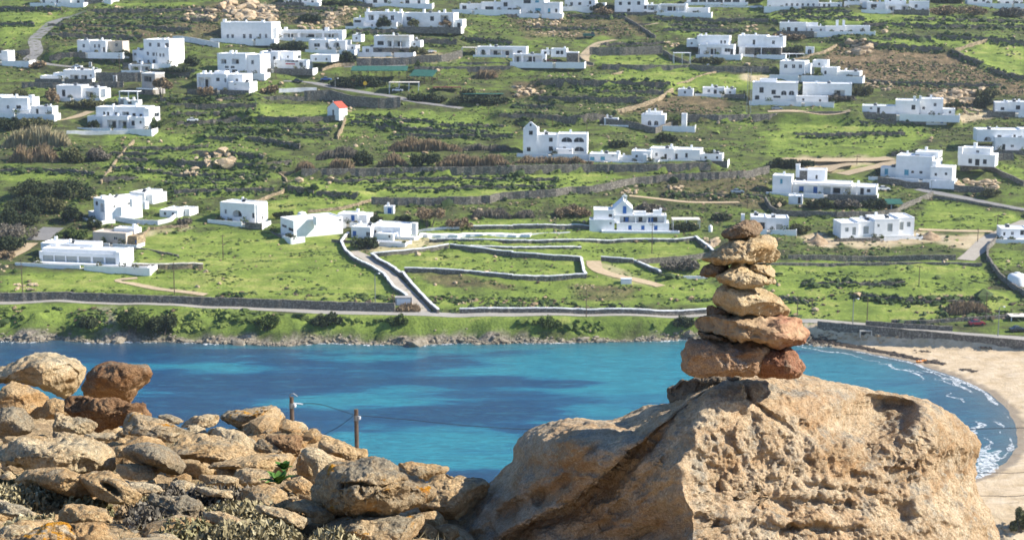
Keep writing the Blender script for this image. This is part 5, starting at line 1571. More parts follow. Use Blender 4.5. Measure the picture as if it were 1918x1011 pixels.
# grassy tussocks and bushes along the terrace feet
pts = []
for A, hh, sty in WALLPTS:
    if sty != 'T' and not (sty in 'st' and RNG.random() < 0.4): continue
    for p in A:
        for _ in range(4):
            if RNG.random() < (0.6 if sty == 'T' else 0.15):
                pts.append((p[0] + RNG.normal(0, .9), p[1] - 0.35 - abs(RNG.normal(0, 1.0)), 0))
            if RNG.random() < (0.5 if sty == 'T' else 0.08):
                pts.append((p[0] + RNG.normal(0, .9), p[1] + 0.5 + abs(RNG.normal(0, .5)), hh * 0.0))
pts = np.array(pts); gi = grid_idx(pts[:, 0], pts[:, 1]); pts = pts[~OCC[gi]]
r0 = RNG.lognormal(-0.92, 0.4, len(pts))
R = np.stack([r0 * 1.5, r0, r0 * RNG.uniform(.6, 1.1, len(r0))], -1)
o = lumps('wall_scrub', np.stack([pts[:, 0], pts[:, 1], zat(pts[:, 0], pts[:, 1]) + R[:, 2] * .3], -1), R, M['fol_green'], 303, RNG.random(len(pts)) ** 2 * 0.7, rough=0.32)
tag(o, 'dark bushes growing along the terrace walls', 'scrub', None, 'stuff')

# loose pale stones in the fields and along the shore
n_try = 26000
yy = 400 + (800 - 400) * RNG.random(n_try); xx = (RNG.random(n_try) * 2 - 1) * (yy * 0.36)
gi = grid_idx(xx, yy)
Pq = np.stack([xx, yy, 0 * xx], -1)
dn = fbm(Pq * 0.06, 3, 211) + 0.5 * fbm(Pq * 0.3, 2, 212)
ok = (RNG.random(n_try) < np.clip(dn - 0.15, 0, 1) * (0.55 - 0.33 * lush[gi] + rockm[gi])) & ~OCC[gi] & (sd[gi] > 2) & ~bch[gi]
xs_, ys_ = xx[ok], yy[ok]
r0 = RNG.lognormal(-1.15, 0.5, ok.sum())
R = np.stack([r0 * 1.3, r0, r0 * .8], -1)
o = lumps('field_stones', np.stack([xs_, ys_, zat(xs_, ys_) + R[:, 2] * .4], -1), R, M['r_far'], 304, rough=0.2); tag(o, 'loose pale stones scattered in the fields', 'stones', None, 'stuff')
cp = np.array([p for p in COASTLINE if p[1] > 380 and p[0] < 82])
n = 5600
k = RNG.integers(0, len(cp), n)
dd = np.abs(RNG.normal(0.3, 0.65, n))
xs_ = cp[k, 0] + RNG.normal(0, 1.2, n); ys_ = cp[k, 1] + dd - 0.3
r0 = RNG.lognormal(-1.7, 0.55, n)
R = np.stack([r0 * 1.7, r0, r0 * .75], -1)
o = lumps('shore_rocks', np.stack([xs_, ys_, np.maximum(zat(xs_, ys_), 0) + R[:, 2] * .2], -1), R, M['r_shore'], 305, rough=0.2); tag(o, 'pale tumbled rocks along the foot of the sea cliff', 'rocks', None, 'stuff')
n = 900
k = RNG.integers(0, len(cp), n)
u = cp[k, 0] * 0.1
ok = vnoise(np.stack([u, u * 0, u * 0], -1), 55) > 0.05
n = ok.sum()
xs_ = cp[k, 0][ok] + RNG.normal(0, 1.5, n); ys_ = cp[k, 1][ok] - 0.35 - np.abs(RNG.normal(0, .22, n))
r0 = RNG.lognormal(-1.0, 0.3, n)
o = lumps('shore_foam', np.stack([xs_, ys_, 0 * xs_ + 0.02], -1), np.stack([r0 * 2.2, r0 * .6, r0 * 0.18], -1), M['foam'], 306, rough=0.15); tag(o, 'thin white wash at the foot of the rocks', 'surf', None, 'stuff')
# seaweed wrack on the beach
wl = np.array([hit(*p)[:] for p in path_px('L 300 582 460 592 620 615 800 650 1000 690 1150 725 1280 745')])
cum = []
for a, b in zip(wl[:-1], wl[1:]):
    for i in range(260): cum.append(a + (b - a) * RNG.random())
cum = np.array(cum); cum[:, 1] += RNG.normal(0, .5, len(cum)) - 0.2
cum[:, 2] = zat(cum[:, 0], cum[:, 1])
r0 = RNG.lognormal(-1.35, .4, len(cum))
M['wrack'] = plain('dark_seaweed', (0.055, 0.042, 0.032), 0.95, .3, 2)
o = lumps('seaweed_wrack', cum + np.array([0, 0, .04]), np.stack([r0 * 2, r0, r0 * .5], -1), M['wrack'], 307); tag(o, 'dark line of seaweed washed up on the sand', 'seaweed', None, 'stuff')


def leaf_cloud(name, C, R, n, size, mat, seed, parent=None, tall=1.0, hollow=0.35, droop=0.0):
    """crown of many leaf clumps (small bent quads) spread through lobed ellipsoids. C list of lobes (x,y,z), R list of radii"""
    rg = np.random.default_rng(seed)
    C = np.asarray(C, float); R = np.asarray(R, float)
    w = R.prod(1) ** (2 / 3); w /= w.sum()
    k = rg.choice(len(C), n, p=w)
    d = rg.normal(0, 1, (n, 3)); d /= np.linalg.norm(d, axis=1)[:, None]
    rad = hollow + (1 - hollow) * rg.random(n) ** 0.5
    rad *= 1 + 0.18 * vnoise(d * 2.3 + k[:, None] * 5.0, seed)
    p = C[k] + d * rad[:, None] * R[k]
    a = rg.normal(0, 1, (n, 3)) + d * 0.3; a /= np.linalg.norm(a, axis=1)[:, None]
    b = np.cross(a, rg.normal(0, 1, (n, 3))); b /= np.linalg.norm(b, axis=1)[:, None] + 1e-9
    s = size * rg.uniform(.55, 1.35, n)[:, None]
    a = a * s; b = b * s * 0.7; a[:, 2] *= tall
    nn = np.cross(a, b) / (size + 1e-9)
    V_ = np.stack([p - a - b * .3, p + b - nn * .25, p + a + b * .1, p - b - nn * .25], 1).reshape(-1, 3)
    F_ = np.arange(n * 4).reshape(n, 4)
    o = mesh_np(name, V_, F_, mat, False, parent)
    at_ = o.data.attributes.new('tone', 'FLOAT', 'POINT')
    tn = np.clip(rg.normal(0.5, 0.26, n) + 0.15 * vnoise(p * (1.2 / max(size, .01)) * 0.2, seed + 3), 0, 1)
    at_.data.foreach_set('value', np.repeat(tn, 4).astype(np.float32))
    return o


def far_bush(label, cx, cy, w, h, kind, name='bush', cat='bush', seed=0, group='trees and bushes on the far hillside', rise=0.0):
    """w,h in photo pixels, (cx, cy) the crown's centre"""
    G = hit(cx, min(cy + h / 2 - 1, 1000)); s = scale_at(G)
    W, Hh = w / s / 2, h / s
    root = empty(name, tuple(G)); tag(root, label, cat, group)
    rg = np.random.default_rng(seed + 17)
    lobes, rad = [], []
    nl = max(3, min(12, int(w / h * 3.0) + 2))
    trunk = rise * Hh
    for i in range(nl):
        fx = -0.8 + 1.6 * (i + .5) / nl + rg.normal(0, .08)
        hh = (1 - 0.45 * abs(fx) ** 2) * rg.uniform(.75, 1.08)
        rz = Hh * (1 - rise) * 0.36 * hh
        lobes.append((fx * W, rg.normal(0.4, .45) * min(W, Hh) * .5, trunk + rz + rg.uniform(0, .55) * Hh * (1 - rise) * hh * .55)); rad.append((max(W * 1.25 / nl + W * .12, .4), min(W, Hh) * .55 + .3, rz))
    n = int(np.clip(w * h * 1.5, 260, 2600))
    size = np.clip(1.9 / s, .15, .6)
    leaf_cloud('crown', lobes, rad, n, size, M[kind], seed, root, hollow=.25)
    m = MB()
    for i in range(3):
        l = lobes[(i * nl) // 3]
        m.tube([(l[0] * .25, 0.1, -.4), (l[0] * .5, l[1] * .5, l[2] * .5), (l[0] * .8, l[1], l[2])], .05 + Hh * .03, 5, .03)
    m.build('trunk', M['bark'], root)
    return root


def reeds(label, cx, cy, w, h, kind='fol_brown', seed=0, name='reed_thicket', dens=1.0):
    G = hit(cx, cy + h / 2); s = scale_at(G)
    W, Hh = w / s, h / s * .95
    rg = np.random.default_rng(seed)
    n = int(min(5200, w * 26 * dens))
    x = (rg.random(n) - .5) * W; dep = min(4.5, Hh * 1.1)
    y = rg.random(n) * dep
    env = (1 - np.abs(2 * x / W) ** 4) * (.75 + .35 * vnoise(np.stack([x * .35, y * .3, 0 * x], -1), seed))
    z = zat(G.x + x, G.y + y) - G.z - .2
    hh = Hh * np.clip(env, .15, 1.2) * rg.uniform(.55, 1.0, n)
    lean = rg.normal(0.10, .16, (n, 2)) * hh[:, None]
    wd_ = np.clip(.35 / s, .035, .08) * rg.uniform(.7, 2.2, n)
    an = rg.uniform(0, 3.14, n)
    ux, uy = np.cos(an) * wd_, np.sin(an) * wd_
    b0 = np.stack([x - ux, y - uy, z], -1); b1 = np.stack([x + ux, y + uy, z], -1)
    m0 = np.stack([x + lean[:, 0] * .4 + ux * 1.7, y + lean[:, 1] * .4 + uy * 1.7, z + hh * .6], -1)
    m1 = np.stack([x + lean[:, 0] * .4 - ux * 1.7, y + lean[:, 1] * .4 - uy * 1.7, z + hh * .6], -1)
    tp_ = np.stack([x + lean[:, 0], y + lean[:, 1], z + hh], -1)
    V_ = np.stack([b0, b1, m0, m1, tp_], 1).reshape(-1, 3)
    i = np.arange(n) * 5
    F_ = np.concatenate([np.stack([i, i + 1, i + 2, i + 3], -1), np.stack([i + 3, i + 2, i + 4, i + 4], -1)])
    # triangles as their own faces
    Vt = V_
    o = bpy.data.objects.new(name, None)
    me = bpy.data.meshes.new(name)
    nt = n
    loops = np.concatenate([F_[:n].ravel(), F_[n:, :3].ravel()]).astype(np.int32)
    me.vertices.add(len(Vt)); me.vertices.foreach_set('co', Vt.astype(np.float32).ravel())
    me.loops.add(len(loops)); me.loops.foreach_set('vertex_index', loops)
    me.polygons.add(2 * n)
    me.polygons.foreach_set('loop_start', np.concatenate([np.arange(n) * 4, 4 * n + np.arange(n) * 3]).astype(np.int32))
    me.polygons.foreach_set('loop_total', np.concatenate([np.full(n, 4), np.full(n, 3)]).astype(np.int32))
    me.update(calc_edges=True)
    me.materials.append(M[kind])
    at_ = me.attributes.new('tone', 'FLOAT', 'POINT')
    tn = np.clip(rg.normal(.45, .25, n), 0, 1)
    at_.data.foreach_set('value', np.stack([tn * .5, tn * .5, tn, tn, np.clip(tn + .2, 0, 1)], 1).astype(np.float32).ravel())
    o = bpy.data.objects.new(name, me); o.location = G; link(o)
    tag(o, label, 'reeds', 'reed thickets and dry scrub belts')
    return o


for i, (rt, x_, y_, r_) in enumerate(potted):
    leaf_cloud('garden_shrub', [(x_, y_, .1 + r_ * .8), (x_ + r_ * .5, y_, .1 + r_ * .5)], [(r_, r_, r_), (r_ * .7, r_ * .7, r_ * .7)], 90, .26, M[('fol_dark', 'fol_green', 'fol_olive')[i % 3]], 3000 + i, rt, hollow=.2)


def Zc(tile, x0, y0, x1, y1):
    a = tp(tile, x0, y0); b = tp(tile, x1, y1)
    return (a[0] + b[0]) / 2, (a[1] + b[1]) / 2, b[0] - a[0], b[1] - a[1]


BUSH = [
 ('E', 60, 330, 400, 470, 'fol_dark', 'uppermost dark evergreen tree of the left-edge grove', 'evergreen_tree', 'tree'), ('E', 330, 330, 700, 480, 'fol_dark', 'wide dark evergreen tree reaching toward the tall bright house', 'evergreen_tree', 'tree'),
 ('E', 120, 380, 260, 470, 'fol_olive', 'tan-leaved bush standing among the dark left-edge trees', 'bush', 'bush'), ('E', 40, 440, 330, 600, 'fol_dark', 'dark evergreen tree in the middle of the left-edge grove', 'evergreen_tree', 'tree'), ('E', 290, 430, 470, 590, 'fol_olive', 'olive-green tree in front of the dark left-edge grove', 'olive_tree', 'tree'),
 ('E', -60, 540, 270, 690, 'fol_dark', 'rounded dark tree at the left edge above the forecourt', 'evergreen_tree', 'tree'), ('E', -80, 640, 250, 800, 'fol_grey', 'grey-brown leafless bush at the left edge', 'bare_bush', 'bush'), ('E', -60, 740, 180, 870, 'fol_dark', 'lowest dark bush of the left-edge grove', 'bush', 'bush'), ('E', -60, 850, 120, 920, 'fol_brown', 'low brown bush at the left edge beside the track', 'bush', 'bush'),
 ('E', 440, 520, 600, 640, 'fol_dark', 'dark shrub left of the tall bright house', 'bush', 'bush'), ('E', 630, 610, 740, 700, 'fol_dark', 'spiky dark palm-like shrub below the tall bright house', 'palm_shrub', 'shrub'), ('E', 400, 680, 640, 780, 'fol_green', 'green shrubs behind the beige shed', 'bush', 'bush'), ('E', 1290, 600, 1390, 680, 'fol_grey', 'grey bush at the foot of the rounded courtyard wall', 'bush', 'bush'),
 ('E', 600, 105, 810, 205, 'fol_grey', 'pale grey leafless bush on the left terraces', 'bare_bush', 'bush'), ('E', 430, 110, 620, 220, 'fol_olive', 'olive bush beside the brown reeds on the left', 'bush', 'bush'),
 ('A', -30, 830, 130, 960, 'fol_dark', 'dark bush below the house with the corner chimney', 'bush', 'bush'), ('A', 100, 850, 420, 940, 'fol_olive', 'olive hedge in front of the left white walls', 'hedge', 'hedge'), ('A', 645, 860, 722, 945, 'fol_dark', 'round dark bush left of the columned portico', 'bush', 'bush'), ('A', 1070, 850, 1185, 945, 'fol_green', 'dark green bush right of the columned portico', 'bush', 'bush'),
 ('A', 1110, 560, 1250, 715, 'fol_brown', 'tan leafless tree beside the stone tower', 'bare_tree', 'tree'), ('A', 1430, 630, 1560, 710, 'fol_brown', 'tan bare bush right of the tan leafless tree', 'bare_bush', 'bush'), ('A', 320, 650, 430, 760, 'fol_brown', 'reddish palm-like shrub left of the small flat-roofed house', 'palm_shrub', 'shrub'), ('A', 470, 720, 760, 800, 'fol_olive', 'low olive bushes above the porticoed villa', 'bush', 'bush'),
 ('A', 1340, 395, 1460, 490, 'fol_dark', 'dark round tree beside the three-storey house', 'evergreen_tree', 'tree'), ('A', 820, 385, 960, 440, 'fol_dark', 'dark shrub below the beige stone wing', 'bush', 'bush'), ('A', 220, 445, 340, 505, 'fol_brown', 'reddish brown shrub by the road junction', 'bush', 'bush'), ('A', 60, 380, 160, 430, 'fol_olive', 'green bush beside the road at the left edge', 'bush', 'bush'), ('A', 1160, 500, 1420, 560, 'fol_dark', 'dark hedge below the three-storey house', 'hedge', 'hedge'),
 ('A', 60, 650, 200, 720, 'fol_olive', 'olive bush above the left-edge house', 'bush', 'bush'), ('A', 1200, 715, 1340, 755, 'fol_green', 'left bush of the row on the upper terrace', 'bush', 'bush'), ('A', 1360, 715, 1530, 755, 'fol_green', 'right bush of the row on the upper terrace', 'bush', 'bush'),
 ('B', 868, 128, 985, 218, 'fol_dark', 'dark round tree in front of the two-storey villa', 'evergreen_tree', 'tree'), ('B', 1098, 135, 1185, 218, 'fol_olive', 'umbrella-shaped tree in front of the two-storey villa', 'umbrella_tree', 'tree'), ('B', 1335, 140, 1425, 215, 'fol_brown', 'sparse brownish tree at the right end of the two-storey villa', 'bare_tree', 'tree'),
 ('B', 80, 290, 380, 380, 'fol_dark', 'dark scrub under the long veranda house', 'bush', 'bush'), ('B', 560, 370, 740, 465, 'fol_dark', 'dark bush right of the arched-window house', 'bush', 'bush'), ('B', 1090, 335, 1250, 400, 'fol_olive', 'olive bush beside the parked silver car', 'bush', 'bush'), ('B', 20, 620, 165, 690, 'fol_brown', 'tan leafless bush below the white parapet', 'bare_bush', 'bush'),
 ('B', 1090, 680, 1400, 750, 'fol_dark', 'left half of the dark hedge below the restaurant', 'hedge', 'hedge'), ('B', 1400, 690, 1866, 770, 'fol_dark', 'right half of the dark hedge below the restaurant', 'hedge', 'hedge'), ('B', 1500, 640, 1600, 690, 'fol_olive', 'light green bush beside the red awning', 'bush', 'bush'), ('B', 480, 560, 960, 650, 'fol_dark', 'dark creeper hedge along the restaurant front', 'hedge', 'hedge'),
 ('B', 300, 90, 480, 170, 'fol_dark', 'dark bush among the boulders of the upper left outcrop', 'bush', 'bush'), ('B', 450, 0, 800, 50, 'fol_dark', 'dark trees on the skyline left of centre', 'bush', 'trees'), ('B', 1160, 445, 1200, 490, 'fol_green', 'small green bush by the far road edge', 'bush', 'bush'),
 ('C', 590, 62, 740, 122, 'fol_brown', 'brown bush between two skyline houses', 'bush', 'bush'), ('C', 560, 20, 750, 100, 'fol_dark', 'dark tree behind the brown skyline bush', 'evergreen_tree', 'tree'), ('C', 1690, -10, 1830, 30, 'fol_dark', 'dark trees beside the glazed skyline building', 'evergreen_tree', 'tree'), ('C', 1300, 410, 1560, 470, 'fol_olive', 'garden bushes below the left twin villa', 'bush', 'bush'), ('C', 1110, 860, 1230, 920, 'fol_olive', 'olive bush inside the domed house courtyard', 'bush', 'bush'), ('C', 770, 860, 920, 910, 'fol_green', 'green bush left of the domed house', 'bush', 'bush'),
 ('D', 0, 240, 280, 300, 'fol_brown', 'brown scrub belt left of the farmhouse with tall chimneys', 'bush', 'bush'), ('D', 1090, 35, 1640, 125, 'fol_brown', 'long brown hedge on the upper right skyline', 'hedge', 'hedge'), ('D', 1640, 45, 1890, 135, 'fol_grey', 'dark reddish hedge at the upper right corner', 'hedge', 'hedge'), ('D', 580, 610, 770, 705, 'fol_olive', 'olive bush beside the villa with arched windows', 'bush', 'bush'), ('D', 225, 615, 440, 702, 'fol_dark', 'dark spreading bush over the arched-window villa terrace', 'bush', 'bush'),
 ('D', 1300, 740, 1440, 805, 'fol_dark', 'dark pine beside the pale rock outcrop', 'pine_tree', 'tree'), ('D', 1500, 690, 1650, 790, 'fol_dark', 'dark shrubs left of the right-edge house', 'bush', 'bush'), ('D', 200, 545, 370, 595, 'fol_dark', 'dark hedge below the house with three windows', 'hedge', 'hedge'), ('D', 1160, -20, 1450, 30, 'fol_dark', 'dark trees on the skyline at the upper right', 'evergreen_tree', 'trees'), ('D', 1500, 640, 1700, 720, 'fol_olive', 'olive brown bush at the end of the pale outcrop', 'bush', 'bush'),
 ('D', 100, 330, 270, 395, 'fol_dark', 'dark garden bush beside the dovecote', 'bush', 'bush'), ('D', 420, 680, 640, 740, 'fol_grey', 'grey bush right of the arched-window villa', 'bush', 'bush'),
 ('F', 688, 757, 900, 850, 'fol_dark', 'big round dark bush in front of the bright-roofed farmhouse', 'round_bush', 'bush'), ('F', 1140, 530, 1375, 690, 'fol_brown', 'large tan leafless tree right of the tiny hut', 'bare_tree', 'tree'), ('F', 1365, 610, 1570, 695, 'fol_brown', 'brown bush right of the large tan tree', 'bush', 'bush'), ('F', 800, 590, 920, 650, 'fol_dark', 'dark shrub right of the low annex', 'bush', 'bush'), ('F', 1000, 600, 1130, 665, 'fol_dark', 'dark shrub left of the large tan tree', 'bush', 'bush'), ('F', 110, 560, 280, 620, 'fol_dark', 'dark bush behind the end of the long barn', 'bush', 'bush'),
 ('F', 1100, 140, 1350, 245, 'fol_dark', 'dark bush inside the brown reed belt', 'bush', 'bush'), ('F', 700, 110, 860, 240, 'fol_dark', 'dark bush at the left part of the reed belt', 'bush', 'bush'),
 ('G', 1345, 130, 1490, 205, 'fol_dark', 'dark bush at the right end of the white cottage', 'bush', 'bush'), ('G', 300, 520, 560, 610, 'fol_brown', 'brown scrub left of the church gable', 'bush', 'bush'), ('G', 880, 500, 1120, 575, 'fol_grey', 'grey-brown scrub right of the church gable', 'bush', 'bush'), ('G', 1170, 650, 1370, 720, 'fol_dark', 'dark shrubs under the pale pergola', 'bush', 'bush'), ('G', 1040, 0, 1200, 70, 'fol_dark', 'dark bush right of the long cottages', 'bush', 'bush'), ('G', 680, 50, 860, 105, 'fol_dark', 'dark bush behind the teal-shuttered cottage', 'bush', 'bush'), ('G', 1060, 910, 1380, 1010, 'fol_grey', 'grey scrub patch behind the cairn', 'bush', 'bush'), ('G', 1450, 585, 1590, 640, 'fol_dark', 'dark bush left of the house behind the cairn', 'bush', 'bush'),
 ('H', 280, 465, 480, 555, 'fol_dark', 'left garden bush under the blue-doored villa', 'bush', 'bush'), ('H', 470, 480, 690, 555, 'fol_grey', 'middle grey garden bush under the blue-doored villa', 'bush', 'bush'), ('H', 680, 470, 880, 555, 'fol_dark', 'right garden bush under the blue-doored villa', 'bush', 'bush'), ('H', 20, 460, 140, 530, 'fol_olive', 'olive bush beside the tiny white outbuilding', 'bush', 'bush'), ('H', 150, 650, 310, 730, 'fol_olive', 'olive bush left of the construction site', 'bush', 'bush'), ('H', 0, 180, 350, 260, 'fol_dark', 'dark scrub above the blue-doored villa', 'bush', 'bush'), ('H', 780, 250, 900, 310, 'fol_dark', 'dark shrub at the left end of the pale compound', 'bush', 'bush'), ('H', 1550, 400, 1700, 470, 'fol_olive', 'low olive bush beside the right asphalt road', 'bush', 'bush'),
 ('I', 560, 405, 720, 520, 'fol_dark', 'dark bush left of the rocky cliff gully', 'bush', 'bush'), ('I', 840, 330, 1080, 540, 'fol_green', 'left part of the dark thicket on the sea cliff', 'thicket', 'bush'), ('I', 1060, 350, 1300, 540, 'fol_dark', 'right part of the dark thicket on the sea cliff', 'thicket', 'bush'), ('J', -20, 380, 190, 520, 'fol_green', 'green thicket on the cliff left of the notch', 'thicket', 'bush'), ('J', 380, 375, 620, 490, 'fol_dark', 'dark thicket on the cliff beside the notch', 'thicket', 'bush'), ('J', 960, 385, 1120, 480, 'fol_green', 'green bush on the cliff below the lane end', 'bush', 'bush'), ('K', 1160, 400, 1330, 500, 'fol_dark', 'dark bush on the cliff left of the cairn', 'bush', 'bush'), ('K', 130, 410, 360, 500, 'fol_green', 'green bush on the cliff below the white-topped wall', 'bush', 'bush'),
]
for i, (tl, x0, y0, x1, y1, kind, lab, nm, cat_) in enumerate(BUSH):
    cx_, cy_, w_, h_ = Zc(tl, x0, y0, x1, y1)
    far_bush(lab, cx_, cy_, w_, h_, kind, nm, cat_, 400 + i, rise=0.3 if nm in ('umbrella_tree', 'bare_tree', 'pine_tree') else 0.0)
for i, (tl, x0, y0, x1, y1, kind, lab) in enumerate([
 ('E', 0, -90, 500, 110, 'fol_dry', 'tall brown reed thicket at the left edge'), ('E', 40, 80, 420, 220, 'fol_brown', 'lower brown reeds below the tall left thicket'), ('F', 430, 85, 760, 185, 'fol_grey', 'greyish reeds at the left of the reed belt'), ('F', 520, 165, 710, 262, 'fol_brown', 'tan reed clump above the tall retaining wall'),
 ('F', 870, 115, 1100, 245, 'fol_brown', 'brown reeds in the middle of the reed belt'), ('F', 960, 30, 1500, 135, 'fol_brown', 'long tan reed bank above the reed belt'), ('F', 1480, 60, 1866, 130, 'fol_grey', 'grey scrub bank right of the tan reeds'), ('F', 1300, 140, 1866, 245, 'fol_brown', 'brown reed strip left of the chapel-house'), ('G', 0, 135, 560, 225, 'fol_brown', 'tan reeds along the foot of the chapel-house'), ('F', 1560, 535, 1866, 620, 'fol_grey', 'grey brushwood bank right of the tan tree'), ('G', 0, 545, 160, 620, 'fol_grey', 'grey brushwood continuing toward the church'),
 ('F', 275, 190, 420, 265, 'fol_brown', 'brown reeds at the corner of the curving tan wall'), ('L', 1290, 300, 1640, 395, 'fol_brown', 'brown reeds on the slope above the beach car'), ('B', 1590, 500, 1760, 580, 'fol_brown', 'brown dry bank right of the green netting'), ('J', 1010, 300, 1200, 372, 'fol_brown', 'dry brown weeds beside the foot of the steep lane')]):
    cx_, cy_, w_, h_ = Zc(tl, x0, y0, x1, y1)
    reeds(lab, cx_, cy_, w_, h_, kind, 700 + i)


# rock outcrops on the far hill
def outcrop(label, tl, x0, y0, x1, y1, n, seed, mat='r_far', cat='rock outcrop', name='rock_outcrop'):
    cx_, cy_, w_, h_ = Zc(tl, x0, y0, x1, y1)
    G = hit(cx_, cy_ + h_ / 2); s = scale_at(G)
    rg = np.random.default_rng(seed)
    C_, R_ = [], []
    for i in range(int(n * 2.2)):
        qx_, qy_ = cx_ + (rg.random() - .5) * w_ * .9, cy_ + (rg.random() - .45) * h_ * .9
        P = hit(qx_, qy_ + h_ * .1)
        r = (0.09 + .17 * rg.random() ** 1.5) * min(w_, h_ * 1.4) / s
        C_.append((P.x - G.x, P.y - G.y, P.z - G.z + r * .15)); R_.append((r * rg.uniform(.9, 1.9), r, r * rg.uniform(.45, .95)))
    root = empty(name, tuple(G)); tag(root, label, cat, 'rock outcrops on the far hillside')
    for c_, r_ in zip(C_, R_):
        v_ = ICO2_V * (1 + rg.normal(0, .10, (len(ICO2_V), 1)))
        for q_ in range(4):
            nv = rg.normal(0, 1, 3); nv /= np.linalg.norm(nv); pr = v_ @ nv; v_ = v_ - nv * (np.maximum(0, pr - np.quantile(pr, rg.uniform(.7, .9))) * .9)[:, None]
        a_ = rg.uniform(0, 3.14); v_ = v_ * np.array(r_)
        v_ = np.stack([v_[:, 0] * math.cos(a_) - v_[:, 1] * math.sin(a_), v_[:, 0] * math.sin(a_) + v_[:, 1] * math.cos(a_), v_[:, 2]], -1)
        mesh_np('rock', v_, ICO2_F, M[mat], False, root, c_)


for i, a in enumerate([
 ('jagged tan outcrop at the top of the dry brown hill', 'D', 570, 285, 760, 390, 9), ('pale tumbled outcrop right of the flat-annex house', 'D', 1180, 645, 1600, 755, 26), ('tan boulder pile below the stepped white villa', 'D', 700, 600, 920, 665, 9), ('brown sloping crag at the upper left', 'A', 1330, 60, 1600, 150, 8),
 ('tan crag on the upper left skyline', 'A', 1600, -10, 1866, 140, 16), ('boulder pile left of the long veranda house', 'B', 0, 20, 160, 140, 14), ('rounded crag with a dark hollow above the veranda house', 'B', 490, 65, 610, 200, 9), ('pale stones at the foot of the rounded crag', 'B', 310, 160, 460, 215, 9), ('pale boulders right of the rounded crag', 'B', 580, 45, 730, 110, 9),
 ('tan rocks above the scattered field stones, upper centre', 'C', 100, 130, 380, 185, 14), ('pale rock shelf with grey stones in the upper centre', 'C', 140, 230, 520, 265, 16), ('tan rocks left of the twin villas', 'C', 1100, 310, 1240, 350, 8), ('orange-tan rock beside the upper middle fields', 'C', 1690, 170, 1790, 225, 5), ('tan banked rocks below the dark awning', 'C', 0, 620, 190, 700, 10),
 ('tan boulder beside the red-roofed chapel', 'B', 650, 770, 720, 815, 4), ('pair of boulders in the field right of the chapel', 'B', 1010, 840, 1080, 900, 4), ('pale stones among the scrub field', 'B', 860, 850, 960, 890, 5), ('tan stones on the left terraces', 'E', 1300, 235, 1440, 310, 8), ('pale stones at the end of a left terrace', 'E', 1490, 120, 1700, 245, 10), ('tan rocks above the arched house', 'E', 1740, 300, 1800, 335, 4),
 ('heap of pale stones at the lower lane end', 'J', 1400, 275, 1600, 310, 16), ('pale rubble below the large pale compound', 'H', 1340, 330, 1700, 420, 26), ('rocks along the track behind the zigzag wall', 'G', 1110, 380, 1300, 430, 10), ('stones below the zigzag wall bend', 'G', 770, 380, 950, 440, 8), ('pale stone heap left of the coastal wall', 'I', 90, 150, 300, 205, 14), ('grey rubble heap left of the top cairn stone', 'G', 1380, 750, 1500, 830, 12),
 ('pale stones in the lower centre field', 'K', 440, 165, 620, 195, 8), ('tan rocks by the right-edge stair house', 'D', 1400, 760, 1560, 830, 8), ('white stones in the grass by the field gateway', 'K', 580, 100, 640, 115, 3), ('rocks at the white house behind the compound', 'H', 1500, 80, 1660, 135, 7)]):
    outcrop(*a, seed=800 + i)
for i, (lab, tl, x0, y0, x1, y1) in enumerate([('pale grey rock hump nearest the stack of stones on the beach', 'L', 300, 530, 480, 575), ('second grey rock hump on the beach', 'L', 480, 535, 600, 580), ('third grey rock hump on the beach', 'L', 600, 535, 700, 582), ('large grey rock hump at the right end of the beach row', 'L', 690, 530, 960, 590)]):
    outcrop(lab, tl, x0, y0, x1, y1, 5, 840 + i, 'r_far', 'rock', 'beach_rock')


def mound(label, tl, x0, y0, x1, y1, seed):
    cx_, cy_, w_, h_ = Zc(tl, x0, y0, x1, y1)
    G = hit(cx_, cy_ + h_ / 2); s = scale_at(G); W = w_ / s / 2; Hh = h_ / s * .85
    a = np.linspace(0, 2 * math.pi, 40, endpoint=False); r = np.linspace(0, 1, 12)
    V_ = [(0, W * .5, Hh)]
    for k in r[1:]:
        for t_ in a:
            V_.append((math.cos(t_) * k * W, W * .5 + math.sin(t_) * k * W * .6, Hh * (1 - k ** 1.1) ** 1.15))
    V_ = np.array(V_); V_[:, 2] += .25 * Hh * vnoise(V_ * (2.2 / W), seed) - .15 * (V_[:, 2] < .1) * 4
    F_ = [(0, 1 + i, 1 + (i + 1) % 40) for i in range(40)] + [(1 + q * 40 + i, 1 + (q + 1) * 40 + i, 1 + (q + 1) * 40 + (i + 1) % 40, 1 + q * 40 + (i + 1) % 40) for q in range(10) for i in range(40)]
    o = mesh_py('earth_mound', V_, F_, M['soil'], None, tuple(G), True)
    tag(o, label, 'earth mound', 'earth mounds at the construction site')


t = NT('soil'); v = t.coord(); n = t.noise(v, .7, 6, .7); n2 = t.noise(v, 3, 5, .7)
M['soil'] = t.out(t.ramp(n, [(.3, lin(.22, .15, .09)), (.6, lin(.42, .31, .20))]), t.bump(n2, .25, .8), .97, .05)
mound('large soil mound left of the construction site', 'H', 255, 722, 480, 815, 1)
mound('smaller soil mound right of the construction site', 'H', 1085, 708, 1295, 782, 2)
# ================================================================ foreground headland
def plane_D(py):
    """distance at which the rocky shelf is met along a photo row"""
    return 0.875 / (-(tY(py)) - 0.21)


def shelf_z(D):
    return CH - 0.875 - 0.21 * D


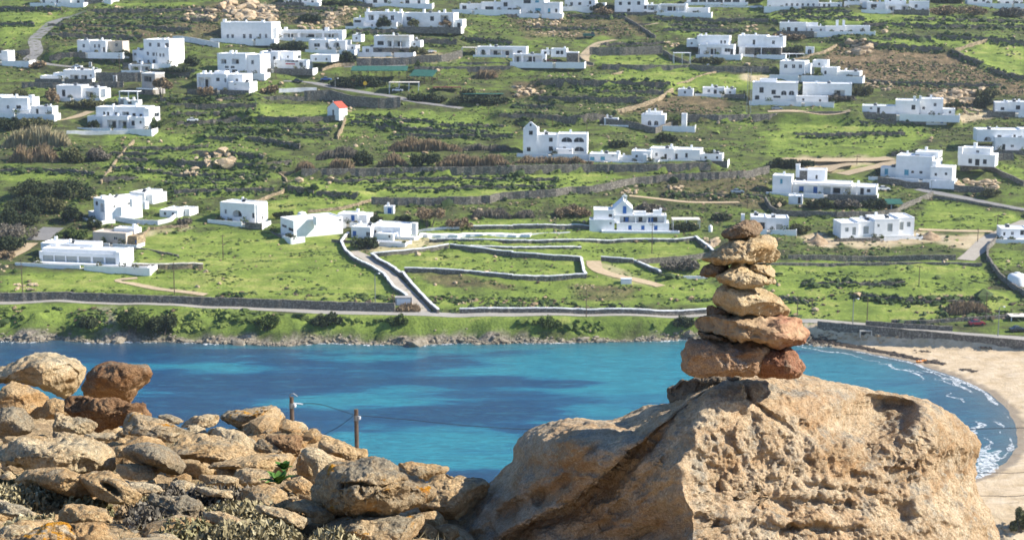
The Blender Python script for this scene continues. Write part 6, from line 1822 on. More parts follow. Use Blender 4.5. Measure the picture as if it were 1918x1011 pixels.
edge_px = [(-500, 700), (0, 745), (130, 768), (280, 788), (450, 796), (560, 822), (640, 845), (700, 868), (830, 893), (900, 925), (960, 960), (1100, 975), (1500, 985), (1900, 1003), (2400, 1003)]
EW = np.array([at(x, y, float(plane_D(y)))[:2] for x, y in edge_px])
fx = np.concatenate([np.arange(-26, -8, .6), np.arange(-8, 8, .09), np.arange(8, 26.1, .6)])
fy = np.concatenate([np.arange(-6, 3, .6), np.arange(3, 16, .09), np.arange(16, 30, .5), np.arange(30, 262, 4)])
FX, FY = np.meshgrid(fx, fy)
edge = np.interp(FX, EW[:, 0], EW[:, 1])
FZ = shelf_z(FY)
over = np.maximum(0, FY - edge)
FZ = FZ - 0.45 * np.minimum(over, 6) - 0.19 * over
FZ = np.minimum(FZ, np.maximum(FZ, -2))
P3f = np.stack([FX, FY, 0 * FX], -1)
_n = fbm(P3f * np.array([.8, .75, 1]), 4, 501)
FZ += 0.11 * (np.floor(_n * 4) / 4 + sstep(.55, 1, _n * 4 - np.floor(_n * 4)) / 4) + 0.012 * fbm(P3f * 5, 3, 503) - .10 + .09 * sstep(7.2, 9.5, FY)
FZ -= .75 * sstep(-.35, .5, FX) * (FY < 20)
FZ = np.where(FY > 150, np.maximum(FZ, -1.5), FZ)
FZ -= np.where(FY > 60, 8 * sstep(60, 120, FY), 0)
Vn = np.stack([FX.ravel(), FY.ravel(), FZ.ravel()], -1)
n1_, n2_ = len(fx), len(fy)
i0 = np.arange((n2_ - 1) * (n1_ - 1)); r_, c_ = i0 // (n1_ - 1), i0 % (n1_ - 1); q = r_ * n1_ + c_
near = mesh_np('rocky_headland', Vn, np.stack([q, q + 1, q + n1_ + 1, q + n1_], -1), None, True)
tag(near, 'sandy rocky ground of the near headland', None, None, 'structure')
t = NT('headland_ground'); v = t.coord()
n1 = t.noise(v, 1.3, 6, .65, .4); n2 = t.noise(v, 7, 6, .65); n3 = t.noise(v, 40, 4, .7)
c = t.ramp(n1, [(.3, lin(.30, .205, .11)), (.5, lin(.46, .33, .185)), (.7, lin(.57, .44, .28))])
c = t.mix(t.ramp(n2, [(.36, .7), (.55, 0.)]), c, lin(.16, .125, .07))
c = t.mix(t.ramp(t.noise(v, 2.1, 5, .6, .3, None, (7, 7, 1)), [(.56, 0.), (.66, .55)]), c, lin(.19, .165, .08))
c = t.mix(t.ramp(n3, [(.38, .5), (.6, 0.)]), c, lin(.13, .09, .05))
b = t.bump(n1, .12, .6); b = t.bump(n2, .05, .9, b); b = t.bump(n3, .012, .9, b)
near.data.materials.append(t.out(c, b, .96, .1))


def near_z(x, y):
    ix = np.clip(np.searchsorted(fx, x) - 1, 0, n1_ - 2); iy = np.clip(np.searchsorted(fy, y) - 1, 0, n2_ - 2)
    a = (x - fx[ix]) / (fx[ix + 1] - fx[ix]); b = (y - fy[iy]) / (fy[iy + 1] - fy[iy])
    return FZ[iy, ix] * (1 - a) * (1 - b) + FZ[iy, ix + 1] * a * (1 - b) + FZ[iy + 1, ix] * (1 - a) * b + FZ[iy + 1, ix + 1] * a * b


CG_ = 'stones of the balanced cairn'


def dens_outline(poly, n):
    P = np.array(poly, float)
    # Chaikin once for a softer outline, then resample by angle about the centre
    Q = []
    for a, b in zip(P, np.roll(P, -1, 0)):
        Q += [a * .87 + b * .13, a * .13 + b * .87]
    Q = np.array(Q)
    c = (P.max(0) + P.min(0)) / 2 * .5 + P.mean(0) * .5
    seg = np.roll(Q, -1, 0) - Q
    L = np.linalg.norm(seg, axis=1); cum = np.concatenate([[0], np.cumsum(L)])
    u = np.linspace(0, cum[-1], n, endpoint=False)
    k = np.clip(np.searchsorted(cum, u, 'right') - 1, 0, len(Q) - 1)
    f = (u - cum[k]) / (L[k] + 1e-9)
    return Q[k] + seg[k] * f[:, None], c


def rock(name, label, tile, poly, mat, D=None, T=None, tilt=.9, lt=0.0, ridge=None, cuts=11, rough=1.0, seed=0, grit=.004, gritf=34, gritm=None, group='rocks on the near headland', cat='rock', nA=88, nR=20, feats=None, sink=0.0, bedk=.5, pw=2.6, back=1.0, centre=None, freq=1.0):
    """a solid rock: its outline, thickness, facing slopes and surface. Depth runs along the view lines so that the outline keeps its size."""
    P = [tp(tile, *p) for p in poly]
    if group == 'rocks on the near headland' and seed not in (41, 42, 70, 71):
        mc = np.mean(P, 0); P = [tuple(mc + (np.array(p) - mc) * 1.15) for p in P]
    if group == CG_:
        mc = np.mean(P, 0); P = [tuple(mc + (np.array(p) - mc) * 1.045) for p in P]
    O, c = dens_outline(P, nA)
    if centre: c = np.array(centre, float)
    ymax = max(p[1] for p in P)
    if D is None: D = float(plane_D(min(ymax, 1180)))
    s = F / D
    wpx = (max(p[0] for p in P) - min(p[0] for p in P)) / s; hpx = (ymax - min(p[1] for p in P)) / s
    if T is None: T = .42 * math.sqrt(wpx * hpx)
    rs = np.sin(np.linspace(0, 1, nR + 1)[1:] * math.pi / 2) ** .9
    front = [c[None]]; rr = [np.zeros(1)]
    for r in rs:
        front.append(c + (O - c) * r); rr.append(np.full(nA, r))
    Q = np.concatenate(front); rv = np.concatenate(rr)
    dep = T * (1 - rv ** pw) ** .62
    xm = (Q[:, 0] - c[0]) / s; zm = (ymax - Q[:, 1]) / s

    def tilted(Q, xm, zm):
        y = tilt * zm + lt * xm
        if ridge:
            xt, xb, sL, sR = ridge
            (xt_, yt_), (xb_, yb_) = tp(tile, *xt), tp(tile, *xb)
            xr = xt_ + (xb_ - xt_) * np.clip((Q[:, 1] - yt_) / (yb_ - yt_ + 1e-6), -.5, 1.5)
            y = y + sL * np.maximum(0, xr - Q[:, 0]) / s + sR * np.maximum(0, Q[:, 0] - xr) / s
        return y
    ty = tilted(Q, xm, zm)
    tm = ty.mean()
    yf = D + T * .12 + (ty - tm * .6) - dep
    if feats is not None: yf = yf + feats(Q, s, rv)
    Vf = at(Q[:, 0], Q[:, 1], yf)
    # back half: fewer rings
    nb = max(4, nR // 3)
    rb = np.sin(np.linspace(0, 1, nb + 1)[1:-1] * math.pi / 2)
    Qb = [c + (O - c) * r for r in rb[::-1]] + [c[None]]
    rbv = np.concatenate([np.full(nA, r) for r in rb[::-1]] + [np.zeros(1)])
    Qb = np.concatenate(Qb)
    xmb = (Qb[:, 0] - c[0]) / s; zmb = (ymax - Qb[:, 1]) / s
    yb = D + T * .12 + (tilted(Qb, xmb, zmb) - tm * .6) + back * T * (1 - rbv ** 2.4) ** .6
    if feats is not None: yb = yb + feats(Qb, s, np.ones(len(Qb)))
    Vb = at(Qb[:, 0], Qb[:, 1], yb)
    V_ = np.concatenate([Vf, Vb])
    F3, F4 = [], []
    i = np.arange(nA); j = (i + 1) % nA
    F4c = [np.stack([0 * i, 1 + i, 1 + j, 1 + j], -1)]
    quads = []
    for k in range(nR - 1):
        a = 1 + k * nA
        quads.append(np.stack([a + i, a + nA + i, a + nA + j, a + j], -1))
    last = 1 + (nR - 1) * nA
    b0 = 1 + nR * nA
    rings = [last] + [b0 + k * nA for k in range(nb - 1)]
    for a, b in zip(rings[:-1], rings[1:]):
        quads.append(np.stack([a + i, b + i, b + j, a + j], -1))
    apex = b0 + (nb - 1) * nA
    tris = np.concatenate([np.stack([0 * i, 1 + i, 1 + j], -1), np.stack([rings[-1] + i, 0 * i + apex, rings[-1] + j], -1)])
    quads = np.concatenate(quads)
    tri = np.concatenate([tris, quads[:, [0, 1, 2]], quads[:, [0, 2, 3]]])
    rg = np.random.default_rng(seed + 1000)
    ctr = V_.mean(0)
    U = V_ - ctr
    ext = np.percentile(np.abs(U), 90)
    # flat broken faces
    for k in range(cuts):
        nv = rg.normal(0, 1, 3) + np.array([.1, -1.4, .45]); nv /= np.linalg.norm(nv)
        pr = U @ nv
        cth = np.quantile(pr, rg.uniform(.82, .96))
        ex = np.maximum(0, pr - cth)
        U = U - nv * (ex * .93)[:, None]
    # normals and roughness
    V_ = U + ctr

    def norms(V_):
        fn = np.cross(V_[tri[:, 1]] - V_[tri[:, 0]], V_[tri[:, 2]] - V_[tri[:, 0]])
        N = np.zeros_like(V_)
        for k in range(3): np.add.at(N, tri[:, k], fn)
        N /= np.linalg.norm(N, axis=1)[:, None] + 1e-12
        if np.mean(np.sum(N * (V_ - ctr), 1)) < 0: N = -N
        return N
    N = norms(V_)
    sz = max(wpx, hpx)
    f0 = freq * 1.0 / max(.12, .55 * math.sqrt(wpx * hpx) + .25 * min(wpx, hpx))
    big = fbm(V_ * f0 * 1.1 + seed * 3.1, 3, seed % 97)
    rid = 1 - np.abs(fbm(V_ * f0 * 2.4 + seed, 4, (seed + 5) % 97)) * 1.5
    bed = vnoise(np.stack([V_[:, 0] * f0 * .6, V_[:, 1] * f0 * .6, V_[:, 2] * f0 * 5.5], -1) + seed, (seed + 9) % 97)
    sml = fbm(V_ * f0 * 9, 3, (seed + 11) % 97)
    a = min(.030 * sz * rough, .09 * min(wpx, hpx) * rough, .035 * rough)
    V_ = V_ + N * (a * (.8 * big + .8 * np.minimum(rid - .55, 0.15) + .0 * bed + bedk * bed + .22 * sml))[:, None]
    gm = 1.0 if gritm is None else gritm(np.concatenate([Q, Qb]))
    V_ = V_ + norms(V_) * (gm * grit * fbm(V_ * gritf, 3, 77, .65))[:, None]
    V_[:, 2] -= sink
    o0 = np.array([ctr[0], ctr[1], V_[:, 2].min()])
    o = mesh_np(name, V_ - o0, tri, M[mat], True, None, tuple(o0))
    tag(o, label, cat, group)
    return o


def W_(s): 
    v = [float(x) for x in s.split()]
    return list(zip(v[::2], v[1::2]))


# ---- the great boulder, right
crease = np.array([(1185, 838), (1171, 849), (1149, 878), (1123, 909), (1085, 938), (1050, 960), (1003, 973), (952, 1002), (900, 1050)], float)


def poly_dist(Q, L):
    best = np.full(len(Q), 1e9); sgn = np.zeros(len(Q))
    for a, b in zip(L[:-1], L[1:]):
        d = b - a; t_ = np.clip(((Q - a) @ d) / (d @ d), 0, 1)
        pr = a + t_[:, None] * d; dd = np.linalg.norm(Q - pr, axis=1)
        cr = d[0] * (Q[:, 1] - a[1]) - d[1] * (Q[:, 0] - a[0])
        k = dd < best; best[k] = dd[k]; sgn[k] = np.sign(cr[k])
    return best, sgn


def bump2(Q, cx_, cy_, rx, ry, rot=0, p=2.0):
    a = math.radians(rot); dx, dy = Q[:, 0] - cx_, Q[:, 1] - cy_
    u = (dx * math.cos(a) + dy * math.sin(a)) / rx; w = (-dx * math.sin(a) + dy * math.cos(a)) / ry
    return np.exp(-((u * u + w * w) ** (p / 2)))


def boulder_feats(Q, s, rv):
    big = np.zeros(len(Q)); y = np.zeros(len(Q))
    rim = sstep(1.0, .90, rv)
    # the corner that parts the shaded left flank from the sunlit front
    rx = np.interp(Q[:, 1], [690, 720, 790, 850, 900, 960, 1011, 1150], [1365, 1335, 1312, 1287, 1268, 1290, 1292, 1300]) + 10 * vnoise(np.stack([Q[:, 1] * .03, 0 * Q[:, 1], 0 * Q[:, 1]], -1), 7)
    dl = np.maximum(0, rx - Q[:, 0]) / s
    big += 1.25 * dl - .58 * np.maximum(0, dl - .13) - .40 * np.maximum(0, dl - .38)
    big += -.56 * (900 - Q[:, 1]) / s * sstep(0, 70, rx - Q[:, 0])
    dr = np.maximum(0, Q[:, 0] - rx) / s
    big += .52 * dr + .9 * np.maximum(0, dr - .90) ** 1.3
    y += -.04 * np.exp(-((Q[:, 0] - rx) / 45) ** 2)
    # top rolls back
    tt_ = np.maximum(0, 752 - Q[:, 1]) / s * (Q[:, 0] > 1240)
    big += 1.2 * tt_ ** 1.2 * sstep(1200, 1340, Q[:, 0])
    # left lobe, standing out over a deep crease
    d, sg = poly_dist(Q, crease)
    left = (sg > 0) if np.mean((sg > 0)[(Q[:, 0] < 1080) & (Q[:, 1] < 860)]) > .5 else (sg < 0)
    y += np.where(left, .03 * np.exp(-(d / 7) ** 2), .05 * np.exp(-(d / 14) ** 2))
    big += np.where(left, -.02 * np.exp(-(d / 30)), .13 * np.exp(-(d / 75)))
    big += -.11 * bump2(Q, 1072, 832, 58, 46, -32) * left
    # saddle between lobe and crown
    big += .16 * bump2(Q, 1205, 775, 60, 30, -15)
    # lower left ribs
    for (x0_, y0_, x1_, y1_, w_, a_) in [(940, 960, 1010, 930, 14, .07), (885, 1010, 960, 960, 12, .05), (1010, 935, 1060, 900, 10, .045), (1262, 790, 1120, 930, 8, .035), (1255, 850, 1150, 960, 7, .03), (1262, 905, 1090, 1005, 7, .03), (1275, 960, 1150, 1035, 7, .025), (1160, 800, 1060, 880, 7, .02), (1130, 985, 1180, 978, 5, .025), (1160, 960, 1210, 915, 5, .02), (1395, 718, 1400, 745, 5, .035), (1400, 745, 1440, 775, 5, .03), (1440, 775, 1480, 800, 5, .022)]:
        dd, _ = poly_dist(Q, np.array([(x0_, y0_), (x1_, y1_)], float)); y += a_ * np.exp(-(dd / w_) ** 2)
    y += .10 * bump2(Q, 1210, 1000, 90, 22, -8) + .05 * bump2(Q, 1240, 960, 26, 40)
    Qw = Q + np.stack([9 * fbm(np.stack([Q[:, 0] * .03, Q[:, 1] * .03, 0 * rv], -1), 3, 521), 7 * fbm(np.stack([Q[:, 0] * .03, Q[:, 1] * .03, 0 * rv], -1), 3, 522)], -1)
    # scoop in the upper right and smaller hollows
    sc_ = bump2(Q, 1640, 778, 80, 44, -14, 2.6) * sstep(1728, 1694, Q[:, 0] + .35 * (Q[:, 1] - 778)); y += .34 * sc_
    big += -.07 * bump2(Q, 1755, 785, 45, 55)
    for (cx_, cy_, rx_, ry_, a_) in [(1366, 820, 13, 17, .06), (1335, 825, 8, 9, .04), (1341, 898, 15, 24, .06), (1306, 878, 8, 10, .035), (1628, 838, 20, 10, .07), (1397, 776, 22, 24, .05), (1445, 741, 38, 16, .06), (1680, 968, 30, 20, .09), (1550, 950, 75, 13, .07), (1459, 945, 26, 20, .06), (1465, 985, 20, 14, .05), (1694, 887, 22, 9, .04), (1598, 891, 22, 8, .04), (1655, 887, 12, 9, .04), (1745, 888, 10, 12, .03), (1307, 965, 10, 12, .05), (1332, 975, 9, 12, .05), (1305, 965, 7, 9, .03), (1555, 870, 14, 12, .03), (1510, 862, 16, 8, .03), (1560, 915, 20, 9, .045), (1640, 925, 26, 7, .035), (1520, 990, 60, 9, .05), (1770, 985, 20, 12, .04), (1485, 805, 10, 6, .02), (1780, 830, 18, 14, .02)]:
        y += .62 * a_ * bump2(Qw, cx_, cy_, rx_, ry_, 0, 3)
    y += -.03 * bump2(Qw, 1500, 975, 160, 8, 3) - .025 * bump2(Qw, 1560, 905, 120, 7, 8)
    q3 = np.stack([Q[:, 0], Q[:, 1], 0 * rv], -1)
    front = sstep(1270, 1330, Q[:, 0]) * sstep(740, 830, Q[:, 1] + .1 * (Q[:, 0] - 1300))
    y += front * (.024 * np.abs(fbm(q3 * np.array([.014, .020, 1]), 3, 511)) + .012 * np.maximum(0, fbm(q3 * np.array([.035, .045, 1]), 3, 512)) + .010 * np.maximum(0, fbm(q3 * .085, 2, 513)))
    y += .005 * np.minimum(0, fbm(q3 * np.array([.06, .08, 1]), 2, 519))
    y += (1 - front) * (.012 * fbm(q3 * np.array([.02, .05, 1]), 3, 514) + .004 * fbm(q3 * .08, 2, 515))
    return big + y * (.10 + .90 * rim)


M['r_boulder'] = rock_mat('golden_boulder_rock', (0.48, 0.355, 0.235), (0.60, 0.50, 0.375), (0.35, 0.23, 0.13), 0.34, 0.0, 1.6, (0.42, 0.385, 0.31))
rock('boulder', 'huge golden pitted boulder carrying the stack of balanced stones', '0',
     W_('790 1011 860 958 905 918 940 880 962 862 964 835 985 808 1020 795 1055 784 1110 778 1150 779 1175 768 1210 758 1255 756 1275 745 1290 733 1310 720 1340 703 1385 693 1440 692 1490 700 1545 712 1620 721 1680 732 1740 744 1785 770 1822 802 1840 828 1836 850 1830 870 1833 895 1836 925 1850 945 1862 975 1872 1011 1885 1080 1850 1220 1400 1260 900 1230 720 1120'),
     'r_boulder', D=6.1, T=.55, tilt=.56, cuts=0, rough=.5, seed=11, group=None, cat='boulder', nA=1050, nR=290, grit=.0105, gritf=24, gritm=lambda Q: .55 + .45 * sstep(1270, 1340, Q[:, 0]) * sstep(740, 850, Q[:, 1]), feats=boulder_feats, pw=6, back=1.6, centre=(1440, 930), freq=1.5, bedk=.0)

# ---- cairn: eight stones, bottom to top
CG = 'stones of the balanced cairn'
def cairn(label, tile, pts, mat, seed, **k):
    a = dict(D=6.12, lt=.16, group=CG, cat='stone', nA=170, nR=46, cuts=3, rough=1.45, seed=seed, pw=3.4); a.update(k)
    return rock('cairn_stone', label, tile, W_(pts), mat, **a)


cairn('shaded wedge stone tucked under the left of the cairn', '0', '1250 742 1253 722 1275 710 1300 703 1345 700 1385 702 1380 735 1330 770 1290 760 1262 752', 'r_cairn_shaded', 21, D=6.5, T=.1, tilt=-.3, ridge=((1600, 600), (1600, 900), .3, 0) if False else None, lt=-.3)
cairn('long reddish-brown stone at the bottom left of the cairn', 'q', '245 820 255 700 290 590 350 550 480 545 640 572 900 575 1080 595 1230 640 1260 690 1190 790 1150 930 1000 985 800 995 560 1000 400 995 320 965 255 900', 'r_pink', 22, tilt=.45, lt=.05, ridge=((950, 570), (1080, 900), .12, -.3) if False else None, T=.17)
cairn('deep red angular stone at the bottom right of the cairn', 'q', '1020 940 1080 780 1180 690 1300 640 1420 640 1540 650 1640 680 1710 760 1715 850 1680 930 1610 1000 1450 1010 1200 1010', 'r_red', 23, D=6.2, T=.17, tilt=.35, ridge=((1500, 660), (1600, 900), .55, .6), cuts=7)
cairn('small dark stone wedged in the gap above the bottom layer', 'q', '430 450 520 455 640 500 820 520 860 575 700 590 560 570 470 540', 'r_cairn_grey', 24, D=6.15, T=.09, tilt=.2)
cairn('thick stone with dark red bands in the cairn', 'q', '390 380 410 310 470 265 600 255 760 250 900 255 1150 270 1400 275 1560 300 1640 330 1690 420 1725 530 1720 590 1640 625 1480 660 1300 650 1150 600 950 565 800 530 640 495 520 470 440 430', 'r_banded', 25, tilt=.35, T=.18, ridge=((1480, 260), (1560, 640), .12, .55)) if False else None
t = NT('banded_rock'); v = t.coord()
n1 = t.noise(v, 4, 6, .6, .5); n2 = t.noise(v, 26, 5, .65); n3 = t.noise(v, 120, 3, .7); bd = t.noise(v, 9, 5, .6, .5, (.35, .35, 3.2))
gsx = t.n('SeparateXYZ'); t.l(v, gsx.inputs[0])
c = t.ramp(n1, [(.3, lin(.27, .18, .10)), (.5, lin(.41, .30, .18)), (.7, lin(.52, .41, .28))])
rightness = t.ramp(gsx.outputs[0], [(.0, 0.), (.10, .9)])
rb = t.math('MULTIPLY', rightness, t.ramp(bd, [(.36, 1.0), (.58, .25)]))
c = t.mix(rb, c, t.ramp(bd, [(.3, lin(.16, .05, .04)), (.6, lin(.42, .18, .10))]))
c = t.mix(t.ramp(n2, [(.36, .6), (.58, 0.)]), c, lin(.16, .10, .06))
b = t.bump(n1, .03, .5); b = t.bump(bd, .02, .8, b); b = t.bump(n2, .008, .8, b); b = t.bump(n3, .0025, .8, b)
M['r_banded'] = t.out(c, b, .92, .15)
cairn('thick stone with dark red bands in the cairn', 'q', '390 380 410 310 470 265 600 255 760 250 900 255 1150 270 1400 275 1560 300 1640 330 1690 420 1725 530 1720 590 1640 625 1480 660 1300 650 1150 600 950 565 800 530 640 495 520 470 440 430', 'r_banded', 25, tilt=.35, T=.18, ridge=((1480, 260), (1560, 640), .12, .55))
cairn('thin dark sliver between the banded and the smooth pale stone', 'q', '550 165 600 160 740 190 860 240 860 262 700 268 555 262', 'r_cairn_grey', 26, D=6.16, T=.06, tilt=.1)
cairn('smooth pale rounded stone above the banded one', '0', '1331 552 1333 541 1350 534 1375 537 1400 540 1420 538 1440 546 1458 558 1470 570 1477 582 1474 591 1455 592 1430 591 1400 590 1380 590 1358 582 1342 572', 'r_cairn', 27, tilt=.55, T=.15, cuts=3, rough=.6, ridge=((1372, 535), (1395, 592), .75, .12))
cairn('flat lower slab of the layered pair in the cairn', 'p', '630 740 640 690 740 640 820 600 930 595 990 640 1040 690 1160 730 1280 780 1350 830 1330 860 1200 880 1050 885 880 885 760 850 680 830', 'r_cairn', 28, D=6.08, tilt=.9, T=.13, lt=.15)
cairn('dark left end stone of the layered pair', 'p', '445 745 460 690 500 635 600 605 760 600 800 650 760 760 660 775 560 760', 'r_cairn_grey', 29, D=6.18, tilt=.2, T=.10, lt=-.5)
cairn('flat upper slab at the right of the layered pair', 'p', '960 610 1050 600 1200 590 1330 630 1370 665 1382 710 1320 765 1200 740 1080 690 980 650', 'r_cairn', 30, D=6.17, tilt=.5, T=.12)
cairn('big rough wedge-shaped stone second from the top', 'p', '500 545 520 500 640 430 760 360 840 315 980 300 1120 285 1260 290 1340 330 1370 420 1405 460 1400 560 1340 585 1200 580 1050 595 900 600 740 605 600 595', 'r_cairn', 31, D=6.12, tilt=.5, T=.17, ridge=((860, 300), (690, 610), 1.0, .18), rough=1.1, cuts=3)
cairn('small dark angular stone on the very top of the cairn', 'p', '720 240 770 185 880 120 1000 85 1080 95 1160 130 1215 165 1170 220 1130 280 1000 300 900 310 820 320 760 285', 'r_cairn_grey', 32, D=6.14, tilt=.25, T=.12, ridge=((960, 85), (1000, 310), .25, .75), cuts=6)

# ---- rocks of the left ridge
R_ = lambda lab, tile, pts, mat, seed, **k: rock(k.pop('name', 'rock'), lab, tile, W_(pts), mat, seed=seed, **k)
R_('large pale boulder with a diagonal crack on the left skyline', 'r', '-60 190 0 140 100 95 180 62 240 50 300 58 400 90 450 130 440 170 410 230 385 262 340 287 290 272 215 242 100 212 0 207', 'r_pale', 41, D=13.6, T=.75, tilt=.7, ridge=((170, 60), (95, 240), 1.0, .12), nA=150, nR=42, name='boulder', cat='boulder',
   feats=lambda Q, s, rv: sum(.05 * np.exp(-(poly_dist(Q, np.array(l, float))[0] / 2.2) ** 2) for l in [[(42, 713), (75, 705), (110, 690), (128, 683)], [(128, 683), (145, 697), (148, 715), (150, 725)], [(85, 706), (98, 720)]]) + .12 * bump2(Q, 112, 733, 30, 8, 10, 3))
R_('dark undercut rock jutting like a beak beside the pale boulder', 'r', '412 235 430 190 500 120 560 102 620 108 700 125 745 122 768 160 757 205 715 240 690 285 665 322 600 305 540 290 480 285 430 270', 'r_brown', 42, D=13.2, T=.5, tilt=-.55, nA=130, nR=36, rough=1.2, name='boulder', cat='boulder',
   feats=lambda Q, s, rv: -.16 * np.exp(-((Q[:, 1] - (640 + 150 * .367)) / 12) ** 2) * (Q[:, 0] < 285))
R_('broken reddish-brown rock under the beak-shaped one', 'r', '355 340 370 300 430 282 500 290 560 292 640 310 720 318 737 370 720 400 640 415 560 445 500 445 440 412 390 382', 'r_brown', 43, tilt=.3, cuts=9, rough=1.5, nA=120, nR=32)
R_('rounded golden rock left of the pale boulder foot', 'r', '-60 300 0 205 80 210 150 225 210 262 242 300 225 338 190 380 120 372 60 347 0 342', 'r_tan', 44, tilt=.9, nA=110, nR=30, ridge=((60, 200), (20, 350), .3, .25))
R_('cracked golden stone block between rounded and brown rocks', 'r', '200 372 232 320 245 298 290 285 350 290 370 340 375 384 300 388 215 384', 'r_tan', 45, tilt=.7, lt=.3, cuts=8)
R_('grey-green pitted rock at the left edge', 'r', '-60 430 -30 360 0 344 60 340 110 350 150 385 168 430 140 462 60 488 0 492', 'r_grey', 46, tilt=.5, rough=1.4, nA=110, nR=30)
R_('grey rock with pale spots beside the grey-green one', 'r', '222 450 232 412 255 380 300 370 350 385 420 390 480 420 492 450 450 475 380 470 300 475 240 478', 'r_pale', 47, tilt=.6, rough=1.3, nA=110, nR=28)
R_('long pale slab running to the right below the brown rock', 'r', '565 450 575 430 620 385 680 378 740 385 830 410 920 440 962 460 945 492 860 502 780 492 700 472 620 468', 'r_lich', 48, tilt=1.3, nA=110)
R_('bright white stone at the end of the long slab', 'r', '955 450 965 432 1000 427 1040 444 1052 466 1010 482 965 476', 'r_pale', 49, tilt=1.2, lt=.2)
R_('broad flat pale slab at the left', 'r', '-10 580 0 555 40 520 120 503 250 508 330 498 420 508 500 555 562 590 578 632 540 660 430 664 320 645 200 650 90 615 30 605', 'r_pale', 50, tilt=1.9, rough=1.5, nA=150, nR=36, T=.35)
R_('oval dark-faced boulder lying on the slope', 'r', '640 560 648 540 690 518 760 516 830 538 890 578 925 627 905 664 860 666 780 642 690 607 652 582', 'r_grey', 51, tilt=.35, nA=120, nR=32, cuts=2, rough=.6, ridge=((860, 540), (850, 660), .35, .7), T=.4)
R_('flat tan stone under the oval boulder', 'r', '588 650 600 630 640 620 740 630 832 666 800 692 700 702 620 697', 'r_tan', 52, tilt=1.6)
R_('wedge-shaped rock with a dark shaded left face', 'r', '106 715 130 685 160 666 250 653 315 650 360 668 450 700 522 742 485 775 420 790 340 790 240 764 130 738', 'r_tan', 53, tilt=.6, nA=130, nR=34, rough=.6, cuts=3, ridge=((320, 650), (385, 790), .75, .3), T=.35)
R_('leaning tan slab with a hollow right of the wedge rock', 'r', '425 690 500 663 560 663 620 708 680 758 748 812 742 838 690 830 620 814 540 804 460 774 425 735', 'r_tan', 54, tilt=1.2, nA=120, nR=32, rough=.7, ridge=((540, 660), (700, 830), .15, .3),
   feats=lambda Q, s, rv: .10 * bump2(Q, 210, 917, 22, 8, 30, 3))
R_('pitted rock mottled with pale and black lichen', 'r', '742 850 748 800 800 778 880 795 950 788 1012 828 1065 880 1064 925 1000 932 900 932 820 936 760 885', 'r_grey', 55, tilt=.5, nA=140, nR=36, rough=1.7, cuts=7)
R_('dark-topped rock in the lower left', 'r', '210 940 270 868 340 838 430 838 530 850 562 890 588 955 560 985 430 935 320 930', 'r_tan', 56, tilt=.8, nA=120, nR=30, ridge=((430, 830), (470, 940), .3, .2))
R_('rock crusted with bright orange lichen at the bottom left', 'r', '40 1060 60 1010 100 995 200 958 240 932 330 928 380 968 395 1030 380 1075', 'r_orange', 57, tilt=.8, nA=120, nR=32)
R_('smooth tan rock right of the orange-lichened one', 'r', '330 1000 330 948 430 923 520 925 572 970 605 1020 600 1060 420 1070', 'r_tan', 58, tilt=.9, nA=110, ridge=((430, 920), (420, 1040), .1, .2))
R_('pale tan rock at the left edge above the bottom corner', 'r', '-60 860 -40 815 0 808 50 813 120 850 164 882 140 908 80 904 0 885', 'r_pale', 59, tilt=.9)
R_('pale rock in the bottom left corner', 'r', '-60 1020 -30 960 60 938 140 943 154 975 80 1003 0 1040', 'r_pale', 60, tilt=.9)
R_('small pale stone at the left edge in the grass', 'r', '-20 685 0 664 60 666 88 690 40 703 0 700', 'r_pale', 61, tilt=1.1)
R_('pale flat stone in the middle of the dry grass', 'r', '645 748 655 728 720 720 800 734 835 765 760 788 690 783 655 760', 'r_pale', 62, tilt=1.7)
R_('small pale flat stone right of the oval boulder', 'r', '865 740 870 718 910 705 970 718 1003 745 940 763 880 750', 'r_pale', 63, tilt=1.6)
R_('small round stone, left one of the neighbouring pair', 'r', '1105 668 1112 648 1150 638 1200 648 1213 680 1180 698 1120 684', 'r_pale', 64, tilt=.8, cuts=3, rough=.6)
R_('longer rounded stone, right one of the neighbouring pair', 'r', '1203 695 1212 658 1260 646 1330 653 1400 680 1413 712 1330 728 1240 728', 'r_tan', 65, tilt=1.0, cuts=3, rough=.6)
R_('long low stone half hidden in green grass', 'r', '1012 700 1020 688 1080 680 1180 688 1240 713 1248 742 1160 740 1060 725', 'r_pale', 66, tilt=1.2)
R_('large smooth slab in the middle of the ridge', 'r', '865 590 880 560 950 500 1040 478 1130 493 1200 518 1290 568 1312 584 1200 610 1120 625 1050 605 960 585', 'r_tan', 67, tilt=1.5, nA=130, nR=32, rough=.7, cuts=3)
R_('pale lumpy rock behind the large smooth slab', 'r', '1050 462 1062 448 1100 433 1180 443 1250 473 1312 530 1305 560 1240 550 1160 515 1080 480', 'r_pale', 68, tilt=1.0, rough=1.3)
R_('low pale rock on the skyline left of the lichened one', 'r', '925 425 935 408 1000 383 1070 373 1122 383 1135 412 1080 434 990 434', 'r_pale', 69, tilt=.8)
R_('undercut skyline rock with yellow lichen along its top', 'r', '1125 390 1130 373 1180 353 1260 348 1340 333 1405 323 1432 350 1464 385 1440 420 1380 458 1320 500 1260 485 1230 445 1160 412', 'r_lich', 70, tilt=-.15, nA=130, nR=34, rough=1.2, cuts=6, T=.45,
   feats=lambda Q, s, rv: .25 * bump2(Q, 490, 805, 45, 10, -12, 3))
R_('pale angular block on the skyline by the left utility pole', 'r', '1395 480 1400 465 1440 420 1500 403 1577 411 1583 430 1562 482 1545 504 1480 494 1430 484', 'r_pale', 71, tilt=.5, cuts=7, ridge=((1500, 400), (1530, 500), .2, .7))
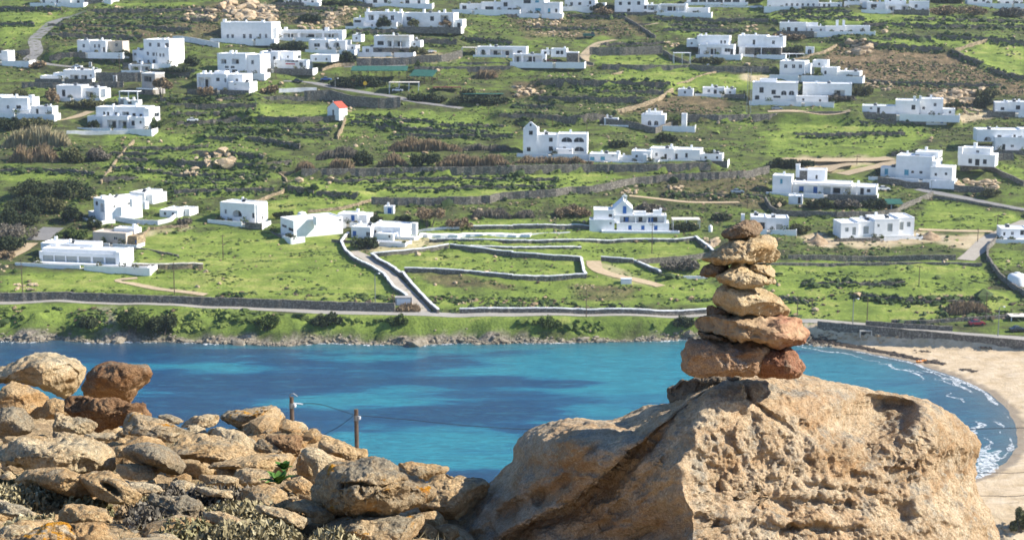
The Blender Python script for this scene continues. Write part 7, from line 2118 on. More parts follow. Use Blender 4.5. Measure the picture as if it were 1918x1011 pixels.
R_('dark layered rock below the pale angular block', 'r', '1365 500 1372 486 1430 478 1500 488 1572 508 1588 548 1540 575 1480 580 1440 558 1390 535', 'r_brown', 72, tilt=.5, rough=1.4)
R_('rounded stone below the undercut skyline rock', 'r', '1305 540 1310 525 1330 498 1390 518 1440 553 1453 580 1390 585 1320 565', 'r_tan', 73, tilt=.9)
R_('wide smooth rock sheet left of the green plant', 'r', '1090 640 1110 622 1200 602 1310 577 1420 577 1520 577 1532 620 1490 664 1400 676 1280 656 1160 650', 'r_tan', 74, tilt=1.5, nA=130, nR=32, rough=.7, T=.4)
R_('long tan rock descending the skyline by the right utility pole', 'w', '1070 560 1080 535 1130 497 1200 487 1350 497 1480 540 1560 588 1660 585 1750 665 1835 752 1700 780 1600 785 1500 735 1400 675 1250 645 1120 605', 'r_tan', 75, tilt=1.1, nA=130, nR=32)
R_('rounded grey-topped boulder behind the small post-like stone', 'w', '1005 650 1060 603 1150 603 1250 638 1322 688 1350 750 1335 835 1285 885 1220 938 1150 905 1115 820 1040 720', 'r_pale', 76, tilt=.7, cuts=3, rough=.6, nA=110, nR=28)
R_('small post-like stone with a yellow lichen cap', 'w', '940 790 945 730 960 678 1010 653 1065 690 1142 720 1148 780 1122 862 1092 895 1010 892 950 875', 'r_lich', 77, tilt=.5, cuts=5)
R_('tan stone between the rounded boulder and the pole rock', 'w', '1330 770 1345 725 1430 708 1530 738 1605 790 1500 810 1400 820 1345 805', 'r_tan', 78, tilt=1.1)
R_('big cracked honeycombed boulder left of the golden one', 's', '125 590 133 540 150 440 190 320 260 230 400 205 520 193 600 158 720 143 850 168 960 248 1062 310 1080 352 1200 428 1290 468 1310 510 1205 605 1140 655 1080 745 900 760 700 757 400 762 250 706 150 625', 'r_lich', 79, tilt=.55, nA=220, nR=60, rough=1.5, cuts=5, T=.36, name='boulder', cat='boulder', ridge=((470, 190), (380, 760), .8, .1),
   feats=lambda Q, s, rv: .06 * np.exp(-(poly_dist(Q, np.array([(640, 908), (690, 904), (720, 907), (755, 899)], float))[0] / 2.5) ** 2) + .03 * np.maximum(0, fbm(np.stack([Q[:, 0] * .09, Q[:, 1] * .09, 0 * rv], -1), 3, 531)) * (Q[:, 1] > 905))
R_('flat-topped tan ledge behind the honeycombed boulder', 's', '925 210 935 185 1050 168 1120 162 1300 183 1480 202 1508 242 1450 285 1350 335 1250 405 1100 365 1040 300', 'r_tan', 80, D=7.7, tilt=1.2, nA=120, nR=30)
R_('lumpy tan rock sloping behind the golden boulder', 's', '1130 740 1200 640 1280 540 1240 425 1300 388 1400 300 1540 262 1630 277 1700 328 1892 358 1960 400 1940 520 1860 570 1800 630 1720 700 1560 770 1400 810 1300 790', 'r_tan', 81, D=6.55, tilt=.9, nA=150, nR=40, rough=1.4)
R_('long low rock across the bottom centre', 's', '-40 960 0 890 80 828 250 788 420 768 700 762 1000 768 1180 762 1285 798 1325 870 1285 955 1180 1010 1100 1060 500 1070 300 980', 'r_lich', 82, D=5.75, tilt=1.0, nA=160, nR=40, rough=1.1, ridge=((700, 760), (650, 1000), .25, .1))
R_('diamond-shaped flat stone below the green plant', 'u', '1380 390 1450 305 1530 290 1645 370 1698 430 1640 495 1520 485 1450 455', 'r_tan', 83, tilt=1.4)
R_('rounded rock hump in the centre of the slope', 'u', '860 570 880 478 1000 438 1130 407 1260 427 1372 498 1405 580 1392 668 1250 648 1100 618 960 608', 'r_tan', 84, tilt=1.4, nA=110, nR=28, rough=.6, cuts=2)
R_('sloping tan rock right of the central hump', 'u', '1390 640 1410 600 1450 547 1550 542 1700 597 1800 657 1892 697 1910 805 1800 830 1700 810 1600 730 1450 690', 'r_tan', 85, tilt=1.3, nA=110, nR=28)
R_('long narrow pale slab left of the central hump', 'u', '390 455 420 436 520 437 700 467 870 477 875 568 760 548 600 518 480 506', 'r_pale', 86, tilt=1.7)
R_('long pale slab descending to the bottom right', 'u', '990 655 1150 645 1400 695 1600 775 1715 842 1640 918 1500 838 1350 768 1150 708', 'r_pale', 87, tilt=1.7)
R_('pale slab just right of the lichen-mottled rock', 'u', '490 720 520 698 700 717 900 797 1088 880 1000 938 850 908 650 828 520 788', 'r_pale', 88, tilt=1.7)
R_('pale rock on the bottom edge left of centre', 'u', '-220 1060 -110 968 0 943 120 948 210 1000 270 1060 100 1090', 'r_pale', 89, tilt=1.1)
R_('thin stone ledge left of the long slab', 'r', '245 485 260 465 330 460 420 473 424 497 330 503 260 498', 'r_pale', 90, tilt=1.2)
R_('second thin ledge right of the first one', 'r', '425 490 440 476 560 463 645 478 605 503 480 508', 'r_pale', 91, tilt=1.2)
R_('flat oval slab just above the oval boulder', 'r', '775 485 785 466 850 448 930 463 955 490 880 508 790 500', 'r_pale', 92, tilt=1.0)
R_('small reddish rock under the large smooth slab', 'r', '870 555 885 537 930 518 990 548 1055 592 1055 620 980 595 900 575', 'r_brown', 93, tilt=.7, rough=1.4)
R_('small dark stone on the skyline notch', 'r', '800 395 808 377 850 367 900 382 935 402 900 424 830 406', 'r_grey', 94, tilt=.7)
R_('flat tan stone above the small pale flat stone', 'r', '560 560 580 535 640 530 700 550 650 585 600 590', 'r_tan', 95, tilt=1.5)
R_('low tan slab at the left under the grey-green rock', 'r', '-20 520 0 492 90 488 210 482 240 500 180 515 60 530', 'r_tan', 96, tilt=1.5)

# ---- smaller slabs and rubble that fill the gaps between the named rocks
_bm = bmesh.new(); bmesh.ops.create_icosphere(_bm, subdivisions=3, radius=1.0)
SL_V = np.array([v.co[:] for v in _bm.verts]); SL_F = np.array([[v.index for v in f.verts] for f in _bm.faces]); _bm.free()
for mi, (mt, cnt) in enumerate((('r_tan', 70), ('r_pale', 40), ('r_lich', 10), ('r_brown', 8))):
    rg = np.random.default_rng(900 + mi)
    vs, fs = [], []
    k = 0
    while k < cnt:
        px_, py_ = rg.uniform(-60, 930), rg.uniform(770, 1040)
        D_ = float(plane_D(py_)); P_ = at(px_, py_, D_)
        if D_ > np.interp(P_[0], EW[:, 0], EW[:, 1]) - .1: continue
        r_ = min(.11, rg.lognormal(-3.25, .5)) * (D_ / 8) ** .4
        v_ = SL_V * np.array([rg.uniform(1.0, 2.2), rg.uniform(.9, 1.7), rg.uniform(.35, .62)]) * r_
        for c_ in range(7):
            nv = rg.normal(0, 1, 3); nv /= np.linalg.norm(nv); pr = v_ @ nv; ex = np.maximum(0, pr - np.quantile(pr, rg.uniform(.75, .95)))
            v_ = v_ - nv * (ex * .92)[:, None]
        v_ = v_ * (1 + .10 * fbm(v_ / r_ * 1.3 + k * 7.7, 3, 90))[:, None]
        a_ = rg.uniform(0, 6.28); v_ = np.stack([v_[:, 0] * math.cos(a_) - v_[:, 1] * math.sin(a_), v_[:, 0] * math.sin(a_) + v_[:, 1] * math.cos(a_), v_[:, 2] - .21 * 0], -1)
        v_[:, 2] += -.18 * v_[:, 1] + .08 * rg.normal() * v_[:, 0]
        vs.append(v_ + np.array([P_[0], P_[1], float(near_z(P_[0], P_[1])) + r_ * .12])); fs.append(SL_F + k * len(SL_V)); k += 1
    o = mesh_np('rock_rubble', np.concatenate(vs), np.concatenate(fs), M[mt], True)
    tag(o, {'r_tan': 'tan', 'r_pale': 'pale', 'r_lich': 'lichen-spotted', 'r_brown': 'brown'}[mt] + ' broken slabs and rubble packed between the near rocks', 'rubble', None, 'stuff')


# ---- plants among the rocks
def near_hit(px, py):
    D = float(plane_D(py)); P = at(px, py, D)
    return Vector((float(P[0]), float(P[1]), float(near_z(P[0], P[1]))))


def blades(name, G, W, Dp, Hh, n, wd_, mat, seed, parent=None, spread=.5, bend=.5):
    rg = np.random.default_rng(seed)
    a = rg.uniform(0, 6.283, n); r = np.sqrt(rg.random(n))
    x, y = np.cos(a) * r * W, np.sin(a) * r * Dp
    z = near_z(G.x + x, G.y + y) - G.z - .01
    hh = Hh * (1 - .55 * r ** 2) * rg.uniform(.45, 1.1, n)
    d = np.stack([x / (W + 1e-6), y / (Dp + 1e-6)], -1) * spread + rg.normal(0, .35, (n, 2))
    ang = rg.uniform(0, 3.1416, n); ux, uy = np.cos(ang) * wd_ * rg.uniform(.6, 1.4, n), np.sin(ang) * wd_
    p0 = np.stack([x, y, z], -1)
    p1 = p0 + np.stack([d[:, 0] * hh * .45, d[:, 1] * hh * .45, hh * .62], -1)
    p2 = p0 + np.stack([d[:, 0] * hh * (.75 + bend * .5), d[:, 1] * hh * (.75 + bend * .5), hh * (1 - .15 * bend)], -1)
    U = np.stack([ux, uy, 0 * ux], -1)
    V_ = np.stack([p0 - U, p0 + U, p1 + U * .9, p1 - U * .9, p2], 1).reshape(-1, 3)
    i = np.arange(n) * 5
    me = bpy.data.meshes.new(name)
    lq = np.stack([i, i + 1, i + 2, i + 3], -1); lt_ = np.stack([i + 3, i + 2, i + 4], -1)
    me.vertices.add(len(V_)); me.vertices.foreach_set('co', V_.astype(np.float32).ravel())
    lo = np.concatenate([lq.ravel(), lt_.ravel()]).astype(np.int32)
    me.loops.add(len(lo)); me.loops.foreach_set('vertex_index', lo)
    me.polygons.add(2 * n)
    me.polygons.foreach_set('loop_start', np.concatenate([np.arange(n) * 4, 4 * n + np.arange(n) * 3]).astype(np.int32))
    me.polygons.foreach_set('loop_total', np.concatenate([np.full(n, 4), np.full(n, 3)]).astype(np.int32))
    me.update(calc_edges=True); me.materials.append(M[mat])
    tn = np.clip(rg.normal(.5, .25, n), 0, 1)
    at_ = me.attributes.new('tone', 'FLOAT', 'POINT')
    at_.data.foreach_set('value', np.repeat(tn, 5).astype(np.float32))
    o = bpy.data.objects.new(name, me); o.location = G
    return link(o, parent)


def tuft(lab, px, py, w, h, mat, seed, n=420, cat='dry shrub', name='dry_shrub'):
    if mat == 'fol_olive': mat = 'fol_drygreen'
    G = near_hit(px, py + h * .35); s = F / G.y
    o = blades(name, G, w / s / 2 * 1.25, w / s / 2 * .7 + h / s * .8, h / s * .75 + .05, int(n * .8), .0013, mat, seed, None, 1.1, .7)
    rg = np.random.default_rng(seed + 5); W = w / s / 2 * 1.15; Hh = h / s * .8 + .05; k = max(3, int(w / 22))
    lob, rad = [], []
    for q in range(k):
        x_ = (-.85 + 1.7 * (q + .5) / k) * W; y_ = rg.normal(0, .05) - .03
        g_ = float(near_z(G.x + x_, G.y + y_)) - G.z; r_ = Hh * rg.uniform(.45, .62)
        lob.append((x_, y_, g_ + r_ * .7)); rad.append((W / k * 1.5 + .03, .09 + W * .25, r_))
    leaf_cloud('twigs', lob, rad, int(n * 2.6), .011, M[mat], seed + 7, o, tall=1.6, hollow=.2)
    tag(o, lab, cat, 'low dry shrubs among the near rocks')


TU = [('broad dry shrub left of the wedge rock foot', 60, 928, 150, 34, 'fol_dry', 900), ('greenish low shrub below the wedge rock', 165, 937, 60, 24, 'fol_olive', 500), ('brown round shrub beside the lichen-mottled rock', 255, 973, 36, 26, 'fol_brown', 420), ('pale grey shrub at the foot of the lichen-mottled rock', 295, 985, 60, 24, 'fol_grey', 420),
      ('yellow-green grass clump right of the oval boulder', 365, 866, 66, 40, 'fol_olive', 620), ('grey-green shrub in front of the mottled rock', 345, 996, 90, 22, 'fol_olive', 560), ('wide dry shrub on the slope right of the mottled rock', 475, 962, 150, 46, 'fol_dry', 1100), ('dry tuft left of the small pale flat stone', 305, 898, 56, 22, 'fol_dry', 420), ('green tuft at the left edge under the flat slab', 14, 862, 50, 22, 'fol_olive', 380), ('dry grass below the broad flat slab', 44, 885, 60, 20, 'fol_dry', 420),
      ('dry tuft left of the dark-topped rock', 62, 974, 60, 28, 'fol_dry', 460), ('grey tuft right of the flat stones', 345, 922, 90, 22, 'fol_grey', 460), ('yellow dry tuft below the flat tan stone', 228, 876, 30, 30, 'fol_dry', 300), ('green grass around the long low stone', 405, 903, 80, 18, 'fol_olive', 460), ('dark twiggy shrub on the smooth rock sheet', 480, 868, 56, 26, 'fol_grey', 420), ('dry shrub below the rounded hump', 420, 922, 110, 20, 'fol_grey', 500),
      ('dry grass along the bottom edge, centre left', 470, 1002, 150, 26, 'fol_dry', 900), ('dry grass along the bottom edge at the long rock', 640, 1004, 90, 22, 'fol_dry', 560), ('green tuft by the honeycombed boulder', 634, 958, 20, 16, 'fol_green', 120), ('small green tuft above the bottom edge', 528, 992, 26, 20, 'fol_green', 160), ('dry grass on the ledge of the pole rock', 645, 856, 46, 12, 'fol_olive', 300), ('dry tuft right of the leaning slab', 215, 950, 60, 18, 'fol_olive', 380)]
for i, (lab, px, py, w_, h_, mat, n) in enumerate(TU):
    tuft(lab, px, py, w_, h_, mat, 1200 + i, n)
# loose grass and pebbles, uncountable
n = 900
gxs = RNG.uniform(-4.2, 1.0, n * 3); gys = RNG.uniform(5.0, 12, n * 3)
ppx, ppy = project(np.stack([gxs, gys, near_z(gxs, gys)], -1))
ok = (ppx > -60) & (ppx < 980) & (ppy < 1060) & (gys < np.interp(gxs, EW[:, 0], EW[:, 1]) - .1) & (vnoise(np.stack([gxs * 1.2, gys * 1.2, 0 * gxs], -1), 555) > -.1)
gxs, gys = gxs[ok][:n], gys[ok][:n]
r0 = RNG.lognormal(-3.7, .5, len(gxs))
lumps('pebbles', np.stack([gxs, gys, near_z(gxs, gys) + r0 * .3], -1), np.stack([r0 * 1.5, r0 * 1.2, r0 * .8], -1), M['r_tan'], 561, rough=.12); tag(COL.objects[-1], 'loose pebbles on the near ground', 'pebbles', None, 'stuff')
n = 9000
gxs = RNG.uniform(-4.4, 1.0, n * 3); gys = RNG.uniform(5.0, 12, n * 3)
ppx, ppy = project(np.stack([gxs, gys, near_z(gxs, gys)], -1))
ok = (ppx > -60) & (ppx < 960) & (ppy < 1060) & (gys < np.interp(gxs, EW[:, 0], EW[:, 1]) - .15) & (vnoise(np.stack([gxs * 1.5, gys * 1.5, 0 * gxs], -1), 556) > -.15)
gxs, gys = gxs[ok][:n], gys[ok][:n]; n = len(gxs)
hh = RNG.uniform(.015, .05, n); dx, dy = RNG.normal(0, .03, n), RNG.normal(0, .03, n); gz = near_z(gxs, gys)
V_ = np.stack([np.stack([gxs - .0018, gys, gz - .01], -1), np.stack([gxs + .0018, gys, gz - .01], -1), np.stack([gxs + dx, gys + dy, gz + hh], -1)], 1).reshape(-1, 3)
o = mesh_np('dry_grass', V_, np.arange(n * 3).reshape(n, 3), M['fol_dry']); tag(o, 'thin dry grass between the near rocks', 'grass', None, 'stuff')
at_ = o.data.attributes.new('tone', 'FLOAT', 'POINT'); at_.data.foreach_set('value', np.repeat(RNG.random(n), 3).astype(np.float32))


def squill(lab, px, py, size_px, n, seed, dD=0.0):
    """rosette of strap leaves"""
    G = Vector([float(v) for v in at(px, py, float(plane_D(py)) + dD)]); s = F / G.y; Lf = size_px / s
    root = empty('squill_plant', tuple(G)); tag(root, lab, 'plant', 'green squill plants among the rocks')
    rg = np.random.default_rng(seed)
    for i in range(n):
        a = 2.4 * i + rg.normal(0, .2); el = rg.uniform(.55, 1.35); L = Lf * rg.uniform(.75, 1.1)
        pts = []
        for k in range(5):
            u = k / 4; r = L * u * math.cos(el) * (1 + .25 * u); z = L * (u * math.sin(el) - .28 * u * u)
            pts.append((r * math.cos(a), r * math.sin(a), z + .01, .016 * math.sin(math.pi * (.12 + .88 * u) ** .8) + .002))
        V_, F_ = [], []
        sx_, sy_ = -math.sin(a), math.cos(a)
        for x, y, z, w_ in pts:
            V_ += [(x - sx_ * w_, y - sy_ * w_, z + w_ * .3), (x, y, z), (x + sx_ * w_, y + sy_ * w_, z + w_ * .3)]
        for k in range(4):
            for m_ in range(2):
                b_ = k * 3 + m_; F_.append((b_, b_ + 1, b_ + 4, b_ + 3))
        o = mesh_py('leaf', V_, F_, M['fol_squill'], root, None, True)
        at_ = o.data.attributes.new('tone', 'FLOAT', 'POINT'); at_.data.foreach_set('value', [float(rg.uniform(.2, .9))] * len(V_))


squill('upper rosette of the bright green plant', 532, 884, 27, 14, 1, -.55)
squill('lower rosette of the bright green plant', 522, 910, 38, 15, 2, -.45)
# ================================================================ poles, cars, small things
PG = 'poles on the far shore'


def pole(lab, px, y0, y1, kind='utility'):
    G = hit(px, y1); s = scale_at(G); h = max(3.0, (y1 - y0) / s)
    nm = 'street_lamp' if kind == 'lamp' else 'utility_pole'
    r = empty(nm, tuple(G)); tag(r, lab, 'street lamp' if kind == 'lamp' else 'utility pole', PG)
    MB().tube([(0, 0, -.6), (0, 0, h)], .13, 7, .09).build('post', M['wood'] if kind != 'lamp' else M['metal'], r)
    if kind == 'lamp':
        MB().tube([(0, 0, h - .05), (.5, -.1, h + .18), (1.0, -.15, h + .15)], .06, 5).build('arm', M['metal'], r)
        MB().lathe([(.10, h + .02), (.34, h + .05), (.34, h + .12), (.12, h + .24)], 10, (1.1, -.15)).build('lamp_head', M['frame'], r)
    elif kind == 'lattice':
        m = MB()
        for sx_ in (-.8, .8): m.tube([(sx_, 0, -.5), (sx_ * .6, 0, h)], .10, 5)
        for k in range(7):
            a, b = h * k / 7, h * (k + 1) / 7; sg = 1 if k % 2 else -1
            m.tube([(sg * .75, 0, a), (-sg * .65, 0, b)], .05, 4)
        m.build('lattice', M['metal'], r)
    else:
        MB().box(-.75, -.07, h - .55, .75, .07, h - .41).build('crossarm', M['wood'], r)
    return G, h


for a in [('utility pole at the left edge below the glazed restaurant', 43, 487, 556), ('utility pole in the left field before the long dark wall', 327, 494, 553), ('utility pole in the field below the arched house', 418, 439, 483), ('lamp post with a white head at the left of the steep lane', 703, 512, 571, 'lamp'), ('short pole beside the foot of the steep lane', 737, 546, 576),
          ('utility pole on the grass cliff left of the cairn', 1098, 540, 594), ('utility pole just right of the cairn', 1493, 553, 598), ('thin pole second to the right of the cairn', 1521, 559, 580), ('lamp post on the coastal road right of the cairn', 1597, 559, 609, 'lamp'), ('pole behind the lamp post on the beach road', 1624, 556, 601), ('utility pole in the middle of the beach field', 1721, 498, 537), ('tall pole at the right beside the brown reeds', 1846, 545, 601), ('lamp post on the beach road near the right edge', 1869, 574, 630, 'lamp'),
          ('pole beside the lane at the right edge', 1868, 402, 428), ('utility pole on the bare soil right of the construction site', 1831, 427, 454), ('pole on the sandy track above the blue-doored villa', 1605, 291, 308), ('lamp post beside the right asphalt road', 1744, 339, 362, 'lamp'), ('utility pole in front of the church', 1221, 417, 475), ('utility pole right of the chapel-house', 1099, 229, 257), ('lattice pole left of the arched-window villa', 1402, 129, 213, 'lattice'), ('pole on the hillside below the skyline villa', 1197, 44, 65), ('utility pole below the three-storey house', 224, 105, 131),
          ('pole in front of the restaurant netting', 678, 136, 158), ('utility pole in front of the stone-based villa', 738, 86, 117), ('pole at the outer edge of the road bend', 709, 186, 204), ('thin pole beside the shop wall', 517, 118, 150), ('lamp post at the kerb by the dark car', 628, 148, 166, 'lamp'), ('pole on the stone wall near the domed house', 1035, 216, 236), ('utility pole beside the bare tan tree', 714, 407, 424), ('pole beside the small white tower house wall', 216, 135, 158), ('pole above the dark terrace wall at the centre', 915, 200, 214), ('thin pole in the compound left of the cairn house', 1400, 369, 391)]:
    pole(*a)


# two utility poles on the slope just below the ridge, with cables
def near_pole(lab, px, ytop, Y, arm):
    P = at(px, ytop, Y); P = Vector([float(v) for v in P])
    gz = float(near_z(np.array(P.x), np.array(P.y)))
    r = empty('utility_pole', (P.x, P.y, gz)); tag(r, lab, 'utility pole', 'poles just below the near ridge')
    h = P.z - gz
    MB().tube([(0, 0, -.8), (0, 0, h)], .14, 10, .10).build('post', M['wood'], r)
    MB().tube([(0, 0, h - .55), (0, 0, h - .30)], .125, 10).build('band', M['metal'], r)
    if arm:
        MB().tube([(.05, 0, h - .30), (.55, 0, h - .36)], .03, 6).build('bracket', M['frame'], r)
        MB().tube([(-.1, 0, h - .02), (-.04, 0, h + .14), (.1, 0, h + .17), (.3, 0, h + .02)], .025, 6).build('hook', M['metal'], r)
    MB().lathe([(.05, h - .5), (.075, h - .42), (.05, h - .34)], 8, (.16, -.05)).build('insulator', M['frame'], r)
    return P


PA = near_pole('utility pole with a curved hook behind the pale angular block', 546, 743, 75, True)
PB = near_pole('utility pole at the end of the ridge against the water', 667, 766, 75, False)
PC = near_pole('utility pole standing outside the right edge of the view', 2080, 792, 75, False)


def cable(lab, pts, r=.014):
    P = [Vector(p) for p in pts]
    out = []
    m = len(P)
    for i in range(m - 1):
        for k in range(10):
            t_ = k / 10
            p0, p1, p2, p3 = P[max(i - 1, 0)], P[i], P[i + 1], P[min(i + 2, m - 1)]
            out.append(.5 * ((2 * p1) + (-p0 + p2) * t_ + (2 * p0 - 5 * p1 + 4 * p2 - p3) * t_ ** 2 + (-p0 + 3 * p1 - 3 * p2 + p3) * t_ ** 3))
    out.append(P[-1])
    c0 = out[0].copy()
    o = MB().tube([p - c0 for p in out], r, 5).build('power_cable', M['black'], None, False, tuple(c0))
    tag(o, lab, 'cable', 'cables strung between the near poles')


A3 = lambda px, py, Y=75: Vector([float(v) for v in at(px, py, Y)])
cable('black cable between the two poles on the ridge', [PA + Vector((.5, 0, -.33)), A3(600, 757), PB + Vector((-.1, -.1, -.25))])
cable('long black cable from the ridge pole across the water', [PB + Vector((.12, -.1, -.28)), A3(760, 785), A3(870, 796), A3(980, 803), A3(1250, 812), A3(1600, 811), A3(1900, 801), PC + Vector((0, -.1, -.2))])
cable('slack cable dropping left from the ridge pole', [PB + Vector((-.12, -.1, -.3)), A3(652, 786), A3(632, 800), A3(606, 814), A3(575, 838), A3(540, 880)])
cable('lower cable crossing the beach at the right edge', [A3(1560, 892), A3(1700, 888), A3(1850, 885), A3(1920, 884), PC + Vector((0, -.1, -2.0))])
cable('lowest cable crossing the sand at the right edge', [A3(1560, 929), A3(1700, 929), A3(1850, 928), A3(1920, 927), PC + Vector((0, -.1, -3.0))])


# cars
M['glass'] = plain('car_glass', (.03, .04, .05), .1, .1, 2, 0, .6)
M['carw'] = plain('white_car_paint', (.72, .73, .74), .35, .03, 1, 0, .5)
M['cars'] = plain('silver_car_paint', (.45, .47, .49), .3, .03, 1, .4, .5)
M['cark'] = plain('dark_car_paint', (.03, .035, .045), .3, .05, 1, 0, .5)
M['carb'] = plain('blue_car_paint', (.05, .14, .42), .3, .05, 1, 0, .5)
M['carg'] = plain('grey_blue_car_paint', (.20, .26, .32), .3, .05, 1, .2, .5)
M['carm'] = plain('dark_red_car_paint', (.22, .02, .04), .3, .05, 1, 0, .5)
M['cargr'] = plain('green_truck_paint', (.02, .11, .09), .4, .05, 1, 0, .4)


def car(lab, px, py, rz, paint, scl=1.0, kind='car'):
    G = hit(px, py); r = empty('parked_car' if kind == 'car' else 'parked_truck', tuple(G), math.radians(rz)); tag(r, lab, kind, 'vehicles parked on the far hillside')
    s = scl; L, W = 2.1 * s, .86 * s
    prof = [(-L, .32), (-L, .75), (-L * .92, .88), (-L * .55, .95), (L * .45, .95), (L * .92, .82), (L, .68), (L, .32)] if kind == 'car' else [(-L, .5), (-L, 1.0), (L * .3, 1.0), (L * .3, 1.1), (L, 1.1), (L, .5)]
    m = MB(); n = len(prof)
    for y in (-W, W): m.v += [(x, y, z * s) for x, z in prof]
    m.f = [tuple(range(n)), tuple(range(2 * n - 1, n - 1, -1))] + [((i + 1) % n, i, n + i, n + (i + 1) % n) for i in range(n)]
    m.build('body', M[paint], r)
    cab = [(-L * .62, .953), (-L * .42, 1.38), (L * .12, 1.42), (L * .46, .953)] if kind == 'car' else [(L * .32, 1.103), (L * .36, 1.9), (L * .80, 1.9), (L * .95, 1.103)]
    m = MB(); k = len(cab)
    for y in (-W * .86, W * .86): m.v += [(x, y * (1 if z < 1.2 else .9), z * s) for x, z in cab]
    m.f = [tuple(range(k)), tuple(range(2 * k - 1, k - 1, -1))] + [((i + 1) % k, i, k + i, k + (i + 1) % k) for i in range(k)]
    m.build('window', M['glass'], r)
    rf = [(-L * .40, 1.384), (L * .11, 1.424)] if kind == 'car' else [(L * .35, 1.904), (L * .81, 1.904)]
    m = MB(); m.box(rf[0][0], -W * .8, rf[0][1] * s, rf[1][0], W * .8, (rf[1][1] + .05) * s); m.build('roof', M[paint], r)
    if kind != 'car':
        MB().box(-L, -W, 1.003 * s, L * .28, W, 1.45 * s).build('cargo_bed', M[paint], r)
    for x in (-L * .62, L * .6):
        for y in (-W, W):
            m = MB(); m.tube([(x, y - .1, .32 * s), (x, y + .1, .32 * s)], .32 * s, 10); m.build('wheel', M['black'], r)


for a in [('white car beside the tan-edged field near the porticoed villa', 361, 228, 10, 'carw'), ('blue-grey car on the sandy track below the arched-window villa', 1455, 206, 5, 'carg'), ('silver car in the yard of the stone-based villa', 808, 100, 40, 'cars'), ('white car on the far road above the restaurant', 704, 122, 5, 'carw'), ('dark car driving down the asphalt road by the shops', 557, 155, -8, 'cark'), ('blue car parked against the restaurant hedge', 611, 153, -6, 'carb'),
          ('red car under the white carport', 1032, 116, 5, 'carm'), ('dark red car on the grass above the beach', 1829, 609, 8, 'carm'), ('dark blue car at the right edge of the beach road', 1906, 621, 5, 'cark'), ('dark bluish car in the field behind the church pergola', 1381, 363, 8, 'carg'), ('white van in front of the restaurant counter', 745, 172, -5, 'carw'), ('second white car in the villa yard behind the silver one', 790, 98, 30, 'carw'), ('white car on the road near the low bungalow', 145, 128, -12, 'carw'), ('pale car by the carport at the construction side of the villa', 1655, 357, 5, 'carw'), ('red car in the shade of the blue-doored villa', 1617, 360, 5, 'carm')]:
    car(*a)
car('dark green flatbed truck on the upper centre field', 1103, 72, 0, 'cargr', 1.25, 'truck')


# tanks, boxes, signs, beach things
def tank(lab, tile, x0, y0, x1, y1):
    cx_, cy_, w_, h_ = Zc(tile, x0, y0, x1, y1)
    G = hit(cx_, cy_ + h_ / 2); s = scale_at(G); R = w_ / s / 2; H = h_ / s
    r = empty('water_tank', tuple(G)); tag(r, lab, 'water tank')
    MB().lathe([(R * .95, -.6), (R, H * .1), (R, H * .72), (R * .82, H * .90), (R * .4, H * .98)], 18).build('body', M['white'], r, True)
    MB().lathe([(R * .28, H * .985), (R * .28, H * 1.06), (R * .1, H * 1.08)], 12).build('lid', M['frame'], r)


tank('white drum-like water tank at the right edge below the lane', 'L', 1745, 85, 1880, 178)
tank('small white water tank beside the beige shed', 'E', 965, 670, 1010, 715)
tank('white dome tank behind the long barn', 'F', 300, 572, 365, 612)
tank('white barrel below the small bell-gabled house behind the cairn', 'G', 1425, 672, 1455, 718)


def cabinet(lab, tile, x0, y0, x1, y1, mat='frame', name='utility_box', cat='utility box'):
    cx_, cy_, w_, h_ = Zc(tile, x0, y0, x1, y1)
    G = hit(cx_, cy_ + h_ / 2); s = scale_at(G); W = w_ / s / 2; H = h_ / s
    r = empty(name, tuple(G)); tag(r, lab, cat)
    MB().box(-W, 0, -.5, W, W, H).build('body', M[mat], r)
    MB().box(-W - .05, -.05, H + .003, W + .05, W + .05, H + .08).build('lid', M[mat], r)
    MB().box(-W * .8, -.03, H * .15, W * .8, -.004, H * .9).build('door', M['metal' if mat == 'frame' else 'frame'], r)


cabinet('white upright box by the tall grey wall', 'A', 825, 555, 850, 605)
cabinet('grey stone gate block at the foot of the steep lane', 'J', 1010, 262, 1135, 325, 'grey', 'gate_pier', 'gate pier')
cabinet('white gate pillar by the wall right of the domed house', 'C', 1415, 470, 1430, 512, 'frame', 'gate_pier', 'gate pier')
cabinet('white post on the asphalt road edge, upper left', 'A', 648, 460, 668, 495, 'frame', 'gate_pier', 'gate pier')
cabinet('white trough on the dirt path below the gateway', 'K', 790, 130, 868, 168, 'white', 'trough', 'trough')


def sign(lab, tile, x, y0, y1, r_, mat):
    px, p1 = tp(tile, x, y1); G = hit(px, p1); s = scale_at(G); H = (y1 - y0) * KZ / s
    r = empty('road_sign', tuple(G)); tag(r, lab, 'sign')
    MB().tube([(0, 0, -.4), (0, 0, H)], .05, 6).build('post', M['metal'], r)
    m = MB(); m.tube([(0, -.10, H), (0, -.06, H)], r_, 16); m.build('plate', M[mat], r)


sign('round red sign in front of the restaurant hedge', 'B', 705, 592, 640, .75, 'red')
sign('round yellow sign beside the red one', 'B', 793, 612, 650, .8, 'yellow')
sign('pale blue-white sign board on the outside of the road bend', 'B', 930, 738, 765, .8, 'frame')
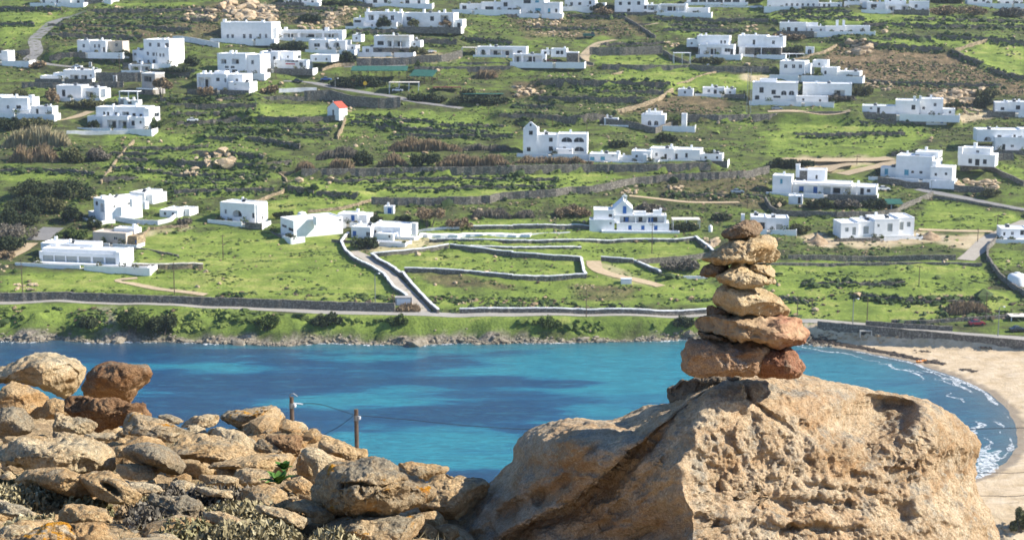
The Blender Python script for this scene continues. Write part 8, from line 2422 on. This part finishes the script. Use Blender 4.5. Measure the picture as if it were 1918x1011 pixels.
# shop sign: dark lettering too small to read plus a red strip
G = hit(*tp('B', 268, 505)); s = scale_at(G)
r = empty('shop_sign', (G.x, G.y - 3.6, G.z), math.radians(-14)); tag(r, 'dark lettered sign strip with a red band on the shop front', 'sign')
for k in range(9):
    w_ = .55 + .2 * (k % 3)
    x = -2.8 + k * .62
    MB().box(x, -.05, 1.0 + 2.15, x + w_ * .75, 0, 1.0 + 2.75).build('letter', M['dframe'], r)
MB().box(-2.7, -.05, 2.1, 1.4, 0, 2.55).build('red_band', M['red'], r)
MB().box(-3.0, 0.004, 1.8, 3.0, .12, 3.95).build('board', M['white'], r)
G = hit(*tp('L', 1117, 732))
r = empty('kayak', tuple(G), .4); tag(r, 'small orange boat lying on the seaweed line', 'boat')
m = MB(); prof = [(-1.5, .05, .2), (-1.0, .33, .05), (0, .42, 0), (1.0, .33, .05), (1.5, .05, .2)]
for x, w_, z in prof: m.v += [(x, -w_, z + .38), (x, 0, z), (x, w_, z + .38)]
for i in range(4):
    for k in range(2): m.f.append((i * 3 + k, i * 3 + 3 + k, i * 3 + 4 + k, i * 3 + 1 + k))
m.build('hull', M['orange'], r)
MB().box(-.15, -.36, .3, .15, .36, .34).build('seat', M['frame'], r)
# culvert mouth in the sea wall
G = hit(*tp('L', 712, 530)); s = scale_at(G)
r = empty('culvert', (G.x, 407 - (G.x - 80) / 43 * 15 - 3.9, 2.55)); tag(r, 'square dark culvert mouth in the sea wall', 'culvert')
m = MB(); w_, h_ = 1.3, 1.15
m.box(-w_ - .25, 0, -.4, -w_, .8, h_ + .25); m.box(w_, 0, -.4, w_ + .25, .8, h_ + .25); m.box(-w_, 0, h_ + .002, w_, .8, h_ + .25); m.build('surround', M['cream'], r)
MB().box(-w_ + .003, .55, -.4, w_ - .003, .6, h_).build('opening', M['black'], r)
# driftwood and clumps on the sand
for i, (lab, x, y, w_) in enumerate([('dark clump of wrack on the open sand', 1440, 790, 40), ('smaller dark clump beside the sand wrack', 1500, 798, 30), ('dark stain-like weed patch near the sea wall', 1600, 640, 60), ('dark weed patch below the upper wall', 1130, 655, 60)]):
    G = hit(*tp('L', x, y)); s = scale_at(G); rw = w_ * KZ / s
    rg = np.random.default_rng(i + 60); k = 26
    C_ = np.stack([rg.normal(0, rw * .5, k), rg.normal(0, rw * .35, k), np.full(k, .03)], -1)
    o = lumps('weed_clump', C_, np.stack([rg.uniform(.2, .5, k), rg.uniform(.2, .4, k), rg.uniform(.06, .2, k)], -1), M['wrack'], 620 + i); o.location = G
    tag(o, lab, 'seaweed', 'clumps of weed on the beach')
# whitecaps
# rocks and bush at the near end of the beach, lower right corner
outcrop('dark grey rock at the near end of the beach, lower right', '0', 1868, 965, 1905, 1025, 7, 880, 'r_grey', 'rock', 'shore_rock')
far_bush('green bush in the lower right corner below the sand', 1912, 985, 34, 50, 'fol_olive', 'bush', 'bush', 881)

# ================================================================ thin sea air
hz = MB().box(-430, -12, -8, 430, 1010, 175).build('haze', None)
tag(hz, 'thin bluish sea air over the bay', None, None, 'stuff')
hm = bpy.data.materials.new('haze_air'); hm.use_nodes = True
hm.node_tree.nodes.remove(hm.node_tree.nodes['Principled BSDF'])
pv = hm.node_tree.nodes.new('ShaderNodeVolumePrincipled')
pv.inputs['Color'].default_value = (0.80, 0.90, 1.0, 1)
pv.inputs['Density'].default_value = 0.00008
pv.inputs['Anisotropy'].default_value = 0.3
hm.node_tree.links.new(pv.outputs[0], hm.node_tree.nodes['Material Output'].inputs['Volume'])
hz.data.materials.append(hm)
SC.cycles.volume_bounces = 0
